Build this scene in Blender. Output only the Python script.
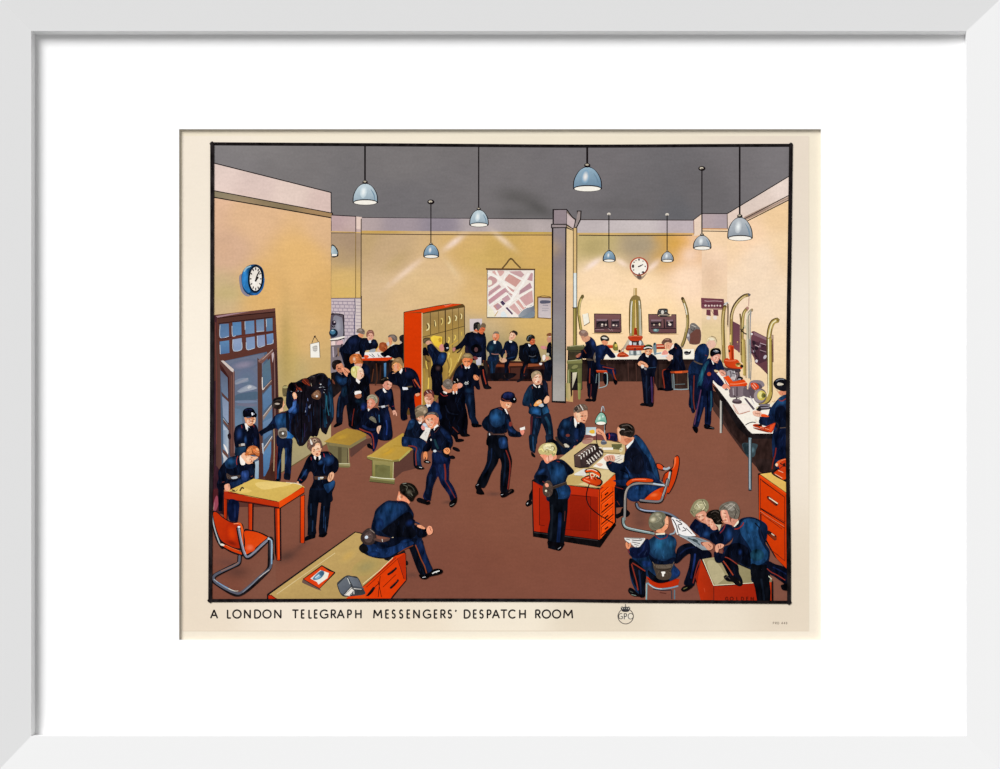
# A framed, mounted colour print hanging on a pale wall, seen square on.
import bpy, math, re
import numpy as np
from mathutils import Vector
from mathutils.geometry import tessellate_polygon

scene = bpy.context.scene
for o in list(bpy.data.objects):
    bpy.data.objects.remove(o)

# ------------------------------------------------------------------ camera, sky, sun, exposure
S = 0.0006                      # one picture unit on the sheet of paper, in metres
CZ = 1.50                       # height of the middle of the frame above the floor
Y_PRINT = -0.0030               # the sheet lies this far in front of the wall
CAM_D = 1.60                    # camera to sheet
cam_d = bpy.data.cameras.new('camera')
cam = bpy.data.objects.new('camera', cam_d)
scene.collection.objects.link(cam)
cam.location = (0, Y_PRINT - CAM_D, CZ)
cam.rotation_euler = (math.radians(90), 0, 0)
cam_d.sensor_width = 36.0
cam_d.lens = 36.0 * CAM_D / (1000 * S)
cam_d.clip_start = 0.05
scene.camera = cam

world = bpy.data.worlds.new('room_light')
scene.world = world
world.use_nodes = True
bg = world.node_tree.nodes['Background']
bg.inputs[0].default_value = (1.0, 1.0, 1.0, 1)
bg.inputs[1].default_value = 0.31

sun_d = bpy.data.lights.new('sun', 'SUN')
sun_d.energy = 3.17
sun_d.angle = math.radians(30)
sun_d.color = (1.0, 1.0, 1.0)
sun = bpy.data.objects.new('sun', sun_d)
scene.collection.objects.link(sun)
sun.location = (-1.5, -2.0, 3.2)
sun.rotation_euler = Vector((0.50, 0.80, -0.56)).to_track_quat('-Z', 'Y').to_euler()

scene.view_settings.view_transform = 'Standard'
scene.view_settings.look = 'None'
scene.view_settings.gamma = 1.0
scene.view_settings.exposure = 0.25
scene.view_settings.use_curve_mapping = False
INK = 0.80                      # reflectance of bare white ink-free paper

# ------------------------------------------------------------------ materials
def plain(name, rgb, rough=0.9, spec=0.0, grain=0.0, scale=900):
    m = bpy.data.materials.new(name)
    m.use_nodes = True
    nt = m.node_tree
    b = nt.nodes['Principled BSDF']
    b.inputs['Base Color'].default_value = (*rgb, 1)
    b.inputs['Roughness'].default_value = rough
    b.inputs['Specular IOR Level'].default_value = spec
    if grain:
        tc = nt.nodes.new('ShaderNodeTexCoord')
        nz = nt.nodes.new('ShaderNodeTexNoise')
        nz.inputs['Scale'].default_value = scale
        mr = nt.nodes.new('ShaderNodeMapRange')
        mr.inputs['To Min'].default_value = 1 - grain
        mr.inputs['To Max'].default_value = 1 + grain
        mx = nt.nodes.new('ShaderNodeVectorMath'); mx.operation = 'SCALE'
        mx.inputs[0].default_value = rgb
        nt.links.new(tc.outputs['Object'], nz.inputs['Vector'])
        nt.links.new(nz.outputs['Fac'], mr.inputs['Value'])
        nt.links.new(mr.outputs['Result'], mx.inputs['Scale'])
        nt.links.new(mx.outputs[0], b.inputs['Base Color'])
    return m

def ink_material(k=1.0):
    """Printed ink: its pigment colour per area, with the mottle of a lithograph."""
    m = bpy.data.materials.new('lithograph_ink')
    m.use_nodes = True
    nt = m.node_tree
    nt.nodes.remove(nt.nodes['Principled BSDF'])
    out = nt.nodes['Material Output']
    d = nt.nodes.new('ShaderNodeBsdfDiffuse')
    at = nt.nodes.new('ShaderNodeAttribute'); at.attribute_name = 'ink'
    tc = nt.nodes.new('ShaderNodeTexCoord')
    def noise(scale, stretch, lo, hi, detail=2):
        mp = nt.nodes.new('ShaderNodeMapping'); mp.inputs['Scale'].default_value = stretch
        nz = nt.nodes.new('ShaderNodeTexNoise')
        nz.inputs['Scale'].default_value = scale; nz.inputs['Detail'].default_value = detail
        mr = nt.nodes.new('ShaderNodeMapRange')
        mr.inputs['From Min'].default_value = 0.25; mr.inputs['From Max'].default_value = 0.75
        mr.inputs['To Min'].default_value = lo; mr.inputs['To Max'].default_value = hi
        nt.links.new(tc.outputs['Object'], mp.inputs['Vector'])
        nt.links.new(mp.outputs[0], nz.inputs['Vector'])
        nt.links.new(nz.outputs['Fac'], mr.inputs['Value'])
        return mr.outputs['Result']
    a = noise(1 / (26 * S), (1, 1, 1), 1 - .035 * k, 1 + .035 * k)
    b = noise(1 / (4.0 * S), (0.25, 1, 1), 1 - .04 * k, 1 + .04 * k)
    c = noise(1 / (2.2 * S), (1, 1, 1), 1 - .05 * k, 1 + .05 * k, 1)
    m1 = nt.nodes.new('ShaderNodeMath'); m1.operation = 'MULTIPLY'
    m2 = nt.nodes.new('ShaderNodeMath'); m2.operation = 'MULTIPLY'
    nt.links.new(a, m1.inputs[0]); nt.links.new(b, m1.inputs[1])
    nt.links.new(m1.outputs[0], m2.inputs[0]); nt.links.new(c, m2.inputs[1])
    v = nt.nodes.new('ShaderNodeVectorMath'); v.operation = 'SCALE'
    nt.links.new(at.outputs['Color'], v.inputs[0]); nt.links.new(m2.outputs[0], v.inputs['Scale'])
    # dark inks were laid on in strokes: their blue comes and goes
    e = noise(1 / (5.5 * S), (1, 1, 0.45), -1.0, 1.0, 3)
    sep = nt.nodes.new('ShaderNodeSeparateColor')
    nt.links.new(at.outputs['Color'], sep.inputs[0])
    dk = nt.nodes.new('ShaderNodeMapRange')
    dk.inputs['From Min'].default_value = 0.015; dk.inputs['From Max'].default_value = 0.055
    dk.inputs['To Min'].default_value = 0.85 * k; dk.inputs['To Max'].default_value = 0.0
    nt.links.new(sep.outputs['Red'], dk.inputs['Value'])
    mu = nt.nodes.new('ShaderNodeMath'); mu.operation = 'MULTIPLY'
    nt.links.new(e, mu.inputs[0]); nt.links.new(dk.outputs['Result'], mu.inputs[1])
    pl = nt.nodes.new('ShaderNodeMath'); pl.operation = 'ADD'; pl.inputs[1].default_value = 1.0
    nt.links.new(mu.outputs[0], pl.inputs[0])
    v2 = nt.nodes.new('ShaderNodeVectorMath'); v2.operation = 'SCALE'
    nt.links.new(v.outputs[0], v2.inputs[0]); nt.links.new(pl.outputs[0], v2.inputs['Scale'])
    nt.links.new(v2.outputs[0], d.inputs['Color'])
    nt.links.new(d.outputs[0], out.inputs['Surface'])
    return m

M_INK = ink_material(1.0)
M_PAPER = ink_material(0.22)
M_PAPER.name = 'cream_paper'
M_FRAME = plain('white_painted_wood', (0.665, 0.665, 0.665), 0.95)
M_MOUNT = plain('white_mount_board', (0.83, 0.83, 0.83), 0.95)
M_LIP = plain('white_wood_lit_lip', (0.86, 0.86, 0.86), 0.9)  # frame white again, with extra light put into its colour
M_WALL = plain('pale_wall_paint', (0.70, 0.69, 0.67), 0.95, 0, 0.02, 60)
M_BACK = plain('backing_board', (0.35, 0.27, 0.19), 0.95, 0, 0.05, 300)

def link(o, parent=None):
    scene.collection.objects.link(o)
    if parent: o.parent = parent
    return o

def mesh_obj(name, verts, faces, mat, parent=None):
    me = bpy.data.meshes.new(name)
    me.from_pydata(verts, [], faces)
    me.materials.append(mat)
    me.update()
    return link(bpy.data.objects.new(name, me), parent)

# ------------------------------------------------------------------ wall, frame, mount
def at(px, py, y):
    """A point seen at (px, py) on a board lying at depth y."""
    k = S * (CAM_D + (y - Y_PRINT)) / CAM_D
    return ((px - 500) * k, y, (384.5 - py) * k + CZ)

w = mesh_obj('wall_back', [(-1.6, 0, 0), (1.6, 0, 0), (1.6, 0, 2.6), (-1.6, 0, 2.6),
                           (-1.6, .1, 0), (1.6, .1, 0), (1.6, .1, 2.6), (-1.6, .1, 2.6)],
             [(0, 1, 2, 3), (7, 6, 5, 4), (0, 4, 5, 1), (3, 2, 6, 7), (1, 5, 6, 2), (0, 3, 7, 4)], M_WALL)
w['kind'] = 'structure'

Y_MOUNT = -0.0056               # face of the mount
Y_LIP = -0.0138                 # inner top edge of the frame
Y_OUT = -0.0182                 # outer top edge of the frame
frame = link(bpy.data.objects.new('picture_frame', None))
frame.location = (0, 0, CZ)
frame['label'] = 'white mitred wooden picture frame with sloping rails around the mounted print'
frame['category'] = 'picture frame'
L0, T0, R0, B0 = 35.4, 35.0, 965.0, 734.3          # sight edge on the mount
L1, T1, R1, B1 = 31.2, 31.0, 966.4, 736.0          # top of the lip
L2, T2, R2, B2 = -9, -9, 1009, 778                 # outer edge
def loc(p): return (p[0], p[1], p[2] - CZ)
def ring(l, t, r, b, y): return [loc(at(l, t, y)), loc(at(r, t, y)), loc(at(r, b, y)), loc(at(l, b, y))]
rings = [ring(L0, T0, R0, B0, Y_MOUNT - 0.00002), ring(L1, T1, R1, B1, Y_LIP), ring(L2, T2, R2, B2, Y_OUT),
         ring(L2, T2, R2, B2, 0.0), ring(L0 - 1.5, T0 - 1.5, R0 + 1.5, B0 + 1.5, 0.0),
         ring(L0 - 1.5, T0 - 1.5, R0 + 1.5, B0 + 1.5, Y_MOUNT - 0.00002)]
for k in range(4):
    vs, fs = [], []
    for r in rings: vs += [r[k], r[(k + 1) % 4]]
    n = len(rings)
    for i in range(n):
        a, b = 2 * i, 2 * ((i + 1) % n)
        fs.append((a, a + 1, b + 1, b))
    fs.append(tuple(2 * i for i in range(n))); fs.append(tuple(2 * i + 1 for i in reversed(range(n))))
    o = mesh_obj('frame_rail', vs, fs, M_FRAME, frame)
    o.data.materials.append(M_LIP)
    o.data.polygons[0].material_index = 1          # paler colour stands in for light on the steep sight edge

mount = link(bpy.data.objects.new('mount_board', None))
mount.location = (0, 0, CZ)
mount['label'] = 'white rectangular mount board with a window cut around the print'
mount['category'] = 'mount'
ml, mt, mr, mb = L0 - 1.0, T0 - 1.0, R0 + 1.0, B0 + 1.0
wl, wt, wr, wb = 179.2, 129.2, 820.8, 639.7
ro = [ring(ml, mt, mr, mb, Y_MOUNT), ring(wl, wt, wr, wb, Y_MOUNT),
      ring(wl, wt, wr, wb, Y_PRINT - 0.00005), ring(ml, mt, mr, mb, Y_PRINT - 0.00005)]
vs = [p for r in ro for p in r]; fs = []
for i in range(4):
    for k in range(4):
        a, b = 4 * i + k, 4 * i + (k + 1) % 4
        c, d = 4 * ((i + 1) % 4) + (k + 1) % 4, 4 * ((i + 1) % 4) + k
        fs.append((a, b, c, d))
mesh_obj('window_board', vs, fs, M_MOUNT, mount)
bk = [loc(at(x, y, d)) for d in (Y_PRINT + 0.0009, -0.0004) for x, y in ((ml, mt), (mr, mt), (mr, mb), (ml, mb))]
mesh_obj('backing_board', bk, [(0, 1, 2, 3), (7, 6, 5, 4), (0, 4, 5, 1), (1, 5, 6, 2), (2, 6, 7, 3), (3, 7, 4, 0)], M_BACK, mount)

# ------------------------------------------------------------------ the print: one sheet, every printed motif a part of it
art = link(bpy.data.objects.new('art_print', None))
art.location = (0, Y_PRINT, CZ)
art['label'] = 'colour lithograph of a busy room of uniformed boys, captioned in black capitals'
art['category'] = 'print'

def lin(c):
    c = c / 255.0
    return c / 12.92 if c <= 0.04045 else ((c + 0.055) / 1.055) ** 2.4
PAL = dict(k='1a1416', n='12172a', m='182547', b='1a3a68', c='1f5188', g='14333f', t='1c4a5e', a='0e1120',
           s='eeb28a', d='cf8a60', q='f6cfab', e='a05a3c', r='cf3609', R='f0500f', u='9c240f', y='d8b25c', z='b8954a',
           w='f4eee2', W='e6ddd0', h='80583c', i='3a2c28', j='ad8a5c', x='9a9ca2', X='6b7078', f='834f3c', v='5e3d33',
           o='84743c', l='b3913f', p='2a2420', B='5a3a28', T='4a2d22', G='8fa59b', D='6f3f31', P='4a3a3c')
def rgb(tok):
    h = tok[1:] if tok[0] == '#' else PAL[tok]
    if len(h) == 3: h = ''.join(ch * 2 for ch in h)
    c = np.array([lin(int(h[i:i + 2], 16)) for i in (0, 2, 4)])
    l = c @ np.array([.21, .72, .07])
    if c[2] > 1.5 * c[0] and l < .09: c = c * (0.47 + min(l * 2.8, .2))
    return (c + (l - c) * (0.0 if c[0] > 4 * c[2] else 0.08)) * INK

class Sheet:
    """Collects the ink of one printed motif as one mesh."""
    boxes, levels = [], []
    DZ = 0.0000035
    def __init__(s, name, label=None, group=None):
        s.name, s.label, s.group = name, label, group
        s.v, s.f, s.c, s.n = [], [], [], 0
    @classmethod
    def level(cls, pts, least=1):
        x0, y0 = pts.min(0); x1, y1 = pts.max(0)
        if cls.boxes:
            b = np.array(cls.boxes)
            hit = (b[:, 0] < x1) & (b[:, 2] > x0) & (b[:, 1] < y1) & (b[:, 3] > y0)
            lv = int(np.array(cls.levels)[hit].max()) + 1 if hit.any() else least
        else: lv = least
        lv = max(lv, least)
        cls.boxes.append((x0, y0, x1, y1)); cls.levels.append(lv)
        return lv
    def add(s, pts, faces, cols, level=None):
        pts = np.asarray(pts, float)
        lv = s.level(pts) if level is None else level
        y = -lv * s.DZ
        s.v.append(np.stack([(pts[:, 0] - 500) * S, np.full(len(pts), y), (384.5 - pts[:, 1]) * S], 1))
        s.f += [tuple(int(i) + s.n for i in f) for f in faces]
        s.c.append(np.broadcast_to(cols, (len(pts), 3)))
        s.n += len(pts)
    def build(s):
        if not s.v: return
        v = np.concatenate(s.v); c = np.concatenate(s.c)
        me = bpy.data.meshes.new(s.name)
        me.from_pydata(v.tolist(), [], s.f)
        ca = me.color_attributes.new('ink', 'FLOAT_COLOR', 'POINT')
        ca.data.foreach_set('color', np.concatenate([c, np.ones((len(c), 1))], 1).ravel())
        me.materials.append(M_PAPER if s.name == 'paper_sheet' else M_INK)
        o = link(bpy.data.objects.new(s.name, me), art)
        if s.label: o['label'] = s.label
        return o

def curve(p, closed, sub=4):
    p = np.asarray(p, float); n = len(p)
    if n < 3: return p
    out = []
    for i in range(n if closed else n - 1):
        if closed: a, b, c, d = p[i - 1], p[i], p[(i + 1) % n], p[(i + 2) % n]
        else: a, b, c, d = p[max(i - 1, 0)], p[i], p[i + 1], p[min(i + 2, n - 1)]
        for t in np.arange(sub) / sub:
            out.append(0.5 * (2 * b + (c - a) * t + (2 * a - 5 * b + 4 * c - d) * t * t + (3 * b - a - 3 * c + d) * t ** 3))
    if not closed: out.append(p[-1])
    return np.array(out)

def colour_at(tok, pts):
    if not isinstance(tok, str): return tok
    q = tok.split(':')
    if len(q) == 1: return rgb(q[0])
    a, b = rgb(q[0]), rgb(q[1])
    ang = math.radians(float(q[2]) if len(q) > 2 else 90)      # 0 = left to right, 90 = top to bottom
    t = pts @ np.array([math.cos(ang), math.sin(ang)])
    t = (t - t.min()) / max(1e-9, t.max() - t.min())
    return a + (b - a) * t[:, None]

def fill(sh, tok, pts):
    tri = tessellate_polygon([[Vector((x, y, 0)) for x, y in pts]])
    sh.add(pts, [(a, b, c) for a, b, c in tri], colour_at(tok, pts))

def stroke(sh, tok, w, pts):
    n = len(pts)
    w = np.asarray(w, float)
    if w.size == 1: ww = np.full(n, float(w))
    else: ww = np.interp(np.linspace(0, 1, n), np.linspace(0, 1, w.size), w)
    t = np.zeros_like(pts); t[1:-1] = pts[2:] - pts[:-2]; t[0] = pts[1] - pts[0]; t[-1] = pts[-1] - pts[-2]
    t /= np.maximum(1e-9, np.linalg.norm(t, axis=1))[:, None]
    nn = np.stack([-t[:, 1], t[:, 0]], 1) * (ww / 2)[:, None]
    a, b = pts + nn, pts - nn
    vs = np.empty((2 * n, 2)); vs[0::2] = a; vs[1::2] = b
    fs = [(2 * i, 2 * i + 1, 2 * i + 3, 2 * i + 2) for i in range(n - 1)]
    e0, e1 = pts[0] - t[0] * ww[0] * 0.35, pts[-1] + t[-1] * ww[-1] * 0.35
    vs = np.concatenate([vs, [e0, e1]])
    fs += [(0, 2 * n, 1), (2 * n - 2, 2 * n - 1, 2 * n + 1)]
    sh.add(vs, fs, colour_at(tok, vs))

def ell(cx, cy, rx, ry, rot=0, n=28):
    a = np.linspace(0, 2 * math.pi, n, endpoint=False); r = math.radians(rot)
    x, y = rx * np.cos(a), ry * np.sin(a)
    return np.stack([cx + x * math.cos(r) - y * math.sin(r), cy + x * math.sin(r) + y * math.cos(r)], 1)

def glow(sh, c1, c2, cx, cy, rx, ry, rot):
    """A soft airbrushed patch of ink: c1 in the middle, blending to c2 at its rim."""
    rings_ = [0.0, 0.3, 0.5, 0.7, 0.85, 1.0]; n = 24
    pts = [(cx, cy)]; a, b = rgb(c1), rgb(c2); cols = [a]
    for r in rings_[1:]:
        pts += ell(cx, cy, rx * r, ry * r, rot, n).tolist()
        k = r * r * (3 - 2 * r); cols += [a + (b - a) * k] * n
    fs = [(0, 1 + i, 1 + (i + 1) % n) for i in range(n)]
    for j in range(len(rings_) - 2):
        for i in range(n):
            p, q = 1 + j * n + i, 1 + j * n + (i + 1) % n
            fs.append((p, p + n, q + n, q))
    sh.add(pts, fs, np.array(cols))

def lamp(sh, cx, y0, y1, rx, ct, tone):
    """Pendant lamp: cable from ct to y0, dome y0..y1, rim radius rx."""
    fac = rx / 12
    stroke(sh, 'k', max(1.0, 1.7 * fac), np.array([(cx - .3, ct), (cx - .3, y0 - 1)]))
    dome = lambda g: curve([(cx - rx - g, y1 + g * .5), (cx - rx * .93 - g, y1 - (y1 - y0) * .42), (cx - rx * .55 - g * .7, y0 + (y1 - y0) * .16),
                            (cx, y0 - g), (cx + rx * .55 + g * .7, y0 + (y1 - y0) * .16), (cx + rx * .93 + g, y1 - (y1 - y0) * .42), (cx + rx + g, y1 + g * .5)], False)
    under = lambda g: ell(cx, y1, rx + g, rx * .20 + g)[0:15]
    fill(sh, 'k', np.concatenate([dome(.8), under(.8)]))
    c1, c2 = ('#c2d3da', '#8a9fae') if tone == 0 else (('#94b2c4', '#5f7c96') if tone == 1 else ('#b9bfc4', '#848f9a'))
    fill(sh, c1 + ':' + c2 + ':80', np.concatenate([dome(-.15), under(-.15)]))
    glow(sh, '#eef3f2' if tone != 1 else '#f0ebe4', c1 if tone != 1 else '#7ba2bd', cx - rx * .15, y0 + (y1 - y0) * .45, rx * .28, (y1 - y0) * .33, 8)
    stroke(sh, '#6d8ba0', [.4, 1.2 * fac, .4], curve([(cx + rx * .45, y0 + (y1 - y0) * .3), (cx + rx * .72, y1 - (y1 - y0) * .4), (cx + rx * .8, y1 - rx * .1)], False))
    fill(sh, 'k', ell(cx, y1, rx - .1, rx * .21 + .3))
    fill(sh, '#f6f0e4', ell(cx, y1 + rx * .04, rx - .7, rx * .18 + .1))
    fill(sh, 'k', ell(cx - .2, y0 - 1.4 * fac, 2.7 * fac, 1.9 * fac)); fill(sh, '#b8ab95', ell(cx - .4, y0 - 2.0 * fac, 1.5 * fac, .8 * fac))

def inside(p, poly):
    x, y = p; c = False; n = len(poly)
    for i in range(n):
        x1, y1 = poly[i]; x2, y2 = poly[i - 1]
        if (y1 > y) != (y2 > y) and x < (x2 - x1) * (y - y1) / (y2 - y1) + x1: c = not c
    return c

def area(p):
    x, y = p[:, 0], p[:, 1]
    return abs(np.dot(x, np.roll(y, -1)) - np.dot(y, np.roll(x, -1))) / 2

def brush(sh, base, pts, n, length, width, lo, hi, spread, around=None, lean=90):
    """Loose brush strokes of lighter and darker ink kept inside one painted shape."""
    x0, y0 = pts.min(0); x1, y1 = pts.max(0)
    tries = 0
    while n > 0 and tries < 400:
        tries += 1
        p = np.array([RNG.uniform(x0, x1), RNG.uniform(y0, y1)])
        L = length * RNG.uniform(.6, 1.3)
        if around is not None:
            d = p - around; a = math.atan2(d[1], d[0]) + math.pi / 2 + RNG.uniform(-.35, .35)
        else: a = math.radians(lean + RNG.uniform(-28, 28))
        u = np.array([math.cos(a), math.sin(a)]); v = np.array([-u[1], u[0]])
        bend = RNG.uniform(-.18, .18) * L
        if around is not None: bend = -.14 * L
        q = np.array([p - u * L / 2, p + v * bend, p + u * L / 2])
        if not all(inside(t, pts) for t in q): continue
        k = RNG.uniform(lo, hi)
        c = np.clip(base * k + spread * (RNG.random() if k > 1 else 0), 0, 1)
        w = width * RNG.uniform(.7, 1.3)
        qq = curve(q, False, 4)
        stroke(sh, c, [w * .3, w, w * .3], qq)
        n -= 1

RNG = np.random.default_rng(7)

def feather(sh, ca, cb, pts):
    """A patch of ink worked softly into the colour round it."""
    c = pts.mean(0); cols = []; vs = []; n = len(pts)
    steps = [1.0, .82, .62, .4]
    for r in steps:
        vs.append(c + (pts - c) * r); k = min(1, (1 - r) / .6); k = k * k * (3 - 2 * k)
        cols.append(np.repeat((cb + (ca - cb) * k)[None], n, 0))
    fs = []
    for j in range(len(steps) - 1):
        for i in range(n):
            i2 = (i + 1) % n
            fs.append((j * n + i, j * n + i2, (j + 1) * n + i2, (j + 1) * n + i))
    vs.append(c[None]); cols.append(ca[None]); m = len(steps) * n
    fs += [((len(steps) - 1) * n + i, (len(steps) - 1) * n + (i + 1) % n, m) for i in range(n)]
    sh.add(np.concatenate(vs), fs, np.concatenate(cols))

def painted(sh, tok, pts):
    """A smooth shape on a figure: cloth and hair get their brushwork, lights on cloth blend in."""
    if sh.name not in ('person', 'coat_rack') or ':' in tok: fill(sh, tok, pts); return
    c = rgb(tok); l = c @ np.array([.21, .72, .07]); x0, y0 = pts.min(0); x1, y1 = pts.max(0)
    w, h = x1 - x0, y1 - y0
    if not hasattr(sh, 'base'): sh.base, sh.top, sh.hgt = None, y0, h
    navy = c[2] > 1.25 * c[0] and l < .12
    if navy and sh.base is None and area(pts) > 60:
        sh.base = c; fill(sh, tok, pts)
        n = int(min(34, area(pts) / 14))
        brush(sh, c, pts, n, min(7, h * .3), .8, .45, 2.1, np.array([0, .004, .014]))
        return
    if navy and sh.base is not None and l > 1.25 * (sh.base @ np.array([.21, .72, .07])) and area(pts) > 4:
        hull = pts - pts.mean(0)
        rr = np.hypot(hull[:, 0], hull[:, 1])
        star = all(inside(pts.mean(0) + hull[i] * .93, pts) and inside(pts.mean(0) + hull[i] * .5, pts) for i in range(0, len(pts), 2))
        if star:
            feather(sh, c, (sh.base * .6 + c * .4), pts)
            brush(sh, c, pts, int(min(14, area(pts) / 9)), min(5, h * .4), .7, .4, 1.5, np.array([0, .004, .012]))
            return
    fill(sh, tok, pts)
    if navy and area(pts) > 25:
        brush(sh, c, pts, int(min(20, area(pts) / 14)), min(6, h * .35), .7, .45, 2.0, np.array([0, .003, .012]))
        return
    skin = c[0] > .42 and c[1] > .2 and c[2] > .1 and c[0] > 1.35 * c[1]
    white = c[2] > .45
    if skin and area(pts) > 7:
        brush(sh, c, pts, int(min(9, area(pts) / 5)), min(2.6, w * .35), .55, .55, 1.12, np.array([.02, .02, .02]))
        return
    if not navy and not skin and not white and 12 < area(pts) < 420 and w < 24 and h < 22 and c[0] >= c[2] * .95:
        brush(sh, c, pts, int(min(26, area(pts) / 5)), min(4.5, w * .4), .55, .35, 1.9, np.array([.03, .026, .02]), around=pts.mean(0) + np.array([0, h * .35]))

TINTS = {'russet': (1.0, 1.03, 1.10), 'ochre left wall': (1.03, 1.03, 1.22), 'ochre back wall': (1.0, 1.0, 1.16), 'pale peach back wall': (1.06, 1.08, 1.14),
         'peach right wall': (1.05, 1.06, 1.10), 'recess wall behind': (1.05, 1.07, 1.12)}
SOFT = []
def wash(sh, q, ctrl, nx, ny):
    """Airbrushed flat area: a quad of ink whose colour runs between the given places."""
    q = np.array(q, float)
    u, v = np.meshgrid(np.linspace(0, 1, nx + 1), np.linspace(0, 1, ny + 1))
    u = u[..., None]; v = v[..., None]
    P = ((q[0] * (1 - u) + q[1] * u) * (1 - v) + (q[3] * (1 - u) + q[2] * u) * v).reshape(-1, 2)
    xy = np.array([(a, b) for a, b, _ in ctrl], float); cc = np.array([rgb(c) for _, _, c in ctrl])
    d = ((P[:, None] - xy[None]) ** 2).sum(2) + 60
    w_ = 1 / d ** 2.0; w_ /= w_.sum(1)[:, None]
    C = w_ @ cc
    for key, tint in TINTS.items():
        if ny > 50 and sh.label and key in sh.label: C = C * np.array(tint)
    for cx, cy, rx, ry, rot, tok, al in SOFT:
        r = math.radians(rot); dx, dy = P[:, 0] - cx, P[:, 1] - cy
        a_ = (dx * math.cos(r) + dy * math.sin(r)) / rx; b_ = (-dx * math.sin(r) + dy * math.cos(r)) / ry
        k = np.exp(-2.2 * (a_ * a_ + b_ * b_)) * al
        C = C + (rgb(tok) - C) * k[:, None]
    fs = []
    W1 = nx + 1
    for j in range(ny):
        for i in range(nx):
            fs.append((j * W1 + i, (j + 1) * W1 + i, (j + 1) * W1 + i + 1, j * W1 + i + 1))
    sh.add(P, fs, C)

def draw(text):
    sh = None; ox = oy = 0.0; sc = 1.0
    def pts(tk): return np.array([[float(a) for a in t.split(',')] for t in tk]) * sc + np.array([ox, oy])
    for ln in text.strip().splitlines():
        ln = ln.split('//')[0].strip()
        if not ln: continue
        if ln[0] == 'O':
            if sh: sh.build()
            q = ln[2:].split('|'); sh = Sheet(*[x.strip() for x in q]); continue
        tk = ln.split(); op = tk[0]
        if op == '@': ox, oy, sc = float(tk[1]), float(tk[2]), float(tk[3]) / 1000.0
        elif op == 'p': painted(sh, tk[1], curve(pts(tk[2:]), True))
        elif op == 'P': fill(sh, tk[1], pts(tk[2:]))
        elif op in 'lL':
            w_ = [float(a) * sc for a in tk[2].split('/')]
            if sh.name == 'person': w_ = [max(a, .62) for a in w_]
            if sh.name == 'person' and rgb(tk[1])[0] > 2.2 * rgb(tk[1])[1] and rgb(tk[1])[0] < .4: tk[1] = rgb(tk[1]) * np.array([.72, .8, .8])
            p = pts(tk[3:]); stroke(sh, tk[1], w_, curve(p, False) if op == 'l' else (p if len(w_) == 1 else curve(p, False, 4)))
        elif op == 'c':                                        # closed outline
            p = pts(tk[3:]); p = curve(p, True); stroke(sh, tk[1], float(tk[2]) * sc, np.concatenate([p, p[:1]]))
        elif op in 'eg':
            k = 2 if op == 'e' else 3
            c = pts([tk[k]])[0]; r = [float(a) * sc for a in tk[k + 1].split(',')]
            rot = float(tk[k + 2]) if len(tk) > k + 2 else 0
            if op == 'e': fill(sh, tk[1], ell(c[0], c[1], r[0], r[1], rot))
            else: glow(sh, tk[1], tk[2], c[0], c[1], r[0], r[1], rot)
        elif op == 'v':                                        # features of a face: centre, half width, turn, tilt
            c = np.array([float(a) for a in tk[1].split(',')]); r, dr, tl = float(tk[2]), float(tk[3]), math.radians(float(tk[4]))
            R = np.array([[math.cos(tl), math.sin(tl)], [-math.sin(tl), math.cos(tl)]])
            def fp(*q): return np.array([c + (np.array([a + dr * .38, b]) * r) @ R for a, b in q])
            eyes = [e for e in (-.42, .42) if abs(e + dr * .38) < .72]
            for e in eyes:
                stroke(sh, '#b5704c', [.3, .26 * r, .2], fp((e - .28, -.30), (e, -.40), (e + .26, -.30)))
                stroke(sh, '#3a2620', [.2, .17 * r + .1, .2], fp((e - .16, -.16), (e + .14, -.16)))
            stroke(sh, '#c27a52', [.2, .16 * r, .3], fp((.03 + dr * .12, -.2), (.08 + dr * .22, .2)))
            stroke(sh, '#8f3a2c', [.2, .15 * r, .2], fp((-.26, .56), (0, .60), (.26, .55)))
            stroke(sh, '#d08a62', [.3, .2 * r, .3], fp((-.34, .86), (.05, .95), (.4, .82)))
            fill(sh, '#e58a68', ell(*fp((-.5 if dr > 0 else .5, .22))[0], .2 * r, .16 * r))
        elif op == 'M': lamp(sh, *[float(a) for a in tk[1:6]], int(tk[6]))
        elif op == 'S': SOFT.append((*[float(a) for a in tk[1].split(',')], float(tk[2]), tk[3], float(tk[4])))
        elif op == 'W':
            q = [tuple(float(a) for a in t.split(',')) for t in tk[1:5]]; nx, ny = (int(a) for a in tk[5].split(','))
            ctrl = [(float(t.split(',')[0]), float(t.split(',')[1]), t.split(',')[2]) for t in tk[6:]]
            wash(sh, q, ctrl, nx, ny)
        else: raise ValueError(ln)
    if sh: sh.build()

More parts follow.
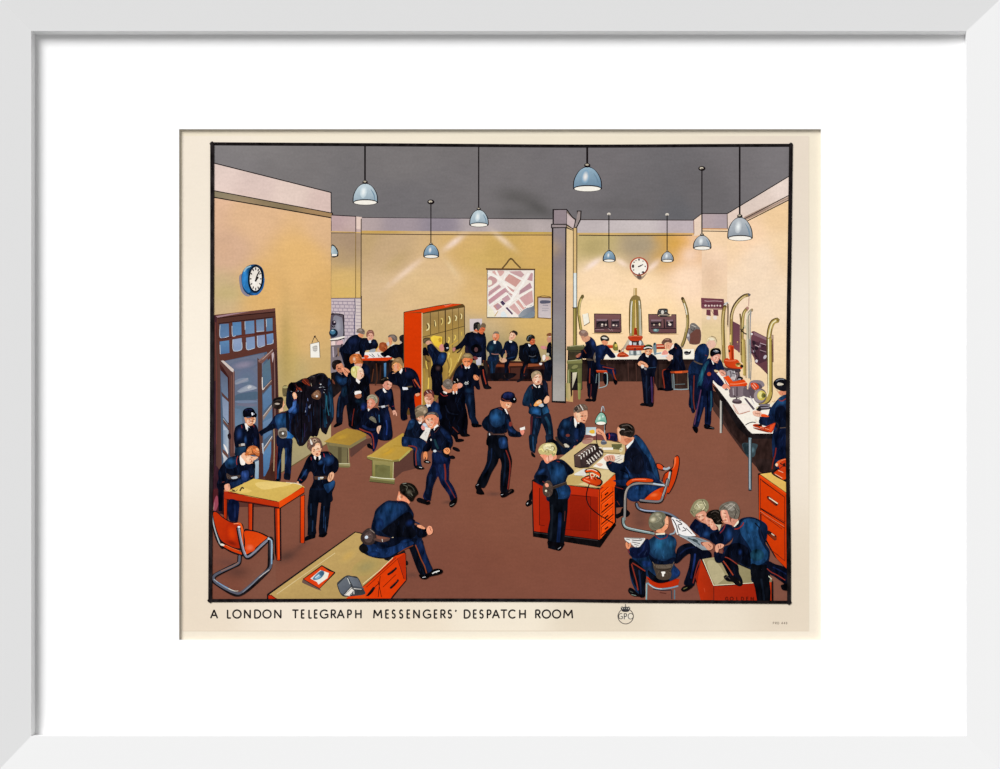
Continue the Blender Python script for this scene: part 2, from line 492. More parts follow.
# ---- paper, ruled border, painted room
draw('''
O paper_sheet | cream paper sheet with a slightly darker inner margin
W 177,127 823,127 823,642 177,642 60,48 178,128,#f3e6cd 500,128,#f3e8d0 822,128,#f2e6cf 178,640,#f3e7d2 822,640,#f3e7d3 500,640,#f4e9d4 178,380,#fdf0dc 822,400,#f4e8d4
W 182,136 808.7,136 808.7,630.6 182,630.6 80,60 184,138,#f6e9d6 330,137,#f5e9d2 600,137,#f1e5cd 806,138,#eadbc8 200,380,#fdf1df 184,628,#eeddc6 400,628,#f1e1c9 600,628,#e9dac2 806,628,#e8d8c1 806,400,#f4e7d5 300,612,#f5e6d1 500,612,#f5e8d2 700,612,#efe1cb
L #e6d8c0 .7 809,137 809,630.5
L #e4d3bb .8 183,631 809,631

O picture_border | thick black ruled line framing the picture
@ 0 0 1000
P k 210.4,142.4 575,145 792.4,144 790,330 789.2,430 789.3,480 790.4,560 790.6,603.6 600,602 400,601.4 208.4,602 210,500 210.2,330
S 360,250,10,8 0 #e9c8a8 .0
S 406,272,28,4.5 -39 #f6d8c0 .85
S 412,276,24,8 -39 #e9c690 .5
S 396,262,24,9 -39 #c2a468 .5
S 454,242.5,17,4.5 -37 #f7dccb .9
S 503,240,19,4.5 40 #f2d6b8 .75
S 452,269,18,4 54 #e8cb9c .5
S 480,258,26,18 0 #cfae62 .55
S 430,285,34,16 0 #e4c084 .6
S 490,305,60,16 0 #dbb678 .3
S 545,248,20,14 0 #d2ab60 .5
S 470,338,60,18 0 #a8975f .25
S 500,345,60,16 0 #9a8d62 .6
S 440,300,60,14 0 #e0bb80 .5
S 370,345,60,22 0 #cfb075 .4
S 592,247,14,12 0 #b4a066 .8
S 640,246,34,14 0 #a9977a .9
S 640,262,16,10 0 #b59b80 .8
S 676,245,14,12 0 #d9a54e .9
S 593,264,14,4 -36 #ffe6d8 .95
S 622,263,10,4 32 #ffe2cc .8
S 653,266,12,4 -42 #ffe2d0 .8
S 600,280,40,14 0 #fdd9ac .5
S 640,290,50,14 0 #fddbb2 .5
S 690,255,16,14 -40 #fbd7bc .8
S 715,255,18,14 0 #fbd8ba .6
S 760,270,30,30 0 #f3d9ba .5
S 711,280,13,36 0 #e2bc98 .55
S 330,300,30,60 0 #d7ac64 .3
S 240,215,30,20 0 #e0b48a .6
S 225,250,22,22 0 #d6ab86 .6
S 228,293,30,14 0 #c6b072 .7
S 290,360,16,60 0 #c9ab60 .6
S 285,345,8,60 0 #a89055 .5
S 300,420,24,40 0 #b5a266 .8
S 350,245,14,18 0 #a98c70 .6
S 345,250,20,24 0 #b09372 .4
S 558,235,16,16 0 #8f8488 .2
S 516,197,30,12 8 #5a5755 .7
S 538,208,24,10 30 #4e4c4a .7
S 520,213,40,8 0 #5c5a58 .6
S 700,180,60,30 0 #6a6567 .4
S 620,205,60,8 0 #646061 .5
S 470,150,60,20 0 #75706f .4
S 260,150,60,20 0 #868180 .5
S 287,556,16,8 -20 #553830 .9
S 300,547,9,4 -35 #5a3b33 .6
S 237,572,18,9 0 #5e3a30 .8
S 226,562,18,6 0 #67413a .5
S 305,543,9,3 0 #66433a .5
S 494,494,11,3 0 #5c3c33 .75
S 448,502,8,2.2 -8 #5c3c33 .8
S 412,575,10,4 0 #5f3e34 .7
S 372,345,1,1 0 #000 0
S 655,420,70,40 0 #8b5540 .6
S 680,500,60,30 0 #885340 .5
S 520,560,120,30 0 #7f4b3a .4
S 300,500,60,60 0 #7f4e3c .3
S 640,515,12,12 0 #654238 .6
S 640,524,10,6 0 #5d3c34 .5
S 300,598,30,6 0 #7a4738 .4

O painted_ceiling | flat grey ceiling at the top of the picture
W 213.4,145 789.2,145 789,221 213,221 190,30 215,150,#827d7e 300,180,#7b7676 340,205,#757172 400,160,#7a7575 400,205,#726e70 480,190,#767172 600,160,#757072 640,200,#6f6b6d 680,215,#67666a 740,160,#777274 780,150,#7c7779 700,200,#6d696b
L #262126 1 361.5,217.6 430,218.4 500,218.6 552,219

O painted_wall | ochre left wall with a pink frieze and olive moulding
W 213.4,163 331.2,192.6 331.2,214 213.2,192 60,12 215,170,#e8cfc4 260,185,#e0c6bc 325,205,#dcc0b6 290,195,#e6cdc0
W 213.2,190.5 332.4,213 332.4,217.8 213,197.2 60,4 215,193,#8d8064 270,204,#8a7858 330,214,#a9865a
W 213.2,197 331,217.6 331,446 213,530 80,150 215,205,#e2b586 250,215,#e3b67c 330,225,#e0b479 225,250,#d9ae82 220,290,#cdb077 260,290,#ddb067 300,260,#e2b56c 325,300,#d9ad66 300,330,#d9b06c 325,380,#c9a866 290,380,#b9a263 300,450,#a59a66 260,480,#9a8f60 325,430,#c0aa6c
L k 1 213.2,162.9 331.4,192.6
L k .9 331,192.4 331.3,213
L k .9 213.2,190.5 332.6,213.2
L k 1.1 213,197.2 270,207 332.4,218
L k 1 332.5,212.8 332.3,218.2

O painted_wall | brown recess wall beside the brick chimney
W 331.6,214.8 362,217 362,232.5 331.6,231.5 30,14 335,222,#c0a3a3 355,225,#c9adaa
W 331.3,231.5 362,232.5 361.6,372 331,372 30,110 335,240,#ae9276 350,240,#ab8f74 345,255,#bd9f72 345,280,#d9b573 345,295,#dbb76b 340,340,#bfa07a
P #e6cbbd 355.6,216.6 361.4,217 361.2,229.5 355.6,229
L #d7b16f 1 331.4,231.6 362,232.6
L #5a4638 .7 331.5,233 356,232.8
L #8b6f3f .8 355.7,233 355.6,298
L #2a2026 .9 331.4,215 356,216.4
L #443333 .9 355.8,217 355.8,232

O painted_wall | ochre back wall with a mauve frieze
W 361.4,217.8 552.6,219.3 552.6,232 361.4,231 90,8 365,224,#b6a3a2 400,224,#a3949a 440,224,#938893 480,226,#b3a5a5 540,224,#b9aba9 520,228,#afa29f
W 361.4,230.6 552.6,232 552.6,234.6 361.4,233.8 60,2 365,232,#c9a35c 450,232,#d3b07c 540,233,#c3a254
W 361.2,233.4 552.6,234 552.4,384 361,384 150,118 365,240,#c4a468 385,250,#c9a873 400,300,#dfba7c 440,280,#e0bb7d 470,250,#d7b069 500,250,#cda95c 540,245,#d5ad60 545,290,#d5ad58 480,300,#dcb56f 380,290,#d8b67e 380,330,#d9b87a 475,330,#c9ae78 540,335,#d8b265 540,360,#b5a068 470,370,#8d7c50
L #4a3528 .8 361.4,234 430,234.6 500,235 552,235
L #4a3a2a .9 361.2,219 361,300

O painted_wall | pale peach back wall right of the column
W 577,219.6 694,220 694,233.2 577,233 60,8 585,226,#c2b6b6 640,226,#cbbfbe 680,226,#c0b1b5
W 577,232.8 694,233 694,235.4 577,235 40,2 600,234,#d3b070 660,234,#c5a05c 690,234,#dcae70
W 572,235 702,235 702,384 572,384 110,120 585,240,#c2aa6a 600,243,#bfa868 640,240,#b09a74 665,243,#cfa050 685,245,#e3a95a 695,240,#e9b98a 600,275,#fad6a8 640,290,#fad5a2 690,280,#fbd6b0 600,320,#fbd69c 660,320,#fad49c 695,330,#f2d0a0 640,350,#f6cf98 690,360,#e8c898
L #3a2a26 .8 580,219.7 694,220.2
L #3a2c22 .9 579,235.2 620,235.6 692,235.2

O painted_wall | recess wall behind the small notice rack
W 694,220 702,213.8 702,235 694,236 8,14 697,225,#ecd0bc 700,230,#eed3b8
W 701.8,213.6 727.4,213.8 727.4,229 701.8,228.8 20,12 705,218,#b9a5a7 722,224,#b09fa4
W 701.8,228.8 727.4,229 727.4,372 701.6,372 24,100 705,235,#f3cfa2 720,240,#f1cc9e 712,270,#efcaa4 712,300,#f0cda4 712,340,#e2c58e 712,365,#dcbf8c
L #c98f50 1 702,228.8 728,229
L k .8 702,231 727.8,231.4
L k .8 693.6,219.8 701.8,213.6 727,213.7
L #8a5a48 .7 693.8,221 694,234

O painted_wall | peach right wall with a slanting pale frieze
W 727,213.8 789.2,176.2 789.2,195.6 727,231 40,14 730,224,#e7cfc0 760,205,#e2cdc0 785,188,#ead6ca
W 744,216.8 789.2,194.8 789.2,200 744,222 30,4 750,217,#b09280 785,198,#c8ac98
W 727.2,229.5 789.2,199.4 788.8,420 727,420 56,150 730,240,#f4cfa0 745,235,#f5cda2 780,215,#efc893 785,250,#f2cf9e 760,260,#f6d6b2 740,300,#f5d7b4 775,300,#f3d7b4 760,350,#f3d4a8 735,350,#ecca9a 780,380,#efcf9e
L k .9 727,213.8 789.4,176
L k .8 744,219 789.4,195
L k .9 744,222.6 789.2,199.8
L #9a7a68 .6 748,218 789,197.6
L #3a2a2a .7 727.2,214 727.4,229
L #3a2a22 .8 727.6,231.4 735,227.6

O painted_floor | plain russet brown floor
W 361,372 728,372 728,601.5 361,600 230,150 380,400,#8a543e 500,400,#88533f 600,410,#86523e 700,430,#87533f 400,500,#82503d 500,500,#84503c 600,500,#83503d 700,500,#85523f 450,580,#7e4b3a 600,590,#804c3b 700,590,#7d4a3b
W 727,416 788,416 788.2,602 727,601.4 40,110 735,430,#84513d 735,500,#84523f 780,590,#80503f
W 275,477 331,441.5 331,600 275,600 44,90 290,480,#85513e 340,460,#84503d 340,520,#83503d 290,560,#7f4d3b 340,590,#7c4b3a
W 212,510 276,466 276,601 211.8,599.3 40,80 225,540,#7e4b3a 260,520,#7d4d3c 225,590,#7b4837 265,590,#80503e
W 331,400 362,372 362,600 331,600 22,90 345,410,#82503e 345,500,#83503d 345,590,#7e4c3b
// benches' painted shadows and the boundary of the wall
P #7a4a3a 362,384 362,378 420,380 420,392
L #6b5a33 .8 276,476 331,441

O brick_chimney | pale mauve brick chimney breast with an arched recess
@ 300 280 100
P #cbb9bd:#c2b2ba:90 313,185 607,180 612,870 313,870
P #d3c3bf 556,184 607,182 612,800 556,800
''' + ''.join('L #8f8091 %s %d,%d %d,%d\n' % (7, 318, y, 553, y + 3) for y in range(212, 620, 34))
    + ''.join('L #948596 6 %d,%d %d,%d\n' % (x + (17 if (r % 2) else 0), y, x + (17 if r % 2 else 0) + 1, y + 28)
              for r, y in enumerate(range(214, 600, 34)) for x in range(335, 545, 46))
    + ''.join('L #9b8c99 6 %d,%d %d,%d\n' % (562, y, 606, y + 2) for y in range(220, 560, 34)) + '''
l #4a4a78 8 548,190 552,300 545,400 548,560
L #2e2228 10 613,160 614,480
L #6a5560 8 313,184 607,181
p #5d525e 310,345 350,335 400,338 438,356 440,450 436,580 310,600
p #85828e 335,370 400,368 424,400 428,560 330,570
g #a0a0ab #85828e 380,460 40,90
L k 10 437,350 440,590
l k 9 312,345 370,338 432,348
e #2a2030 340,430 22,26
e #d0c0c4 345,420 9,8
l k 10 318,455 330,470 350,465
e #18304a 335,530 44,42
e #3d7390 328,520 28,24
e #9fc0d0 325,505 12,7
p #efe8dd 305,590 360,578 440,562 440,578 380,596 310,604
l k 9 306,606 380,600 438,582
P #b89a9c 306,612 430,600 434,640 306,650
p #e8cfc8 315,618 350,612 348,660 318,665
p #d9aeb0 380,612 420,604 428,640 370,650
P #6d6066:#8d8086:90 306,655 434,645 440,769 445,900 306,930
l #3a3038 12 420,640 400,700 360,769
l #b9a9b2 14 330,670 335,769
l #8b6a50 14 380,680 385,760

O column | square grey column with a capital band and cream side
@ 500 138 150
P k 350,474 446,474 446,580 350,580
P #948489 358,480 443,480 443,576 358,576
P #c9b4b2 446,482 500,540 492,606 446,576
P #8a7a6e 446,482 500,540 500,550 446,500
P #e6c48c:#f1cb98:90 440,598 512,610 512,680 440,680
l k 7 446,478 480,525 502,541
@ 0 0 1000
W 565.6,228 573.6,229 573,402 565,401 6,100 569,235,#e9c78c 569,260,#ecca94 569,310,#f0c898 569,340,#f3c99b 569,380,#efc596 569,396,#c9a467
P k 551.8,227 566.6,227 566,403.4 551.6,402.4
W 553.4,228 565.2,228 564.8,401.2 552.8,400.8 12,110 556,235,#918589 562,260,#877b7f 558,300,#898084 558,330,#8e8788 558,355,#8d8d8c 558,370,#9c9793 558,396,#a9a49d 563,350,#8b8582
@ 500 138 150
P k 340,572 442,572 492,606 486,618 438,600 340,602
P #9c8c8c 347,579 440,579 440,594 347,595
P #b99f78 445,584 486,608 484,613 445,594
L k 6 356,478 446,476
L k 6 357,480 356,575

O wall_pipe | thin pipe rising beside the column, white in the middle and olive below
@ 500 138 150
P k 512,484 544,484 540,545 512,600 486,612 502,545 516,530
P #9a8c88 519,490 536,490 533,540 510,590 496,598 508,548
@ 0 0 1000
P #4f4030 572.9,228 577.3,228 577,347 572.9,347
P #d7b273:#e0bb78:90 573.7,228 576.3,228 576.3,273 573.7,273
P #dfe6e2 573.6,273 576.4,273 576.4,308 573.6,308
P #80743a:#8a7c40:90 573.5,307.4 576.6,307.4 576.3,347 573.4,347
L #4a4020 1 572.6,307.8 577.4,307.8
L #b2a35c .8 574.4,309 574.2,346
''')
lamps = [(365.3,183.6,202,12,145.6,0,'large front pendant lamp at the far left'),(479,210,224.6,9,146,0,'pendant lamp over the middle of the back wall'),
 (431.2,244.6,256.3,7.2,202,1,'small pendant lamp left of the wall map'),(587.5,167,188.2,13.8,147,1,'bright blue pendant lamp above the column'),
 (609.2,251,260.4,5.8,214.5,1,'small pendant lamp left of the round wall clock'),(667.4,252,260.6,5.7,215,2,'small pendant lamp right of the round wall clock'),
 (702.2,235.6,247.8,8.5,168.5,2,'grey pendant lamp in front of the wall recess'),(740,217.5,237.8,12,146.6,2,'large grey pendant lamp before the right wall')]
for q in lamps:
    extra = ''
    if q[4] > 160: extra = '@ 0 0 1000\ne k %f,%f 3.6,2.4\ne #c9bda8 %f,%f 1.9,1.1\n' % (q[0] - .3, q[4], q[0] - .7, q[4] - .4) if q[4] < 210 else '@ 0 0 1000\ne #dcd2c4 %f,%f 1.8,1.4\n' % (q[0] - .3, q[4] - .5)
    draw('O pendant_lamp | %s\n%sM %f %f %f %f %f %d' % (q[6], extra, *q[:6]))
draw('''
O pendant_lamp | lamp half hidden behind the corner of the left wall
@ 205 138 150
p k 844,715 865,718 885,745 890,775 884,790 844,792
p #b9ccd2:#8aa2ac:0 845,722 862,724 878,748 882,772 845,776
P #f2ece2 845,774 882,774 876,786 845,788
O wall_clock | blue drum wall clock above the door, seen from the side
@ 205 250 130
p #8a8290 262,230 270,190 300,200 320,330 350,350 320,356 280,320
p #124a7c 280,235 284,180 312,135 350,114 400,112 440,140 456,200 452,270 430,320 390,345 345,348 310,325 290,290
p #1f74b4 283,230 290,180 316,140 345,125 335,180 332,260 350,320 330,328 305,300 288,270
l #8fb8c8 12 300,165 320,138 352,124
l #1a5a96 16 350,335 400,338 440,290 452,220
e #14243a 390,222 60,108 2
e #e8dfd4:#f4ede2:60 390,222 46,92 2
g #fbf6ee #ece3d8 380,250 28,50
l k 10 388,240 400,200 418,165
l k 14 388,240 398,222 408,210
''' + ''.join('L #3a2f36 9 %.1f,%.1f %.1f,%.1f\n' % (390 + 34 * math.cos(a), 222 + 70 * math.sin(a), 390 + 43 * math.cos(a), 222 + 86 * math.sin(a)) for a in np.arange(12) * math.pi / 6) + '''
O wall_notice | white notice hanging from a nail on the left wall
@ 300 280 100
l #5a4a38 7 118,635 130,600 150,570 185,620
e #4a3a30 148,566 9,12 30
P #6a5a48 98,640 195,616 204,775 104,775
P #f4efe4 103,642 190,622 197,775 106,775
p #c9c4bc 128,665 170,655 174,700 150,720 130,700
L #9a968f 5 125,672 172,662
L #a5a098 5 126,690 172,682
L #a5a098 5 128,708 172,702
@ 205 300 130
O wall_clock | round white wall clock with a red rim on the back wall
@ 590 240 100
p #a88f78 420,330 500,372 570,330 520,392 480,392
p #6e5a50 470,350 510,350 512,385 480,388
e #b9482c 491,264 95,92
e #8a3a2a 494,270 88,84
e #f2ead8:#fbf5ea:60 490,264 80,80
L #5a4a48 9 490,262 530,246
L #4a3a40 12 482,268 512,256
e #4a3a3a 490,196 9,11
e #4a3a3a 430,262 12,18
e #5a4a4a 440,222 7,7
e #5a4a4a 530,212 6,6
e #4a3a3a 530,322 14,10
e #4a3a3a 492,338 7,9
e #5a4a4a 436,300 8,6
e #5a4a4a 552,264 6,8
e #6a5a5a 460,206 6,5
O wall_map | town map with pink blocks and cream streets hung from a cord
@ 470 250 130
l #6a5230 12 248,142 280,105 314,66 350,100 388,138
e #5a4426 314,68 8,8
P #5a3a26 122,140 502,144 502,156 122,152
P #6a5c3e 130,150 500,152 498,526 128,524
P #f0e4da 136,156 492,156 490,518 132,516
p #d8a8a0 170,165 260,160 245,195 215,200
p #c99a98 140,215 175,200 210,240 150,285 138,270
p #efe8d4 140,230 165,235 168,262 140,272
P #d19a90 262,230 300,185 400,225 352,285
P #caa0a0 300,165 390,160 418,190 395,212 320,180
P #cf9c96 242,300 300,270 345,300 322,352
P #c8969a 145,320 225,265 240,285 140,360
P #c6929a 140,385 262,290 282,318 150,418
P #b98e96 385,310 462,250 478,290 375,345
P #c5969a 440,230 470,175 484,180 480,240
P #d8aaa4 300,440 345,405 400,465 370,500
P #dda59a 352,398 378,378 432,440 408,460
P #d3a2a0 380,370 478,310 486,400 430,430
P #c79ca2 238,372 290,345 312,378 270,405
P #c98f8a 178,430 225,400 258,440 215,475
P #b88f9a 195,425 222,412 238,440 212,458
P #4b3a58 232,400 250,388 272,412 252,432
P #5d4462 268,448 285,438 330,488 322,504 290,480
p #9aa0a6:#6d7382:0 375,515 400,470 440,445 488,425 490,516
p #7b8792 430,500 488,470 490,516 400,516
P #dfe8ea 240,480 262,470 290,515 235,515
P #f0e6c8 134,420 175,460 200,514 134,514
l #f6efe6 18 140,180 230,225 300,310 350,345
l #f4ece2 16 200,160 240,230 340,300
l #f6f0e8 18 300,420 340,350 400,270 450,180
l #f4ece4 12 262,230 290,175 370,215 420,240
l #f4ece4 12 140,300 200,270 240,240
l #f4ece4 10 140,378 220,318 272,282
l #f4ece4 12 150,428 240,372 300,330
l #f6efe4 10 200,480 280,420 350,380 480,300
l #f4ece2 10 215,400 270,450 330,515
l #f4ece4 9 340,400 390,470
l #f4ece4 9 370,370 420,440
l #f6f0e6 7 420,430 450,440 488,425
l #b9a0a8 5 270,300 320,360
l #a9989a 4 140,345 230,275
l #c9a050 5 190,510 215,470
O wall_poster | small mauve notice with a dark heading beside the column
@ 470 250 130
P #7a5a3a 516,358 624,362 624,532 518,524
P #bdaeb0:#cfc2c2:90 526,368 623,372 623,524 526,518
p #5a5a6c 545,388 615,390 612,408 545,412
L #8a8490 5 560,425 600,426
L #a09aa2 4 555,448 605,449
L #a09aa2 4 555,466 600,467
l #4a3a2a 4 520,362 570,352 622,362
''')
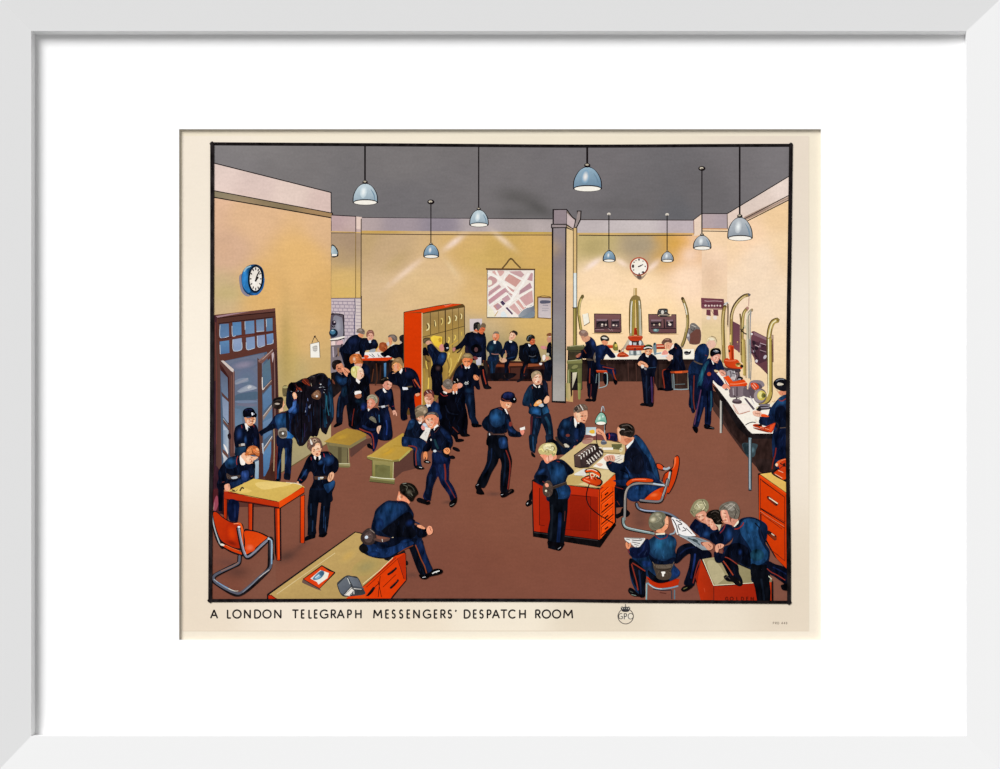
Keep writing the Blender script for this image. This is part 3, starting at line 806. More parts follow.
draw('''
O glazed_door | brown framed double door with small panes above, one leaf standing open on a cloudy sky
@ 205 300 90
P #5c352d 92,170 780,90 800,470 830,1560 830,2300 92,2300
P #43222a 92,170 130,175 130,2200 92,2200
P #6c4239 105,165 780,92 782,130 140,185
P #a8838a 120,180 300,150 500,126 300,165 140,196
L #241214 10 140,205 420,168 780,132
P #55322a 140,205 775,140 776,180 150,255
L #20141c 8 150,262 420,228 772,188
''' + ''.join('P %s %s\nl #b9c4d0 7 %s\n' % c for c in [
 ('#4f7299:#5f7fa8:60','162,268 264,262 268,408 168,424','168,280 170,418 262,404'),('#4f7fae:#5a86b2:60','305,250 402,242 406,385 310,400','300,290 306,398 340,396'),
 ('#5580aa:#6f8cb0:60','444,236 546,228 550,368 450,380','444,240 446,330'),('#5f7f9f:#7b8fb0:90','568,222 655,212 658,345 574,358','574,350 655,345'),
 ('#5a7f9f:#57789a:90','678,208 750,200 752,340 682,350','680,215 684,300'),('#5b86b0:#4c6f9c:90','162,462 268,448 272,588 172,602','166,500 170,600'),
 ('#8f9fbf:#7f97bd:60','310,438 408,422 412,552 318,572','310,440 316,560 405,550 408,470'),('#7f93b8:#7f9ac0:60','455,420 552,405 556,532 465,555','458,470 468,552 550,534'),
 ('#7f90b5:#8d9abb:60','576,398 664,386 668,508 584,522','582,400 588,520 660,508'),('#6f8fb8:#5f80b0:60','682,382 758,368 762,480 690,495','690,494 750,482 758,440')]) + '''
l #4a1d1c 9 150,432 270,418 430,396 560,378 770,352
l #7a4036 6 300,418 420,402 540,385
P #4c6078 200,680 690,575 700,700 790,1500 620,1700 500,2000 160,1900 170,700
P #6b7288:#596b82:90 215,680 660,590 640,800 588,1400 560,1700 330,1700 330,800
g #8a8398 #636d85 430,720 180,60 -10
g #5f7288 #65708a 470,900 110,140 0
p #7d889c 330,900 400,870 470,870 480,905 400,925 340,940
p #8f93a2 340,925 420,885 470,865 480,885 430,910 360,935
p #8c95a6 360,1010 440,960 500,940 570,970 500,1000 400,1030
p #9aa1af 370,1020 440,975 490,945 530,955 580,980 500,1005 420,1015
p #c2c2c6 470,975 495,948 520,965 490,985
p #4d6379 340,1060 450,1030 580,1020 580,1100 450,1110 340,1120
p #71809a 345,1120 450,1115 570,1120 570,1135 450,1145 350,1140
p #6f6f84 370,1150 500,1150 580,1165 500,1185 380,1180
p #5c7188 340,1180 450,1185 580,1200 580,1300 340,1300
P #5c7590:#6b86a2:90 334,1200 400,1220 420,1400 334,1400
P #52312a:#64433b:0 100,170 160,640 170,760 180,1650 205,2300 105,2300
P #3a2330 100,900 118,900 125,2250 100,2250
l #6f3c36 10 120,250 118,500 130,900 128,1600
P #5c3a35 166,675 200,670 330,795 330,1740 300,1740 275,1740 262,850 190,765 160,760
P #3d1d1b 160,700 200,750 268,860 270,1740 255,1600 250,860 175,790
P #cfc0b8 175,675 205,672 320,770 316,805 290,790
l #8f665c 9 318,800 322,1300 325,1700
l #74483c 10 295,840 298,1700
P #5a6075:#6b7f9a:90 170,775 252,865 258,1100 185,1020
P #7d8ba5:#8f9fbb:60 190,1070 262,1130 262,1370 200,1290
P #5d3a32 178,1020 262,1100 268,1140 190,1060
P #c0c6cc:#8bb0bd:90 200,1310 262,1390 262,1420 202,1350
P #6a463c 200,1320 268,1400 270,1440 205,1360
P #a6b4c8:#cfd3da:90 200,1375 262,1450 262,1700 210,1600
P #7c93b0:#aab4c0:0 200,1444 262,1444 262,1700 205,1660
p #ece6e2 205,1600 240,1640 258,1720 225,1660
p #2a1c22 250,1500 280,1480 290,1530 265,1550
P #6a463c 190,1650 260,1720 262,1760 200,1700
P #d9d2cc:#9fb0c4:90 190,1690 250,1760 205,1830 205,1760
P #56352d 582,640 632,700 640,1500 650,1980 600,1980 590,1400
P #7a5048 588,690 760,540 768,575 635,705
P #8f6a60 600,690 755,560 760,545 590,672
l #bfa79c 6 640,660 760,545
P #4c2c2c 755,540 800,560 815,1500 800,2000 760,2000 745,800
P #c2aeb0 740,600 762,575 766,620 750,700
l #8d6a60 8 768,600 776,900 778,1400
l #2b1a1e 9 790,620 800,1100 800,1400
P #56707f:#4f6b85:90 640,735 722,650 738,880 640,980
P #5f82a5:#507299:90 640,1060 738,940 742,1140 650,1240
P #5a7c9b:#55789c:90 645,1290 742,1190 748,1330 650,1400
P #5f4a48 636,1000 740,890 742,925 640,1040
L #c09f88 7 640,1000 738,895
l #e8ddd4 9 636,860 640,990 660,975
P #8a7870 640,1290 742,1160 745,1200 645,1340
l #cfc4bc 6 650,1290 740,1170
P #6b87a8:#4a6f97:90 645,1360 745,1300 740,1480 650,1560
P #5d8ab4:#416b99:90 645,1660 735,1540 735,1700 700,1950 650,1960
P #7d6860 640,1660 745,1510 748,1545 650,1700
l #d9cfc6 7 645,1660 745,1515
P #cdd2d8:#8fa5bd:0 632,1590 650,1590 655,1720 640,1700
P #a8bac8:#7f9fb8:90 555,1800 600,1780 600,1980 555,2000
P #4a2a28 600,1700 640,1700 650,1980 596,1985
P #43261f 660,1970 740,1810 775,1800 785,2010 680,2010
l #7a3420 9 795,1600 780,1800 785,2000
l #bfa27a 8 765,1400 770,1600 765,1900
L #2c1616 8 830,1500 820,1990

O bag | dark maroon cloth bag hanging by the door jamb
@ 205 430 90
p #3a1d28 92,480 130,400 200,560 210,800 190,920 100,900
@ 205 490 90
p #4f1f24 90,0 200,20 210,200 150,240 100,230
p #9b4356 100,130 130,60 150,110 145,170 120,230 95,235
l #6b2a22 14 170,40 160,120 165,210
l #b06a74 8 105,140 98,220
P #2c161a 140,0 200,0 215,280 170,260 150,180

O person | messenger in a peaked cap and belted tunic facing us in the doorway
@ 205 365 90
p #10142a 340,690 400,655 450,650 500,670 540,655 575,680 600,767 610,900 595,950 540,930 530,860 500,1000 420,1010 340,920 320,780
P #0f1a34 330,720 360,700 470,760 470,930 345,920
g #22427c #131b38 380,760 46,90 10
g #24508c #131b38 450,830 22,60
g #1a2a58 #10142a 560,850 26,80
P #12182c 335,900 500,900 470,1080 400,1060 340,1010
P #1b4468:#14263e:90 335,920 455,905 450,960 420,1000 350,1010 330,1000
P #7b6a5c 375,880 445,870 448,898 378,905
P #c0bdb8 400,872 440,870 442,895 402,898
p #dd9a72 440,580 480,590 540,575 562,590 560,630 530,660 500,675 460,655 445,620
p #f0c0a0 470,610 510,600 520,640 490,660 465,640
p #f7c79f 545,585 560,590 556,640 535,650
l #7a2f22 8 500,622 540,628
l #5a2a22 7 535,600 555,602
l #b54a30 7 470,590 540,588
P #f2e9e0 440,650 458,645 490,690 480,720 455,715
p #c9cfd8 470,690 495,690 480,740 465,720
P #0d0f1c 480,690 500,700 485,760 470,767
l #8a2a2a 9 405,670 412,700
l #8a2a2a 8 540,665 545,690
p #0f1020 420,520 440,490 480,475 520,478 545,500 560,530 575,545 570,575 540,582 480,575 430,578
l #23285a 12 450,500 480,490 520,500
p #dfe0e6 515,530 535,530 535,555 522,560
e #8a90a0 545,545 8,8
v 250.6,421.2 4.3 0.5 0
O coat_rack | row of dark greatcoats and caps hanging on wall pegs
@ 275 365 90
p #6a5c3a 85,240 140,235 150,330 90,345
p #b0a46a 90,240 140,236 138,255 92,258
p #141018 150,220 180,195 230,190 270,170 310,150 350,145 400,118 450,100 500,88 550,95 590,140 620,160 640,300 650,500 650,600 600,690 575,760 560,770 520,740 500,700 470,790 440,790 425,800 395,790 370,830 320,890 285,900 250,880 225,820 160,760 140,620 150,500 120,430 130,300
p #101a30 130,300 160,290 190,310 200,380 180,470 140,480 125,420
p #5a2018 145,225 180,195 205,205 250,270 240,295 200,285 160,250
l #b0451f 7 165,225 200,262 225,280
l #b0451f 7 185,205 225,250 245,275
l #2a1416 7 175,215 212,256 236,278
p #6b2a1c 230,215 250,210 300,280 290,292 260,270
l #a4401f 6 240,215 295,282
p #141a20 235,205 260,180 300,180 310,250 300,270 260,230
p #521f18 300,170 320,150 350,148 395,200 400,230 370,232 330,200
l #9c3a1e 7 318,160 360,205 385,225
l #9c3a1e 6 300,180 345,215
p #131116 375,150 400,118 440,125 455,160 470,210 440,230 400,215 380,180
p #17131a 455,120 490,92 540,98 570,130 575,190 540,220 490,200 465,160
l #6a3a2a 10 470,150 490,190 500,210
P #203c68 600,140 620,200 632,300 610,320 585,220
p #123450 590,250 630,220 650,400 655,560 620,640 600,500 585,380
l #1a4e66 14 560,320 565,420 560,560 575,650
l #24687c 9 575,340 578,450 600,560
l #123a56 26 545,500 550,600 560,690
l #174463 14 620,330 640,480 640,580
l #1d5478 9 600,300 618,420 612,520
p #0c0b11 150,232 165,205 190,192 235,250 225,290 180,285
p #0e0d14 232,212 262,178 300,182 318,215 300,240 262,250
p #1c1418 372,165 400,116 442,124 458,165 440,215 400,230
p #17141b 462,135 490,92 545,98 572,135 560,190 510,200 480,190
l #3c3a44 6 380,150 405,124 438,132
l #34323c 6 470,120 500,98 540,104
l #2c3440 6 240,200 265,182 298,188
p #6f4a34 408,330 440,295 470,278 498,292 512,340 490,380 440,378 412,360
p #8a6248 425,325 455,300 485,305 495,335 470,355 440,355
l #3a2418 6 415,345 450,370 500,365
l #b08a68 5 430,315 470,290
e #e6e6e4 465,347 11,11
e #c9cdd2 508,215 9,7
e #8b929c 255,290 7,6
e #7a808c 290,292 6,6
l #dfe0e6 4 490,250 515,246
l #aab0bc 4 530,243 548,247
l #b7a489 5 400,205 408,235
l #9aa0ae 4 545,270 560,275
l #d0d0d6 4 540,300 548,310
l #8a90a0 4 175,295 190,292
l #5b6b9a 7 362,370 366,400
l #7c8cb8 6 392,440 386,480
l #9aa6c4 6 340,505 338,525
l #b8c2d8 4 380,455 376,475
l #4a5a8a 5 345,470 342,500
l #20305c 14 350,430 356,500 345,560
l #1c2a50 9 375,560 378,630
l #16233f 9 250,420 245,540 255,640
l #101c36 9 200,480 205,560 215,640
l #152238 9 300,420 302,520
l #1a2a4c 8 400,520 405,620 400,740
l #14202e 10 470,420 466,560 470,700
l #16283c 9 505,460 505,600 512,700
l #2c4468 6 430,430 428,560
l #0b0a10 8 330,300 335,420
l #0b0a10 8 250,290 240,400
l #22406a 8 225,720 240,800 262,850
l #1c3450 7 300,700 310,800 300,860
l #0b0a10 10 300,300 290,500 300,800
l #0b0a10 10 430,400 420,600 425,790
l #0b0a10 10 520,380 515,600 520,730
l #1c2438 10 220,600 230,760 270,900
l #3a2a5a 5 330,650 330,800

O person | messenger in a blue tunic with raised arm reaching for a hat on the rack
@ 205 365 90
p #15234a 610,767 600,740 680,690 740,620 770,570 830,530 900,510 960,480 1000,430 1040,440 1040,520 1000,560 960,620 960,760 990,790 940,810 830,790 810,720 740,700 660,760 630,790
p #1c4d80:#1a3c66:90 790,560 860,540 920,530 940,560 930,640 900,720 830,740 800,680 780,620
g #1f5a92 #1c4a7c 850,610 60,60
g #2b5fae #1a3f78 985,500 40,44 -45
l #5a2c2c 9 790,545 850,530 910,520
p #10172c 610,740 680,690 760,650 780,700 700,740 640,770
P #0f1424 900,520 930,510 940,700 925,790 900,700
p #f2bd96 845,470 868,440 880,400 878,430 890,440 870,470 870,510 830,515
p #e8a878 855,400 875,398 880,440 860,460
p #2a201c 745,420 760,380 800,358 850,355 868,375 865,440 850,480 800,490 760,475 745,450
p #b9aa98 775,430 800,420 830,428 820,440 790,440
l #0c0c10 16 765,395 800,375 850,370
@ 275 365 90
p #f4b086 195,330 205,305 230,310 245,350 235,380 215,385 200,350
p #f8c8a4 205,320 225,318 230,350 212,350
p #5a3f6f 205,385 240,375 240,400 210,405
p #3f6ab0 200,410 238,395 236,440 225,480 190,520 160,530 150,500 190,460
@ 275 430 90
P #1b5a94 130,0 210,70 180,110 120,100
p #121f42 20,60 110,90 190,100 190,180 185,300 180,420 165,550 140,550 110,530 105,450 110,330 110,230 90,200 70,300 70,420 60,560 10,565 10,300 20,200
P #1c3f70 110,200 130,200 135,300 120,380 108,380
l #1d4d80 16 60,330 40,430 30,540
l #8a3a2a 9 28,180 22,280 16,400 14,540
p #14182a 105,480 165,490 165,548 120,552 98,535
e #0d1220 30,560 26,18
p #8d8478 35,10 60,-20 120,-22 135,10 130,80 70,90 40,60
p #5b5148 45,20 120,10 128,70 60,80
e #e8e6e0 88,38 12,14

O bench | mustard topped box bench at the left
@ 275 430 90
P #7a6c44:#6d6340:0 560,120 590,125 605,175 810,200 812,250 600,240
P #b5903c:#a07c34:0 545,130 600,95 690,30 800,-20 1000,20 1020,60 830,178 600,140
g #be9638 #aa8436 740,80 100,34 -14
P #857649 600,138 830,172 1010,68 1015,100 835,205 600,172
P #6c6342:#7a6f48:60 595,170 805,195 805,370 600,380
P #5a5034 700,190 740,195 740,380 700,380
L #a39866 9 815,200 822,370
P #9a9060 690,370 835,368 835,410 690,400
P #7a7044 690,392 835,400 820,418 700,414
L #cfc9a0 7 700,372 825,374
P #3c2a26 805,205 812,205 812,365 805,365
P #5f3d34 835,205 1010,100 1110,80 1120,120 1010,170 850,300 835,290

O person | boy leaning on the yellow table in the middle of the left side, hand on hip
@ 275 430 90
p #0f1426 360,310 400,270 430,260 520,240 600,240 660,290 700,330 710,400 690,460 650,490 640,550 670,580 660,640 635,700 625,800 400,800 380,767 385,660 410,610 430,540 410,470 380,470 350,540 300,590 255,600 240,575 270,500 310,420 330,370
P #111c34 390,650 640,640 632,770 600,800 500,790 400,800
@ 275 490 90
P #101626 380,0 632,0 610,220 590,400 575,480 490,510 485,430 500,260 515,110 490,110 475,200 455,420 460,480 360,500 365,400 360,200
l #22406a 9 400,150 400,280
l #22406a 9 545,180 540,420
l #1a3558 14 420,340 415,460
l #1e3c62 9 560,300 560,460
P #101626 362,470 458,470 446,520 372,522
p #0d0f18 330,530 370,505 440,500 445,530 400,545 330,568 322,555
p #0d0f18 485,505 520,490 575,475 575,495 540,525 490,520
@ 275 430 90
p #1b4f80:#17386a:90 540,610 600,590 660,560 660,620 620,670 590,700 570,680
g #21508c #16284e 590,330 70,70
g #24518a #142448 505,360 40,30 -30
g #1c3870 #10182e 330,480 40,40
l #1d3f74 14 560,360 540,430 550,480
l #1d4578 16 350,440 300,520 270,560
p #f4b98e 400,235 410,200 455,150 500,150 520,190 505,250 490,290 450,290 425,275
p #f9d0ac 440,180 490,170 500,210 470,230 440,220
l #7a4a30 6 425,235 438,242
l #6a3a2a 6 462,215 480,205
l #b03a2a 9 455,270 475,268
p #6b4c40 355,170 365,120 400,90 450,80 490,95 515,130 530,190 510,200 495,150 460,140 440,180 410,200 405,240 380,220 362,200
p #8d6a58 370,140 410,100 460,90 490,120 450,130 410,150
p #e9e2da 388,105 400,110 420,155 400,160
c #c9b090 6 420,120 440,100 460,120 440,135
e #3a2a24 440,118 8,8
P #f0ece6 430,290 445,285 465,320 455,335 438,320
P #f0ece6 480,292 508,280 510,310 490,335
P #0b0d18 455,310 485,300 490,345 475,365 450,340
l #9c3034 8 400,300 405,335
l #b03038 9 540,262 550,300
l #7a3a34 8 600,250 620,275
P #4c3428 435,515 575,510 578,545 440,550
P #bfae90 500,520 535,520 535,545 505,548
P #7f9ab4 478,525 498,522 500,552 480,555
l #e0e4e8 4 500,530 540,525
p #f0b288 590,520 610,480 640,465 658,490 650,530 630,560 600,575 585,550
l #a8623e 5 610,490 600,540
l #a8623e 5 630,490 620,550
p #e8a980 240,580 262,575 268,630 250,640
e #6f655c 220,620 28,42 20
e #8d8880 215,612 12,16
l #a3302c 7 272,545 300,560
l #1a1a22 6 660,420 640,470
v 316.9,450.8 4.8 -0.1 -12
O person | auburn boy bending over the left table, writing
@ 205 430 90
p #10162c 145,470 180,400 230,340 260,310 320,290 370,290 400,350 440,370 500,370 550,350 555,400 555,480 540,540 510,560 500,600 420,620 290,650 240,660 150,660 130,600 150,540
p #1b3f66:#16305a:60 220,360 270,310 340,295 360,330 350,400 300,430 240,420
g #21588c #18385f 290,350 60,50 -20
p #15325c 270,590 330,570 400,540 480,530 500,560 420,600 290,645
p #2a4a90 400,470 480,450 480,540 420,570
g #33549a #22427f 445,500 26,46
p #14203c 490,420 555,370 550,480 530,540 500,540
l #b03a2c 8 365,290 350,340 355,385
l #8a4030 7 510,520 530,510
l #7a3a34 7 190,580 215,575
p #4a3a34 240,480 300,510 390,500 380,530 300,545 250,540
p #b9bcc0 290,525 350,515 360,535 310,545
P #0d1020 130,600 230,590 240,650 200,720 190,900 150,900 150,680
p #f6ede2 385,310 400,280 440,310 445,380 400,385
p #f3b890 400,290 440,250 520,290 570,295 590,305 560,330 540,340 530,360 500,378 460,370 430,330
p #f9cda6 460,310 510,300 510,340 470,350
l #c06a48 5 500,320 520,340 510,360
p #c06a38 455,250 470,210 500,180 550,175 590,200 605,240 605,280 590,298 540,275 490,280 455,285 440,270
p #dd8a50 470,230 500,200 530,195 520,250 490,270
p #f0b07a 565,200 590,205 600,230 575,225
l #8a4424 6 520,200 530,250 560,270
l #8a4424 6 480,280 540,272 598,295
l #e8a070 6 560,240 600,250
p #efa988 215,620 240,600 270,600 280,650 260,690 230,680
p #c97850 215,660 250,680 300,665 280,690 220,692
p #e3a070 420,620 430,590 480,575 520,570 515,600 460,625
p #a35c30 420,625 440,600 480,595 450,630
v 251.5,458.8 4.2 0.9 25
O table | red framed table with a yellow top at the left
@ 205 430 90
P k 195,680 265,690 560,765 575,790 215,720
P #d8b85f:#d3b058:60 250,680 540,540 800,575 975,585 1095,625 1110,636 800,868 560,765 350,700
p #e6c878 560,590 760,570 960,600 800,640 640,660
p #e3c26a 330,670 430,640 520,680 420,700
l #2a2418 14 300,665 330,675
l #3a3020 16 390,675 410,640 430,650
l #4a3a24 6 280,685 340,680 360,660
l #e9d9b0 6 900,580 980,590 1060,602
@ 275 430 90
l #efe0c0 7 170,595 220,590 300,615
@ 205 490 90
P #7a1e10 215,30 500,100 820,140 1088,-40 1088,30 830,205 500,150 210,105
P #b02c10:#bf330f:0 212,20 260,15 500,75 820,130 825,190 500,130 215,95
P #e84a10 822,135 1085,-30 1085,20 830,190
@ 275 430 90
P #ec4f10:#d83c08:0 45,795 318,632 326,650 326,690 50,868
@ 205 490 90
L k 6 260,30 420,52 800,128
L k 9 220,102 480,140 820,198
L k 7 835,200 1100,30
P k 208,95 252,110 250,330 208,310
P #c4350c:#8f220c:0 212,98 245,105 240,330 212,305
P k 478,150 540,152 535,450 480,445
P #a92a10:#d94010:0 484,152 524,152 522,445 486,445
P k 766,195 842,200 848,740 846,785 796,783 774,700
P #7a1c10:#d8400c:0 778,205 828,205 832,775 800,775
P #ee4a10 805,210 825,208 830,770 812,770
e #c8380e 818,772 17,10
@ 275 490 90
P k 278,70 330,50 330,590 275,585
P #e8450c:#c9380c:90 286,75 326,58 324,585 286,578
e #c9380c 304,582 18,8
p #101a34 -450,0 -440,0 -440,0
@ 205 490 90
p #0f1c44 262,112 372,130 375,240 360,350 330,352 262,320
l #1a2c5c 20 330,160 335,300

O chair | red tubular steel chair at the lower left corner
@ 205 490 90
l k 40 92,260 95,360 130,520 175,610 200,640
l #aab0b4 14 84,270 96,380 130,500 165,595
p k 85,240 130,240 200,300 290,350 380,362 420,385 430,460 440,560 440,640 400,665 330,655 240,620 170,570 130,480 95,340
p #c2330c:#a6260c:20 92,255 130,250 200,312 290,362 375,375 372,460 380,560 395,640 330,640 250,605 180,555 140,470 105,350
g #d83c0a #b22a0c 300,480 70,120 -10
g #7e1c0c #ab280c 300,590 90,30 20
p #ea5a20 330,372 380,362 410,385 435,480 452,600 440,640 415,560 400,440 385,390
l #f58a5a 10 320,375 370,372
p k 430,450 520,445 600,465 680,500 705,530 640,600 480,730 440,700
p #d83f0a:#e04a14:60 438,462 520,458 600,478 675,515 690,530 620,590 475,710 450,660 445,560
g #f0704a #de450e 500,640 60,50
l k 36 200,620 300,680 420,720
l #d43e0c 26 200,610 300,665 410,705
l #f0703c 6 230,610 300,645 380,675
e #e9e3cf 192,608 26,12 15
l k 44 368,420 385,520 410,640 440,720 480,750 560,690 640,610 720,540 740,560 735,640 745,770
l #7d7f8f 24 374,425 392,520 420,640 445,715 480,740 560,680 640,600 705,548
l #b9bac6 8 385,430 400,520 430,650 455,715
l #8f90a0 8 500,730 600,650 690,570
e #eef0ee 378,410 16,10
@ 205 545 90
l k 48 725,-60 722,60 720,200 705,270 620,360 500,470 400,540 330,545 240,500 150,440 100,400 100,350 180,300 320,230 375,200 385,120
l #585a68 26 385,120 378,190 330,225 180,295 105,340 98,385 140,430 240,490 330,530 395,530 500,450 620,340 715,265 735,200 735,60 730,-60
l #7fa9c8 13 742,-50 742,80 742,210
l #a5acb4 10 100,380 160,425 250,480 330,512
l #e0dccc 6 240,470 320,508 370,510
l #cfc8c0 7 560,400 640,330 715,275
l #86685f 14 180,290 300,238 370,195
l #6f97bc 10 140,412 200,448 260,480
l #7d8290 10 420,525 520,440 600,360
l #e9e3da 12 700,-68 722,-66
@ 205 490 90
l #9db9cc 12 700,530 730,550 745,600 742,760
''')
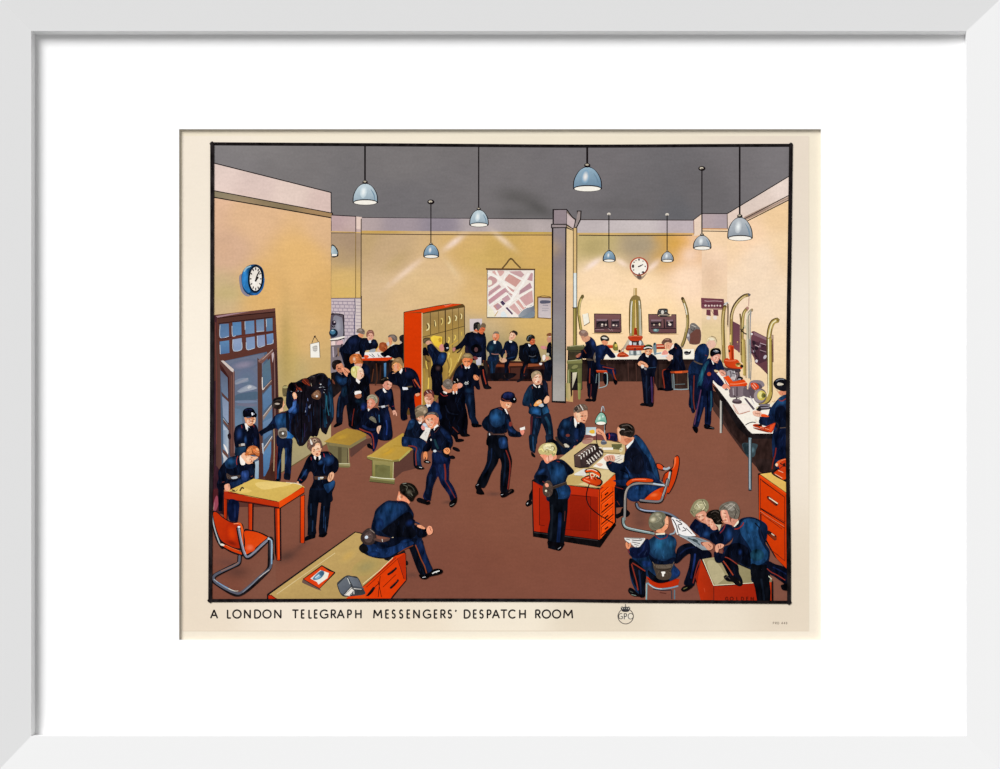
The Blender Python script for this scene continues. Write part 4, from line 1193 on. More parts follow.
draw('''
O table | red edged table strewn with white papers in the recess, boys around it
@ 325 315 90
P #1a1214:#241a18:90 400,500 740,500 860,520 880,795 700,768 430,765 400,760
l #4a2a1c 14 570,540 580,700 560,780
l #3a2018 12 620,560 610,720
l #5a3220 10 540,600 520,740
l #3a221c 14 720,540 735,700
P #4f86b4:#2f5f8a:90 655,535 680,530 678,690 656,692
P #efe9e2 385,440 420,415 600,410 750,450 730,478 400,482
l #7f868c 7 490,440 540,470
l #5a6068 8 520,430 550,465
l #5a6068 7 585,430 600,465
l #a0a6ac 5 440,440 470,465
l #8a9096 6 600,450 630,470
P #d23d12 400,482 750,468 745,490 685,512 405,508
L k 5 405,508 685,512 745,488
e #e0552a 455,462 32,18
p #d6a22e 560,370 580,350 615,355 610,390 570,395
p #e8b08c 575,380 600,360 625,370 620,405 590,410

O person | boy in navy leaning over the recess table from its left side
@ 325 315 90
p #131a33 160,380 200,340 250,270 300,230 360,220 410,260 405,330 380,400 340,420 330,480 320,600 260,620 215,560 190,480
g #1c2c58 #131b36 310,290 70,50 -20
P #0f0f1a 200,420 330,440 300,600 310,640 250,640 215,580
p #e0976c 365,215 400,200 430,225 410,250 380,240
p #7a6a60 350,190 365,155 400,145 435,165 442,205 420,215 380,200
p #9a8a80 370,165 400,155 420,175 385,180
l #5a463c 6 410,160 436,190
O person | boy with reddish brown hair seated behind the recess table
@ 325 315 90
p #10152a 385,300 400,260 450,255 530,265 580,300 590,345 560,380 500,390 450,400 430,470 400,460 380,400
g #1c3258 #121a33 550,310 30,40
p #e6ab90 470,240 475,205 520,195 542,235 525,275 495,290 475,270
p #8e5a4a 460,240 462,195 490,168 530,172 546,210 540,240 525,205 490,205 475,240
l #c79080 6 480,190 520,185
P #c9d0d8 485,285 515,275 510,310 490,310
p #9fa6ac 510,385 560,375 550,410 490,410
v 370.4,336.6 3.2 0 12
O person | red haired boy bent over the recess table, seen from behind
@ 325 315 90
p #9c4a26 600,350 610,312 650,302 690,325 692,380 670,412 635,405 605,385
g #b9643a #9c4a26 640,340 28,26
O person | grey haired lad reading at the right of the recess table
@ 325 315 90
p #0f1120 615,430 650,410 700,370 740,340 790,325 850,340 878,380 878,500 760,480 700,450 660,470
p #dd9068 705,250 725,240 745,265 745,300 730,330 712,318 708,290
p #c9c4c0 685,310 712,300 710,345 690,335
p #6f6058 700,240 720,220 770,218 800,245 800,280 780,300 755,290 745,265 730,245 708,250
p #8a7a70 720,235 765,228 780,250 740,250
l #e8e2da 7 730,345 770,322
O person | dark haired boy half hidden behind the red locker side
@ 325 315 90
p #10121e 820,340 840,320 878,315 880,520 860,520 830,420
p #1c1a20 825,250 845,225 878,222 878,300 840,295
p #b9b0a4 830,300 845,290 850,312 835,320

O locker | tall red sided bank of yellow brown lockers with brass numbers, one door open
@ 395 295 90
P #5c421f 95,190 620,95 755,100 775,120 780,700 440,1200 300,1330 95,1330
P #d43a08:#cf3606:90 103,198 300,200 300,1330 210,1335 103,1200
P #d8400f 110,190 600,98 740,102 690,115 570,140 410,175 300,200 290,190 110,198
P #f06a48 540,108 600,98 640,104 560,130
L k 7 105,190 330,148 460,122 620,98
P #8a6c3c 302,205 770,128 775,640 440,1200 302,1330
@ 0 0 1000
W 422.2,313.4 464.3,306.6 464.8,352 422.2,414.5 40,90 426,320,#97794a 440,318,#9c7d46 455,312,#93753f 462,312,#9b7e48 430,333,#a78543 450,330,#a88440 460,340,#b18f45 446,350,#b89442 425,360,#7a5a2c 427,380,#a88a48 430,400,#a8863c 440,370,#8f7034 450,360,#c09c48 455,372,#b9954a
@ 395 295 90
L #4a3a22 8 302,206 560,165 770,132
L #4a3a22 7 302,470 555,405 772,345
L #4a3a22 7 392,190 395,445
L #5a4526 6 482,180 488,425
L #3a2a1c 11 558,165 562,560
L #6a5330 6 640,150 640,640
L #6a5330 6 705,140 710,620
L #4a3a2a 6 768,130 772,440
l #5e4a2c 6 580,290 620,282
L #e7c391 9 301,200 300,1330
l #f0dc9a 12 350,392 372,380 378,345 365,315
l #3a2a1c 9 352,330 366,350 360,370
l #f0d88a 12 440,285 450,325 448,350
l #2a1e16 8 438,290 440,330 446,350
l #d8c070 9 510,265 525,260 530,300 515,330
l #4a3822 7 515,280 516,310
l #f2e6a0 14 600,240 612,275 608,305 590,315
l #4a3822 6 598,248 596,280
l #efe0a0 11 670,230 684,250 675,285
l #4a3822 5 668,240 665,275
l #f0dc9a 10 730,210 742,230 735,265
l #4a3822 6 728,215 724,255
l #e8c860 16 595,470 605,490 592,530
l #e8c860 12 665,445 675,470 660,500
l #d8b850 9 740,410 742,450
l #dfbf58 12 600,640 590,700
l #f3e08a 7 600,640 604,660
P #f2cf48:#e3b93a:60 395,470 430,450 530,465 525,560 490,590 440,560 400,500
p #fbe79a 480,500 495,495 500,515 490,520
e #c79a30 500,500 18,26
l #6a4f22 7 530,465 528,560
l #c9a040 10 560,620 620,560 700,500
l #7f6430 16 640,640 700,600 740,560
l #3f2e20 16 690,640 720,620 760,560
l #8c6f36 16 580,720 600,800 590,900
l #d6b65c 14 620,700 625,780 600,860
l #c8a44c 14 700,700 660,800 600,900
l #e8cc78 8 740,640 700,740
l #a8843a 20 320,820 330,900 318,1000 330,1100
l #d9bb5a 12 350,700 345,760 360,820
l #7a5c2c 16 370,780 380,900 370,1000
l #e6c256 14 375,920 372,990 368,1040
l #5a4426 20 330,660 350,720 380,740
l #caa850 12 400,680 410,760 405,860
l #8a6a30 14 420,640 440,760

O person | fair boy behind the open locker door
@ 395 295 90
p #5a4a30 310,500 330,480 370,478 400,500 395,530 350,530 320,540
p #d9a080 345,520 380,505 410,530 405,555 370,555 345,545
l #3a2a1c 8 315,490 340,478 390,480
p #15121c 310,600 330,580 350,590 370,640 380,680 350,670 310,670
O person | boy with his arm raised into the open locker, seen from behind
@ 395 295 90
p #121c3a 355,570 380,548 410,540 450,580 500,630 560,635 578,660 570,720 545,767 525,800 520,850 530,940 525,1000 525,1100 420,1100 410,960 400,900 400,820 420,770 400,700 370,640
p #1b3a6e 500,650 560,640 575,665 560,720 520,760 480,770 470,720
g #20508e #1a3466 530,680 36,40
l #1c2c4e 14 380,570 430,640 470,700
p #0e0e1a 400,820 430,770 520,790 530,850 510,900 530,960 530,1100 425,1100 420,960 395,900
g #4a3434 #15121c 480,810 36,40
p #d88a78 490,575 520,550 545,560 550,600 530,625 510,625 495,600
p #14121a 540,560 560,530 590,535 602,570 600,610 575,632 550,625 545,590
e #d9dee0 582,588 13,7
p #d98a80 490,575 515,545 535,555 520,590

O wall_paper | pale pink paper pinned behind the two boys at the lockers
@ 470 310 90
P #d8c8c6:#cbbcc0:60 -4,98 134,96 136,235 -2,237
O person | boy in navy reaching out to a locker with one arm
@ 395 295 90
p #121528 640,590 690,560 750,500 790,430 830,415 880,405 960,420 1000,430 1010,600 1000,760 860,690 790,640 780,560 740,590 670,610
g #182a58 #131a34 920,500 60,60
p #201626 790,560 850,600 840,640 780,640
p #c07a70 640,590 670,585 665,620 645,625
@ 470 310 90
p #cf6a42 45,235 60,215 90,225 80,255 55,252
p #1a1718 38,200 42,155 70,135 100,137 115,165 110,200 90,235 70,205 45,225
p #5a5344 85,165 110,150 118,180 105,215 92,225
p #c9a086 35,232 62,240 82,250 70,262 40,255
p #12182e -20,300 0,260 40,250 90,262 140,275 175,300 180,400 170,480 150,520 130,540 0,540
g #1c2c58 #131a33 100,330 60,50
g #142042 #11162a 40,380 50,60
e #0c0c14 70,430 60,50
e #5a3a3c 68,440 20,26
O person | boy with a reddened face turned right beneath the wall paper
@ 470 310 90
p #6f5a42 118,190 130,150 160,145 175,170 168,200 150,190 125,200
p #cf6a42 100,225 125,195 160,195 168,220 150,245 140,268 115,262 95,245
l #8a3a1c 6 140,215 155,222

O stool | dark wooden bench under the seated boys at the back wall
@ 470 310 90
P #3a1c16:#2a1614:90 150,560 840,575 850,640 900,700 900,790 150,790
P #1a1014 160,640 840,660 840,767 160,767
l #7c3a1c 14 150,560 155,640 150,760
P #7a3a20 200,600 380,605 380,632 200,625
P #8a4a30 440,590 580,590 590,620 430,625
P #8f4a2c 650,598 800,600 790,622 640,632
l #6b2d1a 10 430,620 440,700 420,767
l #7a3018 10 620,620 600,700 600,767
p #2f2420 150,560 200,640 180,760 160,760
P #4a2a22 450,640 560,640 550,767 450,767

O person | first boy seated on the wall bench, in a teal blue tunic
@ 470 310 90
p #15263c 180,430 205,360 250,335 300,335 345,370 360,430 350,480 320,500 330,560 300,600 280,650 270,767 235,767 220,650 190,570 210,490 200,470
g #1d4a60 #15263c 240,420 46,50
g #22506a #15263c 270,370 30,26
l #1b3f66 16 240,560 245,640 250,740
p #17305a 200,520 280,520 290,560 220,570
p #dd8258 250,290 262,262 290,260 322,270 325,300 310,330 285,345 258,325
p #e8a884 255,275 280,265 290,300 265,310
p #7f7262 255,265 275,240 310,240 320,265 300,258 275,262
P #e6e2da 258,345 290,340 285,375 268,375
l #6a3a2a 6 280,320 305,322
l #9c6a60 9 240,485 270,492 320,490
p #a79a7c 185,480 205,465 215,500 195,520
p #cfa078 325,545 350,528 380,540 385,570 360,585 335,570
v 495.9,338.2 2.7 0 0
O person | second boy seated on the wall bench, head tilted
@ 470 310 90
p #10182e 330,480 370,420 390,360 430,340 490,345 525,380 535,450 520,520 490,560 440,570 420,640 430,767 390,767 385,620 390,560 410,500 400,470 370,500 360,540
g #1b2c5a #121b36 470,410 50,50
l #1d3a62 12 420,540 460,530 500,520
p #e9ae8c 440,290 450,255 490,245 510,280 500,310 475,330 445,335 432,315
p #f4c8a8 450,265 480,258 478,300 450,300
p #241c1c 465,240 480,225 520,240 530,265 520,285 505,275 490,255 465,250
l #6a4a30 8 440,262 460,240 480,235
P #e9e2d4 432,335 470,345 462,365 438,360
p #d8a888 360,540 385,530 410,560 390,580 362,580
l #c08068 9 395,450 405,520
l #6a2a3a 9 545,520 540,555
v 512.4,336 2.7 0 18
O person | third boy seated on the wall bench, in near black, looking right
@ 470 310 90
p #10121c 545,440 550,395 590,385 620,365 660,370 720,375 755,420 780,500 790,560 750,590 700,590 640,600 600,660 590,767 555,767 570,650 600,580 560,560 540,500
g #1c2c4a #12141f 700,430 50,40
p #1a3a60 670,545 740,540 750,575 690,585
l #4a4c52 9 655,510 700,520 730,505
p #c8603c 665,350 680,320 710,315 722,345 715,375 690,385 668,375
p #1a1614 625,330 635,290 680,272 715,290 718,320 690,318 670,345 645,350
l #5a6a6c 9 640,335 650,300 680,285
P #dfe2e4 645,375 680,390 665,410 650,400
v 532.8,341 2.6 0.7 0
O person | fourth wall bench boy partly hidden behind the column
@ 470 310 90
p #101422 865,380 900,360 905,480 900,767 820,767 830,650 820,590 860,560 900,540 850,470
p #c98a70 855,320 870,290 900,290 900,350 870,360 858,340
p #7a4a30 850,285 860,262 900,255 900,290 870,285
l #d9d4d0 7 875,298 898,295
p #d88a88 785,405 820,400 850,410 845,435 800,430
p #efe4da 808,505 835,500 838,540 820,565 805,545
p #e09a78 838,525 870,520 878,545 850,560
p #bfb8a0 850,480 878,480 875,505 850,500
p #e8e4de 770,590 800,590 795,610 775,610

O shoes | dark shoes of the bench boys along the back wall
@ 470 375 90
p #120f14 225,20 240,-20 500,-20 490,20 440,40 380,55 340,30 300,65 250,50
p #15131a 520,70 560,30 600,-20 640,-20 620,30 570,65 530,80
l #6a2a2a 6 600,0 608,10
l #3a2420 8 380,0 390,30
''')
draw('''
O person | boy by the recess holding a hand to his mouth
@ 325 370 90
p #12182c 110,60 125,20 170,-10 240,20 300,60 330,120 320,200 310,300 260,380 220,400 200,480 190,590 130,600 125,480 140,330 180,230 175,180 120,130
p #173a64 115,70 140,60 200,90 240,80 260,110 220,160 160,160 120,110
g #1f5088 #173a64 170,110 40,34
p #14324c 190,200 240,180 250,260 220,300 190,290
l #1a3a62 20 160,300 150,400 145,520
p #0c0a10 95,625 130,590 190,590 175,610 110,638
p #0e1018 240,380 310,380 320,620 270,620 250,500
p #6a3a2a 80,100 105,130 110,160 85,140
@ 325 315 90
p #c98060 105,565 130,545 180,530 210,580 205,620 180,640 140,620 115,600
p #e29a76 130,545 175,535 180,570 150,580
p #1c1414 75,560 85,520 120,500 170,502 185,530 150,545 125,560 120,600 95,605
l #3a1e18 9 140,590 180,600
p #e59a76 195,600 220,585 265,610 280,645 255,685 225,670 205,640
l #a85a3a 5 215,600 260,650
l #b98a78 7 150,635 190,660
v 338.2,367.6 4 0.6 15
O person | orange haired boy behind the blond boy
@ 325 315 90
p #10162e 395,560 440,540 495,590 500,700 495,767 400,767 380,640
g #1a2c52 #10162e 460,620 40,60
p #c06a34 272,500 285,455 340,430 395,440 415,500 420,540 390,560 370,575 340,560 320,530 290,540
p #e8a878 310,490 340,475 345,520 320,530
g #f0d0b0 #c8743e 325,490 22,30
p #e3a58a 340,545 385,540 415,545 400,578 350,580
l #8c4420 8 370,440 405,490 412,530

O person | blond boy standing in a black coat holding a white note
@ 325 370 90
p #0f101a 250,60 300,30 345,100 400,140 430,40 480,100 500,260 495,350 460,400 400,420 410,500 390,600 350,660 270,630 260,560 270,400 250,300
p #12263c 340,320 400,310 450,350 440,400 380,400
g #1a3a52 #11182a 370,345 40,30
l #8a2a1c 7 325,430 310,520 300,620
p #142a66 400,380 450,360 470,400 440,470 410,440
@ 325 315 90
p #f0c4a4 345,600 370,575 410,590 430,640 428,680 400,710 370,720 345,690
p #f8d8ba 380,590 405,600 415,640 390,650
p #d9cf78:#e6dc9a:0 288,620 300,585 340,565 375,570 395,590 370,600 358,640 350,700 320,690 295,660
g #efe8b0 #d4c86a 320,610 20,36
l #8a5a3a 5 385,625 400,622
l #b04a3a 6 400,688 412,684
l #b9a850 6 340,580 352,640 345,690
P #f1ece6 345,700 392,735 380,767 345,735
@ 325 370 90
p #f3eee8 330,245 345,235 395,232 400,260 350,275 330,270
p #a8684c 335,280 395,262 405,295 380,315 345,308
v 361.4,372.4 3.6 0.9 0
O bench | mustard topped box bench in the middle
@ 345 425 90
P #5d3a31 545,410 720,290 780,270 800,480 640,520 560,590 545,590
P #c4a04a:#b28d38:20 245,345 300,320 450,210 640,90 700,110 780,250 600,385 530,395 400,375 260,370
g #c99c34 #bb953e 480,300 110,40 -28
l #a8842f 8 540,230 620,235 700,225
g #c8a040 #bb953e 450,280 70,24 -28
P #b0a458 600,380 720,270 720,300 600,405
P #8a7d45 245,350 400,372 530,392 600,380 600,405 530,412 290,392 245,372
L #c8bf7c 5 250,350 400,374 525,392
L #2c2418 4 245,372 290,392 530,413 600,405
P #9a8e52:#7f7a3e:90 300,390 535,412 530,610 300,590
P #6a6838:#767442:60 335,440 500,455 500,590 335,575
g #6a6636 #74713f 420,500 70,60
L #c9c48c 7 538,412 532,600
L #4a4428 6 303,392 302,590
P #8f8a50 280,570 550,598 550,655 272,625
P #6c6638 275,600 550,630 548,656 275,630
l #e4e2c0 9 285,575 400,590 550,600
L #2c2418 4 272,628 550,658

O person | boy seated with short pale curly hair, knees together, on the left bench
@ 325 370 90
p #10142a 400,560 380,500 410,440 470,430 540,420 590,430 620,520 625,600 610,640 580,720 590,767 530,767 480,720 400,680 340,640
l #1c2e66 22 560,690 570,740 565,767
l #1a2c5c 26 420,620 500,660 560,660
l #b04030 10 385,655 440,680 500,695 525,730 525,767
g #27408a #13204a 425,415 30,40
p #d98a70 470,380 475,330 510,310 550,340 565,375 545,405 515,430 490,440 475,415
p #e9ab8e 480,370 500,335 520,350 515,400 490,400
p #9a9278 465,320 480,290 520,272 565,285 585,320 580,360 560,370 550,335 510,310 475,335
g #b5ae96 #948a70 530,300 34,20
l #7a7258 6 500,290 545,300 565,340
P #eee6de 475,425 500,435 485,460 478,450
p #6f6a58 490,540 520,515 560,540 570,590 530,570
l #2a5a80 12 600,500 605,580
p #e8b79a 575,650 590,625 625,618 632,650 620,690 600,710 580,690
l #a07060 5 595,650 605,700
@ 345 425 90
p #132050 200,60 290,90 320,90 370,100 360,200 330,280 305,285 300,180 285,120
l #a03a2c 12 160,40 230,70 290,95 315,160 320,260
p #0e1018 245,215 270,205 300,230 310,270 280,262 250,245
v 370.6,404.4 3.9 -0.6 12
O person | dark haired boy stooping with one arm hanging, wearing a belt
@ 325 370 90
p #101832 550,250 600,215 650,200 720,195 745,220 760,300 770,400 780,440 750,450 720,410 700,380 700,420 720,500 740,600 740,767 590,767 620,640 620,560 600,440 590,400 600,320 570,280
g #1c3264 #121c3a 720,280 34,60
p #13224c 640,560 700,440 730,560 740,700 690,767 630,767 650,640
l #22408c 14 680,560 690,640 685,720
l #7a2438 7 745,405 770,400
p #e0937a 640,170 650,145 690,120 735,135 745,165 730,200 700,220 670,210 650,190
p #eeb498 700,130 735,145 735,180 710,190
l #7a4a40 6 690,155 715,160
p #16120f 615,140 630,95 680,75 730,90 730,125 700,120 665,130 650,155 625,155
l #c9a070 7 690,85 712,100
l #5a4a3a 6 625,110 660,95
P #f2ece6 642,205 655,200 685,245 665,255 645,230
P #c9ccd2 622,400 665,392 668,415 630,422
l #8d8078 9 590,405 620,410
l #8d8078 9 665,402 700,395
p #e9a88c 752,455 775,445 790,465 802,500 795,512 775,490 765,505 755,480
l #b0705c 4 775,470 785,500
v 388,385.4 3.9 0.6 20
O person | fair boy with a silver buckle, hand behind his back at the locker end
@ 395 350 90
p #10152a 0,260 30,240 60,265 90,200 150,195 210,220 255,280 280,380 285,450 270,480 220,490 215,560 225,640 230,760 175,767 165,700 150,640 130,700 135,767 65,767 60,560 55,430 0,380 -60,350 -80,280 -40,240
g #1c2c58 #121a34 160,270 60,50
l #1d2c54 12 240,300 262,380 265,430
l #7a2a2c 8 195,330 210,370 230,410
l #8c2a24 8 115,205 120,240
p #d9975c -32,190 -28,150 -0,120 27,110 68,130 82,170 79,215 62,235 34,230 6,250 -14,235
p #e3a07a -14,180 6,150 27,170 34,210 13,235 -7,220
p #86643f:#9a7850:0 -35,150 -14,115 27,85 62,85 82,120 86,160 75,175 55,150 27,140 -0,135 -28,165
g #b08c60 #8c6c45 27,110 40,20
p #e08a60 27,150 41,150 48,190 34,215 20,200
P #f2ece8 45,245 78,200 85,225 65,265
l #cfd0d6 8 90,425 130,440
P #e6e6ea 80,412 140,415 145,440 90,445
l #5c4a30 16 140,410 190,405
p #e39a74 225,490 265,478 275,500 240,515
P #b8522c 205,330 220,320 285,420 278,430
l #d8a488 7 0,255 -30,260
v 393.2,366.8 3.6 -0.8 -18
''')
draw('''
O shoes | red striped trouser legs and shoes of the pair at the lockers
@ 470 375 90
p #14121e 100,-90 150,-100 180,-20 195,60 205,110 235,135 225,152 160,152 140,110 120,30
l #9c3a28 12 145,-60 152,0 168,60 178,100
p #120f14 150,120 200,115 238,138 225,154 165,154
O note | pale sheet held low by the boy at the lockers
@ 470 310 90
P #cfc6cf:#b9b9c6:90 65,530 125,525 125,610 70,615
p #7a3a3a 30,525 60,515 90,540 60,555

O person | fair boy standing in front of the lockers, facing us with one fist at his belt
@ 395 350 90
p #11162a 640,330 670,230 720,170 770,150 870,140 920,180 945,260 930,330 945,430 910,435 880,400 880,480 890,600 890,767 830,767 800,640 780,590 760,640 720,640 700,480 690,420 650,400
@ 395 400 90
p #11203a 720,0 860,-60 870,20 880,120 900,200 930,260 900,290 860,285 840,220 810,120 780,30 760,80 730,100
p #0d0c12 850,260 900,265 955,275 962,290 940,300 865,300
p #1e4478 730,10 760,-30 785,0 775,60 750,110 720,110
@ 395 350 90
g #1a3a5e #111a32 820,450 50,40
g #1a2850 #11162a 740,260 50,60
g #1c3c66 #11203a 830,560 26,80
l #7a2a2c 8 735,165 745,200
p #e0824e 745,110 760,85 800,85 850,95 862,120 840,160 815,200 795,205 765,165
p #f4a478 770,140 800,135 805,180 785,180
p #c85a34 830,100 860,100 860,130 835,150
p #8a7048 738,95 750,55 790,35 840,42 865,75 860,100 830,92 790,88 765,92 750,110
p #a89060 760,60 800,45 835,60 820,75 780,75
l #4a2418 7 765,130 785,132
l #4a2418 7 805,130 830,126
P #efe9e2 770,170 790,190 830,170 832,200 800,215 780,205
P #0a0c18 795,195 810,195 812,240 790,245
l #cfd0cc 8 775,375 785,355 800,365 815,350
l #cfd0cc 8 780,380 815,375
p #d98a60 870,300 880,275 915,285 935,315 915,335 885,330
l #9a5a3c 5 900,290 925,320
v 467.6,362.6 4.3 -0.1 -4
O person | boy with cropped brown hair looking down, in front of the lockers
@ 395 350 90
p #111428 480,520 500,470 540,450 600,460 640,480 660,560 640,700 600,767 500,767 490,640
@ 395 400 90
p #0c0d18 490,-50 620,-80 700,-80 760,0 780,60 800,150 810,240 800,340 800,380 760,395 700,380 700,440 670,450 640,400 560,360 500,300
l #1a2238 16 560,60 600,140 700,160
l #0b4a3c 12 650,95 675,85 700,75
l #6a2c20 10 640,300 670,330 700,360
p #0b090e 730,380 790,372 828,385 825,400 770,408 735,400
p #0b090e 680,435 730,430 765,440 755,458 700,468 670,460
p #0b090e 650,520 700,535 722,560 715,575 680,570 640,545
p #0b090e 590,630 640,615 668,635 660,655 620,655
@ 395 350 90
p #d08a68 520,400 540,390 570,430 600,440 630,430 630,460 600,475 560,470 535,440
p #6f6258 530,390 540,345 580,322 620,330 642,370 640,420 610,435 570,430 545,410
g #9a8f86 #6f6258 590,365 34,26
P #efe9e2 535,455 580,470 575,490 540,475
l #a03030 8 505,480 540,510 585,505
O person | boy with both hands up to his face, beside the lockers
@ 395 350 90
p #0e0f1c 620,500 650,475 700,470 760,480 780,560 770,650 760,700 640,700 620,600
p #d9855c 635,420 650,385 680,365 700,390 695,440 680,470 650,470
p #e59a80 690,390 710,365 745,375 750,400 730,420 700,425
p #14100f 640,340 660,318 700,312 720,340 715,365 690,370 660,375 645,360
l #cfc6bc 5 690,320 700,345
l #cfc6bc 5 655,350 670,360
P #efe9e2 640,460 655,455 660,490 645,490
P #efe9e2 675,460 690,455 690,485 680,490

O person | boy with short reddish hair in bright navy, between the locker and the reader
@ 395 350 90
p #132a58 320,620 360,600 410,590 440,565 480,620 500,680 520,760 430,770 360,720 330,680
g #1f4480 #132a58 460,640 34,60
p #c98066 325,500 345,480 400,480 430,510 430,550 410,590 380,625 355,610 330,560
p #eebb9e 330,530 360,520 370,560 400,560 385,600 355,600 335,570
l #7a3a34 6 385,545 405,540
l #b04a40 6 360,600 390,598
p #5e2c28 318,500 325,465 360,440 410,445 432,480 435,530 420,520 400,485 350,490 330,515
l #d9c0b8 7 350,455 370,480
l #c9a098 7 390,450 405,470
P #e9e6e4 345,600 395,600 395,630 360,640
P #12244a 370,630 400,625 410,660 380,670
v 429.2,400.6 3.9 -0.3 8
O person | seated boy bowed over a white letter on the middle bench
@ 395 400 90
p #111a30 95,400 130,300 160,230 220,205 260,240 310,270 330,330 330,380 300,440 250,430 180,430 110,430
p #1a4474 150,250 190,210 220,230 210,290 170,330 130,330 140,290
g #225288 #16335a 185,245 34,26
p #152c54 75,420 110,405 200,420 270,430 310,440 350,480 330,540 290,600 290,700 300,745 260,755 215,745 205,640 210,560 150,520 80,510
g #234a88 #152c54 110,460 30,40
l #1a3e66 20 250,560 255,660 260,720
l #96382a 12 150,510 210,515 240,540 230,600 235,700 240,740
l #0b0b14 16 212,560 210,640 216,730
p #0c0c10 215,740 250,725 300,740 325,755 310,770 250,768
l #cfcfcf 4 270,745 300,752
p #c88a6a 240,180 270,170 330,170 335,210 300,250 270,230 245,210
p #ecc2a4 255,200 300,195 305,230 280,245
p #7a6850 225,150 225,90 260,60 310,55 355,80 362,130 330,170 290,175 260,190 240,200
p #a08c70 245,100 290,75 340,100 320,130 270,120
g #c9b090 #8f7a60 330,130 24,30
P #f2ede8 255,235 280,250 300,230 290,265 270,265
p #e8958a 290,300 310,275 335,290 330,330 305,330
P #b9c2cc 300,270 345,260 370,300 330,300
P #ece6de:#e2dcd2:90 335,300 400,310 350,460 275,415 330,340
l #c9c2ba 5 330,380 345,395
l #8f887e 5 340,370 350,355
v 420.5,419 3.2 0.3 20
O note | white letter hanging between the two boys
@ 395 400 90
p #c9d4e0 310,265 330,255 350,275 335,295

O person | striding boy in the middle of the room with his fist on his hip
@ 395 400 90
p #10182e 390,350 430,310 490,280 540,310 600,360 640,430 640,500 620,530 610,570 580,600 540,590 520,560 440,560 400,560 410,500 360,560 345,600 320,590 310,540 350,480 400,440
p #18305e 500,330 540,320 600,380 640,440 620,480 570,430
l #1a4450 24 440,440 460,500 480,540
g #1a3c78 #142448 590,410 44,24 50
l #141e3c 40 440,360 480,420 500,500
l #5a3030 10 490,290 470,330 440,360
p #0c0f20 360,440 400,400 410,500 380,560 350,560
e #c9c9c4 400,442 8,12
p #e8936c 330,200 345,150 390,140 450,150 485,200 475,260 440,300 410,318 380,305 350,270
p #f6c3a4 345,220 365,200 410,210 420,270 400,300 370,280 350,250
p #dd8668 440,200 478,190 478,240 450,270
g #f08a68 #f0b090 410,250 24,20
l #5a3a34 6 360,215 382,212
l #5a3a34 6 395,212 418,206
l #a83a30 6 385,282 408,280
e #4a4a50 372,225 6,5
p #423a38 325,200 330,160 360,138 410,130 460,140 485,175 475,195 450,170 410,160 370,165 345,180
l #8a8078 8 360,160 400,145 440,150
P #f4efe8 435,300 470,268 485,290 445,335 430,335
P #0c0f1e 440,320 480,290 490,300 450,350
@ 395 445 90
p #14204a 415,80 500,60 600,110 615,160 600,240 600,330 600,390 640,450 680,540 690,600 670,620 620,620 600,560 560,500 510,430 480,350 460,370 420,470 400,580 390,620 340,610 310,570 340,480 350,360 380,280 410,200
p #182c58 480,220 520,200 560,230 560,330 600,420 650,520 640,560 600,500 540,400 500,330
p #101a34 350,380 390,280 440,240 460,330 420,460 395,590 330,580 340,470
l #17294c 26 400,330 380,430 360,540
l #8c3026 18 550,215 560,300 560,390
l #7f2c24 10 560,400 620,500 670,590
p #15285a 420,90 500,80 540,120 600,150 600,190 500,210 420,200
e #cfd6da 443,67 18,14
l #3a2a30 12 470,65 510,80
p #12121a 520,60 560,50 600,110 590,140 550,130
p #f09a62 540,60 560,35 600,35 612,70 590,100 555,92
l #b05a3a 5 560,50 590,80
l #b05a3a 5 580,40 600,70
p #0b090c 240,600 270,585 320,600 380,620 390,650 360,665 330,655 290,645 250,630
p #0b090c 605,640 640,610 685,580 685,630 660,670 630,690 605,680
l #7a7a74 6 612,672 635,665 655,650
l #7a3a34 5 355,625 380,618
@ 395 400 90
p #e8905c 315,600 330,575 355,580 362,630 350,665 340,630 325,660 315,640
p #0b0b10 320,680 350,665 385,680 395,695 370,703 325,695
l #cfcfcf 4 345,685 375,688
v 430.6,421.2 5 -0.5 8
''')
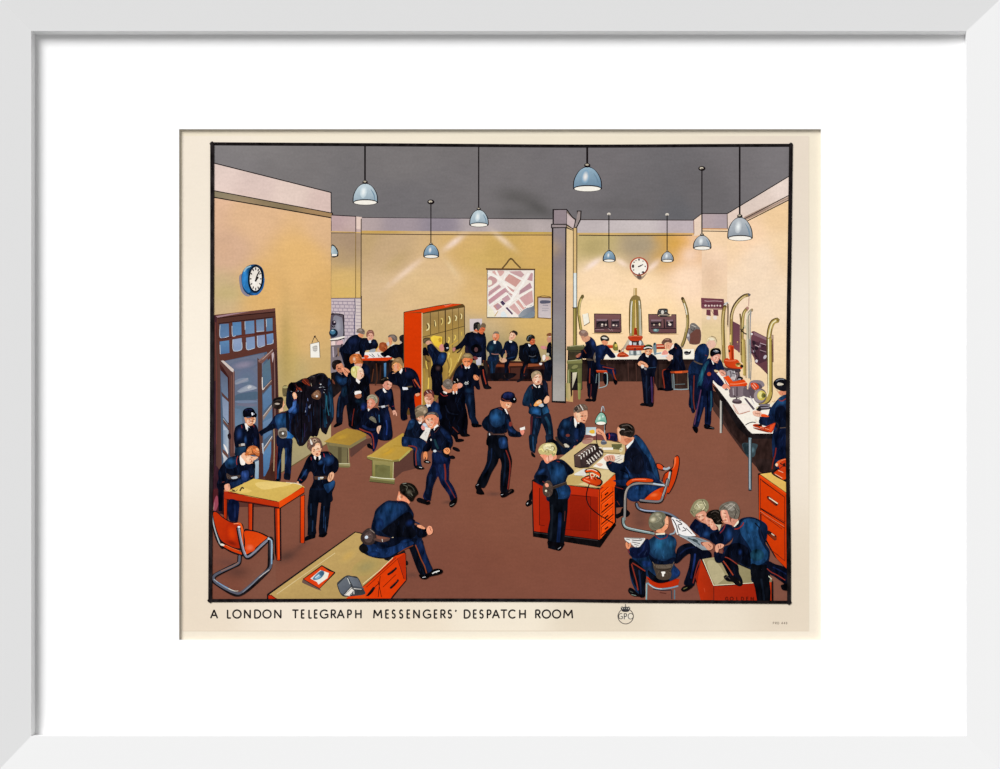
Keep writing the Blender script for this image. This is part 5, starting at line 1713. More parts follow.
draw('''
O person | striding man in a peaked cap with a belt pouch, carrying a white note
@ 470 375 90
p #101a30 130,540 160,480 205,440 230,390 290,365 340,355 390,385 440,450 470,560 520,620 565,640 570,680 520,690 440,680 420,640 410,600 390,640 230,640 200,630 150,590
p #1b4470 215,450 240,400 300,375 360,400 390,450 380,540 330,570 270,580 220,520
g #215a90 #1a4270 290,460 66,80 10
p #10182c 220,560 300,590 390,590 400,640 240,650 210,620
l #15325a 30 415,500 440,580 500,640
g #25488a #132c55 460,620 50,20 40
p #102038 140,540 200,470 210,520 205,600 160,580
e #7c342c 450,545 18,26
l #5c3038 16 320,368 360,385
p #e59a72 335,275 350,290 400,300 460,305 455,350 430,375 400,380 360,360 340,320
p #f8cda8 400,320 445,325 440,355 410,360
l #a0583a 6 420,330 450,335
l #8a3a28 5 405,365 425,372
P #f2ece4 380,375 400,375 425,435 410,430
p #16162e 345,270 350,225 390,190 440,185 490,205 500,240 515,265 505,300 480,310 440,295 400,290 365,290
p #232c62 365,220 400,195 450,190 485,215 470,250 420,262 375,255
g #2c3878 #232c62 420,215 44,22
l #7a3a30 10 355,260 400,285 440,285
p #0c0b12 470,270 490,245 515,262 510,300 480,310
e #c9ced6 492,268 8,9
P #3c2a26 200,640 240,650 390,650 390,690 260,700 200,700
l #6a4a40 8 240,665 380,662
p #3a2a28 195,640 250,640 260,700 230,760 195,740
l #dfe4ea 10 215,650 225,690
l #dfe4ea 8 212,680 235,678
p #e8907a 555,620 580,605 605,620 595,660 575,665
P #f4efe6 552,590 610,572 612,605 560,615
@ 470 435 90
p #10141f 190,30 240,0 400,10 420,90 430,160 450,220 465,290 455,400 440,520 430,600 400,640 340,630 335,520 340,420 350,330 325,255 300,320 240,420 190,540 150,590 90,560 80,520 130,420 180,330 190,240 200,130 180,100
p #1a3e72 320,40 400,30 420,130 380,150 330,140
g #24508c #173560 380,80 34,50
l #131c30 30 210,180 200,300 140,450
l #17284a 16 240,150 230,280 170,420
l #16263f 18 380,200 390,330 370,560
l #8a2f26 13 400,170 430,250 445,320 440,440 420,600
p #0a080c 55,570 80,535 110,545 125,590 155,640 150,660 100,660 70,645 70,610
l #9a9aa0 6 75,560 95,548
p #0a080c 340,640 400,635 450,600 485,605 485,635 440,660 390,690 345,690
l #b0b4b8 6 345,665 365,660
l #3c2a26 14 430,640 460,610
v 508.2,405.8 4.3 0.8 12
O person | fair haired boy standing with both hands at his chest, left of the desk
@ 470 375 90
p #13263c 580,300 600,230 640,140 690,100 740,130 800,110 830,80 860,110 860,200 880,240 860,320 880,400 870,440 800,460 700,450 650,420 655,370 640,350 590,340
p #15304e 600,280 620,190 660,130 690,170 670,260 680,310 650,340 600,320
g #1c4566 #15304e 620,240 26,70 15
p #0f1524 700,130 800,110 850,200 840,290 780,330 720,320 700,230
p #195084 655,390 690,355 780,360 790,440 760,465 700,450 660,420
g #1e5c96 #195084 730,400 50,30
p #1a5682 800,380 850,350 885,400 860,440 820,450
p #14243c 680,440 790,450 880,420 910,520 925,640 920,767 840,767 850,680 800,540 780,600 750,700 740,767 660,767 670,620
l #1a4560 30 840,470 880,560 890,700
l #1c3c60 22 730,490 715,600 700,740
l #5a2228 18 690,460 680,600 670,740
l #4a2a38 5 735,470 790,470
p #0d1120 860,90 865,200 830,130
l #8a3a2a 9 690,130 695,150
l #6a3a34 12 670,320 680,345
p #f0a45a 710,330 740,290 780,275 800,300 790,325 740,345 715,345
p #f6c89a 740,300 780,280 795,300 750,320
p #f2b48c 820,280 850,235 880,240 880,290 850,315 825,310
p #b9c4cc 760,340 800,315 820,345 790,355
P #f2ece4 700,95 720,110 745,140 735,140 705,115
P #f2ece4 755,135 775,110 780,135 765,145
p #e0a584 690,50 695,0 740,-25 790,0 800,50 785,95 745,110 715,95
p #f7d2b4 720,20 760,0 770,60 745,90 720,70
p #eaa488 752,68 778,56 780,88 757,92
l #6a3a30 6 735,22 755,20
l #6a3a30 6 770,20 788,22
l #b03a34 7 750,80 775,78
@ 470 310 90
p #a58c6a 690,767 680,720 700,690 740,675 780,690 795,730 770,715 740,715 715,740
g #c9b490 #9d8360 730,700 30,16
@ 470 435 90
p #15273e 660,0 745,0 740,80 730,160 720,200 690,190 665,160 655,80
l #1f4a72 16 700,20 700,100 710,170
p #0a0a0e 680,190 700,200 725,230 720,250 690,235 680,215
p #15273e 840,0 920,0 900,60 880,100 850,90
v 537.2,378.8 4.4 0.3 -6
O person | dark sleeve of a boy hidden behind the fair standing boy
@ 470 375 90
p #1a2036 800,70 830,60 855,90 860,160 875,230 850,220 820,150
''')
draw('''
O counter | white topped counter along the back wall with a dark brown front
@ 625 330 100
P #2c1c19:#3a2620:90 -430,295 700,298 690,420 640,600 330,605 290,515 -430,515
P #241614 -430,300 690,300 690,340 -430,340
l #4a2f28 10 30,330 35,510
l #4a2f28 10 110,330 115,510
l #1c1214 16 330,330 330,600
l #4a3028 8 -180,330 -175,510
l #513429 8 520,420 520,560
P k -30,290 700,288 700,304 -200,304
P #f3ecdc:#ece2cc:0 -220,270 -150,230 20,225 200,235 300,225 580,190 690,190 695,292 -200,294
P #f7f0e0 580,192 690,192 690,285 585,285
p #1c1a20 590,220 620,210 640,220 660,205 655,235 630,248 600,245
l #77777c 6 600,235 640,238
O cabinet | olive green tall stand with a moulded top beside the column
@ 550 320 90
P k 185,295 380,275 385,330 360,440 360,767 345,780 185,780 195,460 200,330
p #66643e:#4e4c2c:90 190,310 240,285 375,282 375,315 340,335 200,338
l #b3b080 7 220,295 300,285 370,287
P #2c2a20:#453a24:90 205,340 345,335 350,380 345,440 210,440
l #4f4a2e 10 215,350 340,350
P #86844e:#77743f 185,450 355,435 358,480 190,490
P #5a5a34 195,488 355,480 355,540 200,545
P #6e6e3c 190,545 230,545 228,767 188,767
P #74723f:#5e5f34:0 305,540 355,535 352,767 310,767
P #59602f 225,550 305,545 308,590 228,580
p #86844e 240,530 270,500 310,505 300,530 260,545
P #d8cdb0:#a89f84:90 250,585 300,580 290,640 255,740 245,767
P #241a18 228,570 250,585 245,767 228,767
l #c6c99a 5 195,455 345,440
l #b5ba86 6 205,560 203,760
@ 530 385 90
P #a49758:#c9b078:0 398,-20 445,-20 450,130 440,165 425,175 400,130
P #2e2018 445,-20 468,-20 470,110 455,135
P #9a9a56:#77773c:0 530,-20 570,-20 560,150 545,168 535,150

O curved_tube | curved brass speaking tube beside the column with a small card
@ 470 250 130
l #5a5228 22 868,350 845,400 836,480 845,560 852,610
l #b9a45c 12 868,350 846,400 838,480 848,560 855,610
l #e2cc88 5 860,375 845,430 842,500
e #6a5c34 864,360 12,16 20
@ 585 285 100
@ 0 0 1000
P #8a7050 582.2,314.6 588.2,313 589.8,322.8 584,326.2
P #f3ecd8 582.4,314.4 588,313.1 589.3,322.2 584,325.4
@ 550 320 90
l #9a8a4c 12 330,-40 345,50 355,110

O switchboard | brown wall panel of instruments left of the brass tubes
@ 585 285 100
p #c9a070 95,480 355,484 350,492 100,490
P k 90,285 362,288 366,470 350,482 92,478
P #7b5353:#6d4648:90 97,292 356,295 358,470 97,470
P #3a2c30 112,345 225,340 225,425 110,428
P #43343a 262,345 345,340 345,425 262,428
P #8d7078 115,340 225,340 222,358 115,360
P #8d7078 268,345 342,342 340,358 268,360
l #18141a 12 120,392 150,370 200,378
e #ead8c8 172,395 11,9
e #d8c4b4 208,398 9,10
l #c9b0a8 7 160,410 180,412
l #18141a 10 275,375 335,370
e #ead8c8 285,402 11,8
e #d0b8ac 315,405 8,8
l #2a2026 9 100,438 200,432 350,440
l #a08084 6 105,446 190,444
l #241c22 12 225,350 232,440
l #9a7a7c 7 265,440 275,460
l #a88a8c 5 230,435 255,455
O switchboard | brown wall panel of instruments with a bell on top, right of the brass tubes
@ 585 285 100
p #c9a070 640,485 915,488 910,496 700,496
P k 632,290 735,290 730,310 860,312 865,292 914,292 916,485 660,486 636,465
P #7b5454:#6a4446:90 640,296 725,298 730,320 855,320 868,298 908,298 910,478 665,478 642,460
P #4a363a 655,350 765,345 765,425 655,425
P #42323a 810,350 885,345 885,425 810,425
P #8d7078 660,345 765,345 762,362 660,364
P #8d7078 815,350 882,346 880,362 815,364
l #18141a 12 662,385 760,380
e #d8c4a0 745,395 8,14
e #c9b09c 690,398 9,8
l #18141a 10 818,378 880,375
e #ecdccc 848,395 16,12
e #d0b8a8 840,372 10,6
l #241c20 12 790,340 795,430
e #5f7f80 710,452 30,18
e #9ab8b8 705,450 14,9
l #2a2026 9 660,436 905,434
p #4a4440 722,290 735,245 770,235 825,240 830,280 855,300 790,315 740,305
e #d9d2c4 775,272 15,20
e #1c181c 745,262 14,9
e #1c181c 808,255 12,9
e #8fa0a0 748,258 7,4
e #9ab0b0 808,262 8,4
l #c9b8a0 6 740,295 830,300
O switchboard | small wall panel beside the recess corner
@ 625 330 100
p #6a4a44 600,0 745,-20 750,130 650,140 640,90
P #70483f 645,20 748,-10 748,130 650,138
p #8a8288 600,10 640,-10 690,0 680,40 650,80 640,120 610,60
e #c9c4c4 625,50 20,16 40
e #3a3238 650,30 9,18
l #7a7268 24 610,50 595,110 570,170
l #b5ab98 10 615,40 600,100 580,150
@ 690 285 100
p #77706c 0,400 40,380 80,410 100,440 60,480 0,520
P #6f443a 0,490 60,440 100,445 95,590 20,585 0,570
l #c4bcb0 7 15,400 60,420
l #4a4240 8 10,440 30,460 45,430
O curved_tube | curved brass speaking tube above the small wall panel near the recess
@ 670 280 130
l #4a3a1c 24 95,140 108,170 125,220 135,280 135,350 125,400 110,460 92,505
l #9c8850 15 96,142 110,172 126,222 134,280 134,350 124,400 108,460 92,502
l #f0e8d0 8 108,180 122,225 129,265
l #cdbb80 5 129,290 129,340 120,400
e #4a3a20 95,142 10,12
O notice_rack | small maroon rack of pigeonholes with two hanging tags on the recess wall
@ 690 285 100
P #b08878 118,220 345,236 330,250 120,240
P #7a404c:#6d3a44:0 110,128 338,140 345,236 112,230
l #caa8a8 6 145,158 180,162 220,160 260,160 320,164
e #e0c8c0 155,206 12,10
e #e0c8c0 188,208 10,9
e #e0c8c0 218,206 9,9
e #e0c8c0 245,208 9,9
e #e0c8c0 273,206 9,9
e #e0c8c0 303,208 9,10
L #4a242e 5 120,185 335,190
P #6f3844 165,245 205,248 208,310 162,300
P #6f3844 232,245 280,248 285,308 235,305
p #ecdcd0 165,320 185,308 205,325 200,345 170,345
p #ecdcd0 230,320 250,305 270,320 262,345 240,345
l #8a5a58 5 210,250 240,300

O pneumatic_tubes | cluster of tall brass tubes on a red stand rising from the back counter
@ 585 285 100
P #cfae78:#b9985c:0 485,30 520,30 520,110 480,110
l #e9cf98 8 495,35 493,105
l #6a5426 26 465,560 452,440 455,200 475,130 505,115
l #6a5426 26 552,560 560,440 550,200 535,130 505,115
p #8a7444 460,140 475,112 540,112 552,140 545,165 520,150 490,150 470,160
P #a9a07c:#8f8658:0 455,160 475,150 470,515 448,515
P #8d7c38:#b09848:0 475,150 492,148 492,510 470,515
P #d9b868:#c39a3e:0 494,148 514,148 510,430 496,430
P #9a8440:#7a6a34:0 514,148 535,150 542,515 520,510
P #a9a48c:#c4bea4:0 535,150 552,165 568,515 542,515
l #f0e8d8 9 472,165 462,250 458,480
l #6a4a20 5 494,150 494,440
l #5a4a28 6 516,150 518,440
l #e8d090 5 504,180 503,420
l #efe6d8 9 540,160 546,200
l #c9c2ae 7 556,240 560,480
P #b02f14:#8f2410:0 492,430 515,430 525,500 488,500
P #a8957a:#cfc2aa:0 420,560 448,515 450,600 400,640 370,640
P #8c8c84 430,600 470,560 575,560 600,620 590,650 420,650
P #3c2c28 450,550 565,545 575,600 440,600
e #e2e6e8 455,585 14,26
e #cfd6d8 552,580 14,24
e #e9c9b8 495,590 14,10
P #b9bfc0 480,575 515,575 512,610 482,610
p #a83018:#c4401c:90 432,515 500,505 572,510 570,540 540,558 470,558 440,545
l #e0704a 6 440,520 500,512 565,518
p #c03a1c:#9c2a12:90 412,620 440,600 570,605 600,600 595,645 540,655 420,655
l #d86a44 6 420,630 560,625
P #8e9a9c:#aab4b4:0 440,655 560,655 570,700 440,705
P #cfd4d0 455,660 480,658 480,690 458,692
P #5f6a6c 485,655 510,655 512,705 485,705
P #dfe2dc 515,660 545,658 548,690 520,695
e #20242c 500,640 8,10
O telephone | red telephone on the back counter
@ 585 285 100
p #b8401e 320,705 340,680 380,670 420,690 440,712 400,722 330,720
p #7c2412 365,640 385,640 388,670 366,668
l #e07048 7 340,690 400,695
e #3a1a14 345,660 14,14
e #d9c9b8 378,655 10,12
l #4a1a10 7 350,715 400,708
O telegraph_key | red and brass instrument left on the back counter
@ 585 285 100
P #c2401c 215,598 285,600 280,632 220,630
l #ec8058 6 220,604 280,606
p #7a7438 280,600 300,565 325,600 330,650 305,660 280,640
e #cdbb5a 310,605 14,16
e #3a3620 303,580 8,10
l #e8e2c0 6 300,660 335,660
O telegraph_key | red and blue grey instrument right on the back counter
@ 585 285 100
p #6f8890 680,600 700,575 715,600 712,690 690,690
e #35545c 695,590 10,14
P #b83a1c 712,592 795,590 800,640 715,640
P #e8b090 718,606 790,604 790,616 718,618
l #4a1c12 6 716,632 800,632
l #7c94a0 12 700,690 760,680
''')
draw('''
O person | grey haired man standing with his back to us at the olive cabinet
@ 550 320 90
p #141a34 390,250 420,190 445,185 490,220 515,280 515,350 525,430 520,540 530,767 415,767 420,560 410,440 370,400 330,440 290,430 320,380 370,330 400,290
p #1a2c5e 440,185 490,220 512,290 508,340 470,300 450,240
g #22407c #1a2a58 480,260 22,44
p #101326 370,330 420,250 450,300 470,380 420,420 360,420
l #8a3a1c 8 375,330 400,370
p #0f1122 415,440 520,430 530,767 418,767 425,560
l #8c3426 13 445,540 440,650 440,767
p #6a5a4a 480,420 500,360 525,390 525,450 500,470
e #b9b4ae 510,415 10,22
p #4a3e34 400,430 450,430 480,450 420,450
p #d99a74 350,190 365,165 420,170 445,190 440,220 400,245 375,240 355,220
p #8d6a5c 320,150 335,118 370,108 410,125 425,160 410,180 385,185 370,175 345,180
p #a58a7c 340,130 370,115 400,130 370,150
p #c58a6c 340,180 365,180 370,220 350,200
p #a3604a 285,400 320,375 345,365 335,400 305,420
@ 530 385 90
P #11111f 635,-20 755,-20 750,60 735,150 700,175 690,150 680,120 660,150 640,120
l #5a2226 12 680,-10 678,60 670,130
p #0c0b10 612,165 640,150 670,150 690,165 680,182 625,180
p #0c0b10 680,170 700,145 735,150 725,180 700,185

O person | boy in a cap seated at the back counter with his back to us
@ 550 320 90
P #cdbf9c 515,300 540,295 545,330 520,340
p #15244a 505,310 540,280 590,270 640,290 690,350 725,395 720,418 670,420 630,380 610,400 590,440 560,440 560,500 640,520 720,540 735,600 700,610 720,660 745,700 725,720 700,650 680,600 600,570 540,560 510,480
p #1a3368 530,310 570,290 620,300 600,360 560,420 530,400
g #21407e #1a3060 565,350 34,44
p #13183a 640,310 690,360 722,395 700,415 650,370
p #12214a 520,440 560,440 560,490 640,515 720,540 710,575 600,560 530,560
l #a03a24 10 585,520 640,530 710,545
l #b03c20 12 700,560 715,620 740,680
p #0e0d16 700,660 740,670 748,700 720,718
p #0e0e18 600,570 640,590 650,700 610,715 590,650
p #e0936c 570,225 600,215 640,240 635,265 610,280 580,260
p #2a2420 558,200 580,172 620,170 652,195 655,225 630,235 600,225 570,235
p #d9d2c4 575,195 600,188 635,200 630,212 590,208
O stool | tubular stool with a red seat under the capped boy
@ 550 320 90
P #c03a14 512,558 630,560 640,585 520,582
l #e06a44 6 515,560 625,563
l #9ab0b0 9 600,590 630,590 638,640 632,720 590,745 540,755
l #8d9c9c 8 545,590 545,740
l #6f8084 7 520,600 510,700
O person | boy standing in a cap before the back counter, sorting papers in his hands
@ 625 330 100
p #12162a 170,235 200,225 260,235 310,270 325,320 310,400 300,440 292,620 290,720 275,765 235,765 190,740 175,580 160,440 150,380 125,310 145,280
g #1c2a50 #12162a 290,330 26,60
p #14172c 125,300 160,250 190,260 190,310 170,330 140,330
l #2a4a6a 7 230,380 310,372
l #4a2c5a 16 262,470 268,600 270,720
l #7a2f2a 6 285,470 290,620 280,730
l #1c2a44 14 215,460 215,600 220,730
p #0c0b10 150,745 175,728 230,740 228,758 165,758
p #0c0b10 230,750 280,740 278,766 240,769
p #e09468 195,215 215,195 265,195 268,225 245,250 215,248
p #f6c49a 215,205 245,205 240,235 215,240
l #4a2c22 6 210,212 228,212
P #e9e4d8 205,240 225,255 240,250 232,275 210,265
p #14120f 180,190 195,160 225,145 260,150 278,175 270,195 240,190 200,200
l #e6e2d8 12 190,183 230,172 272,180
l #3c5a2c 8 205,155 250,150
p #f0a880 130,330 155,310 200,325 230,355 225,375 195,365 150,360 132,350
p #e6ddd0 160,350 185,350 190,375 165,380
l #9a6a4c 5 160,330 200,350
p #8e8c90 190,375 215,380 215,400 195,395
v 648.6,352.4 2.9 -0.2 0
O person | boy with wavy brown hair writing at the back counter, seated in profile
@ 625 330 100
p #10142a 430,215 460,190 500,130 540,150 575,200 580,290 600,360 605,400 580,410 500,410 460,400 460,500 470,560 475,600 400,610 380,560 370,480 370,410 420,380 450,340 480,280 450,250
g #1a2448 #12162c 530,220 36,50
l #7a2c24 6 500,170 515,185
l #9c3622 12 440,395 385,400 375,440 385,500 395,580
p #0c0c14 330,585 370,575 400,590 475,590 470,605 420,610 340,598
p #0f1022 400,400 460,400 455,480 470,580 410,600 395,500
p #e9a680 400,150 420,125 470,130 490,150 480,180 450,195 430,190 410,175
p #6f4a3c 365,130 380,100 410,82 450,85 470,110 460,130 430,120 400,130 390,150
l #c09a84 6 400,95 440,92
P #f0e8dc 478,145 490,140 485,175 465,190 450,195
p #ef9a88 365,240 395,200 425,215 430,240 390,248
p #f3c4a8 405,260 440,245 480,260 460,300 440,310 420,290
p #d9dce0 350,265 400,252 430,262 380,272
v 667.8,346.6 3 -0.8 20
O stool | tubular stool with a red seat under the boy writing at the back counter
@ 625 330 100
P #a03a18:#b9542c:0 450,415 560,408 630,405 632,425 560,432 460,432
P #e8602c 495,415 575,412 570,430 500,432
l #7f9094 9 485,440 490,520 490,600
l #8ea0a6 11 490,592 560,595 635,590
l #6f7f84 7 470,440 475,580
l #a9a894 7 630,430 632,590
l #5f6c6c 7 500,545 600,540

''')
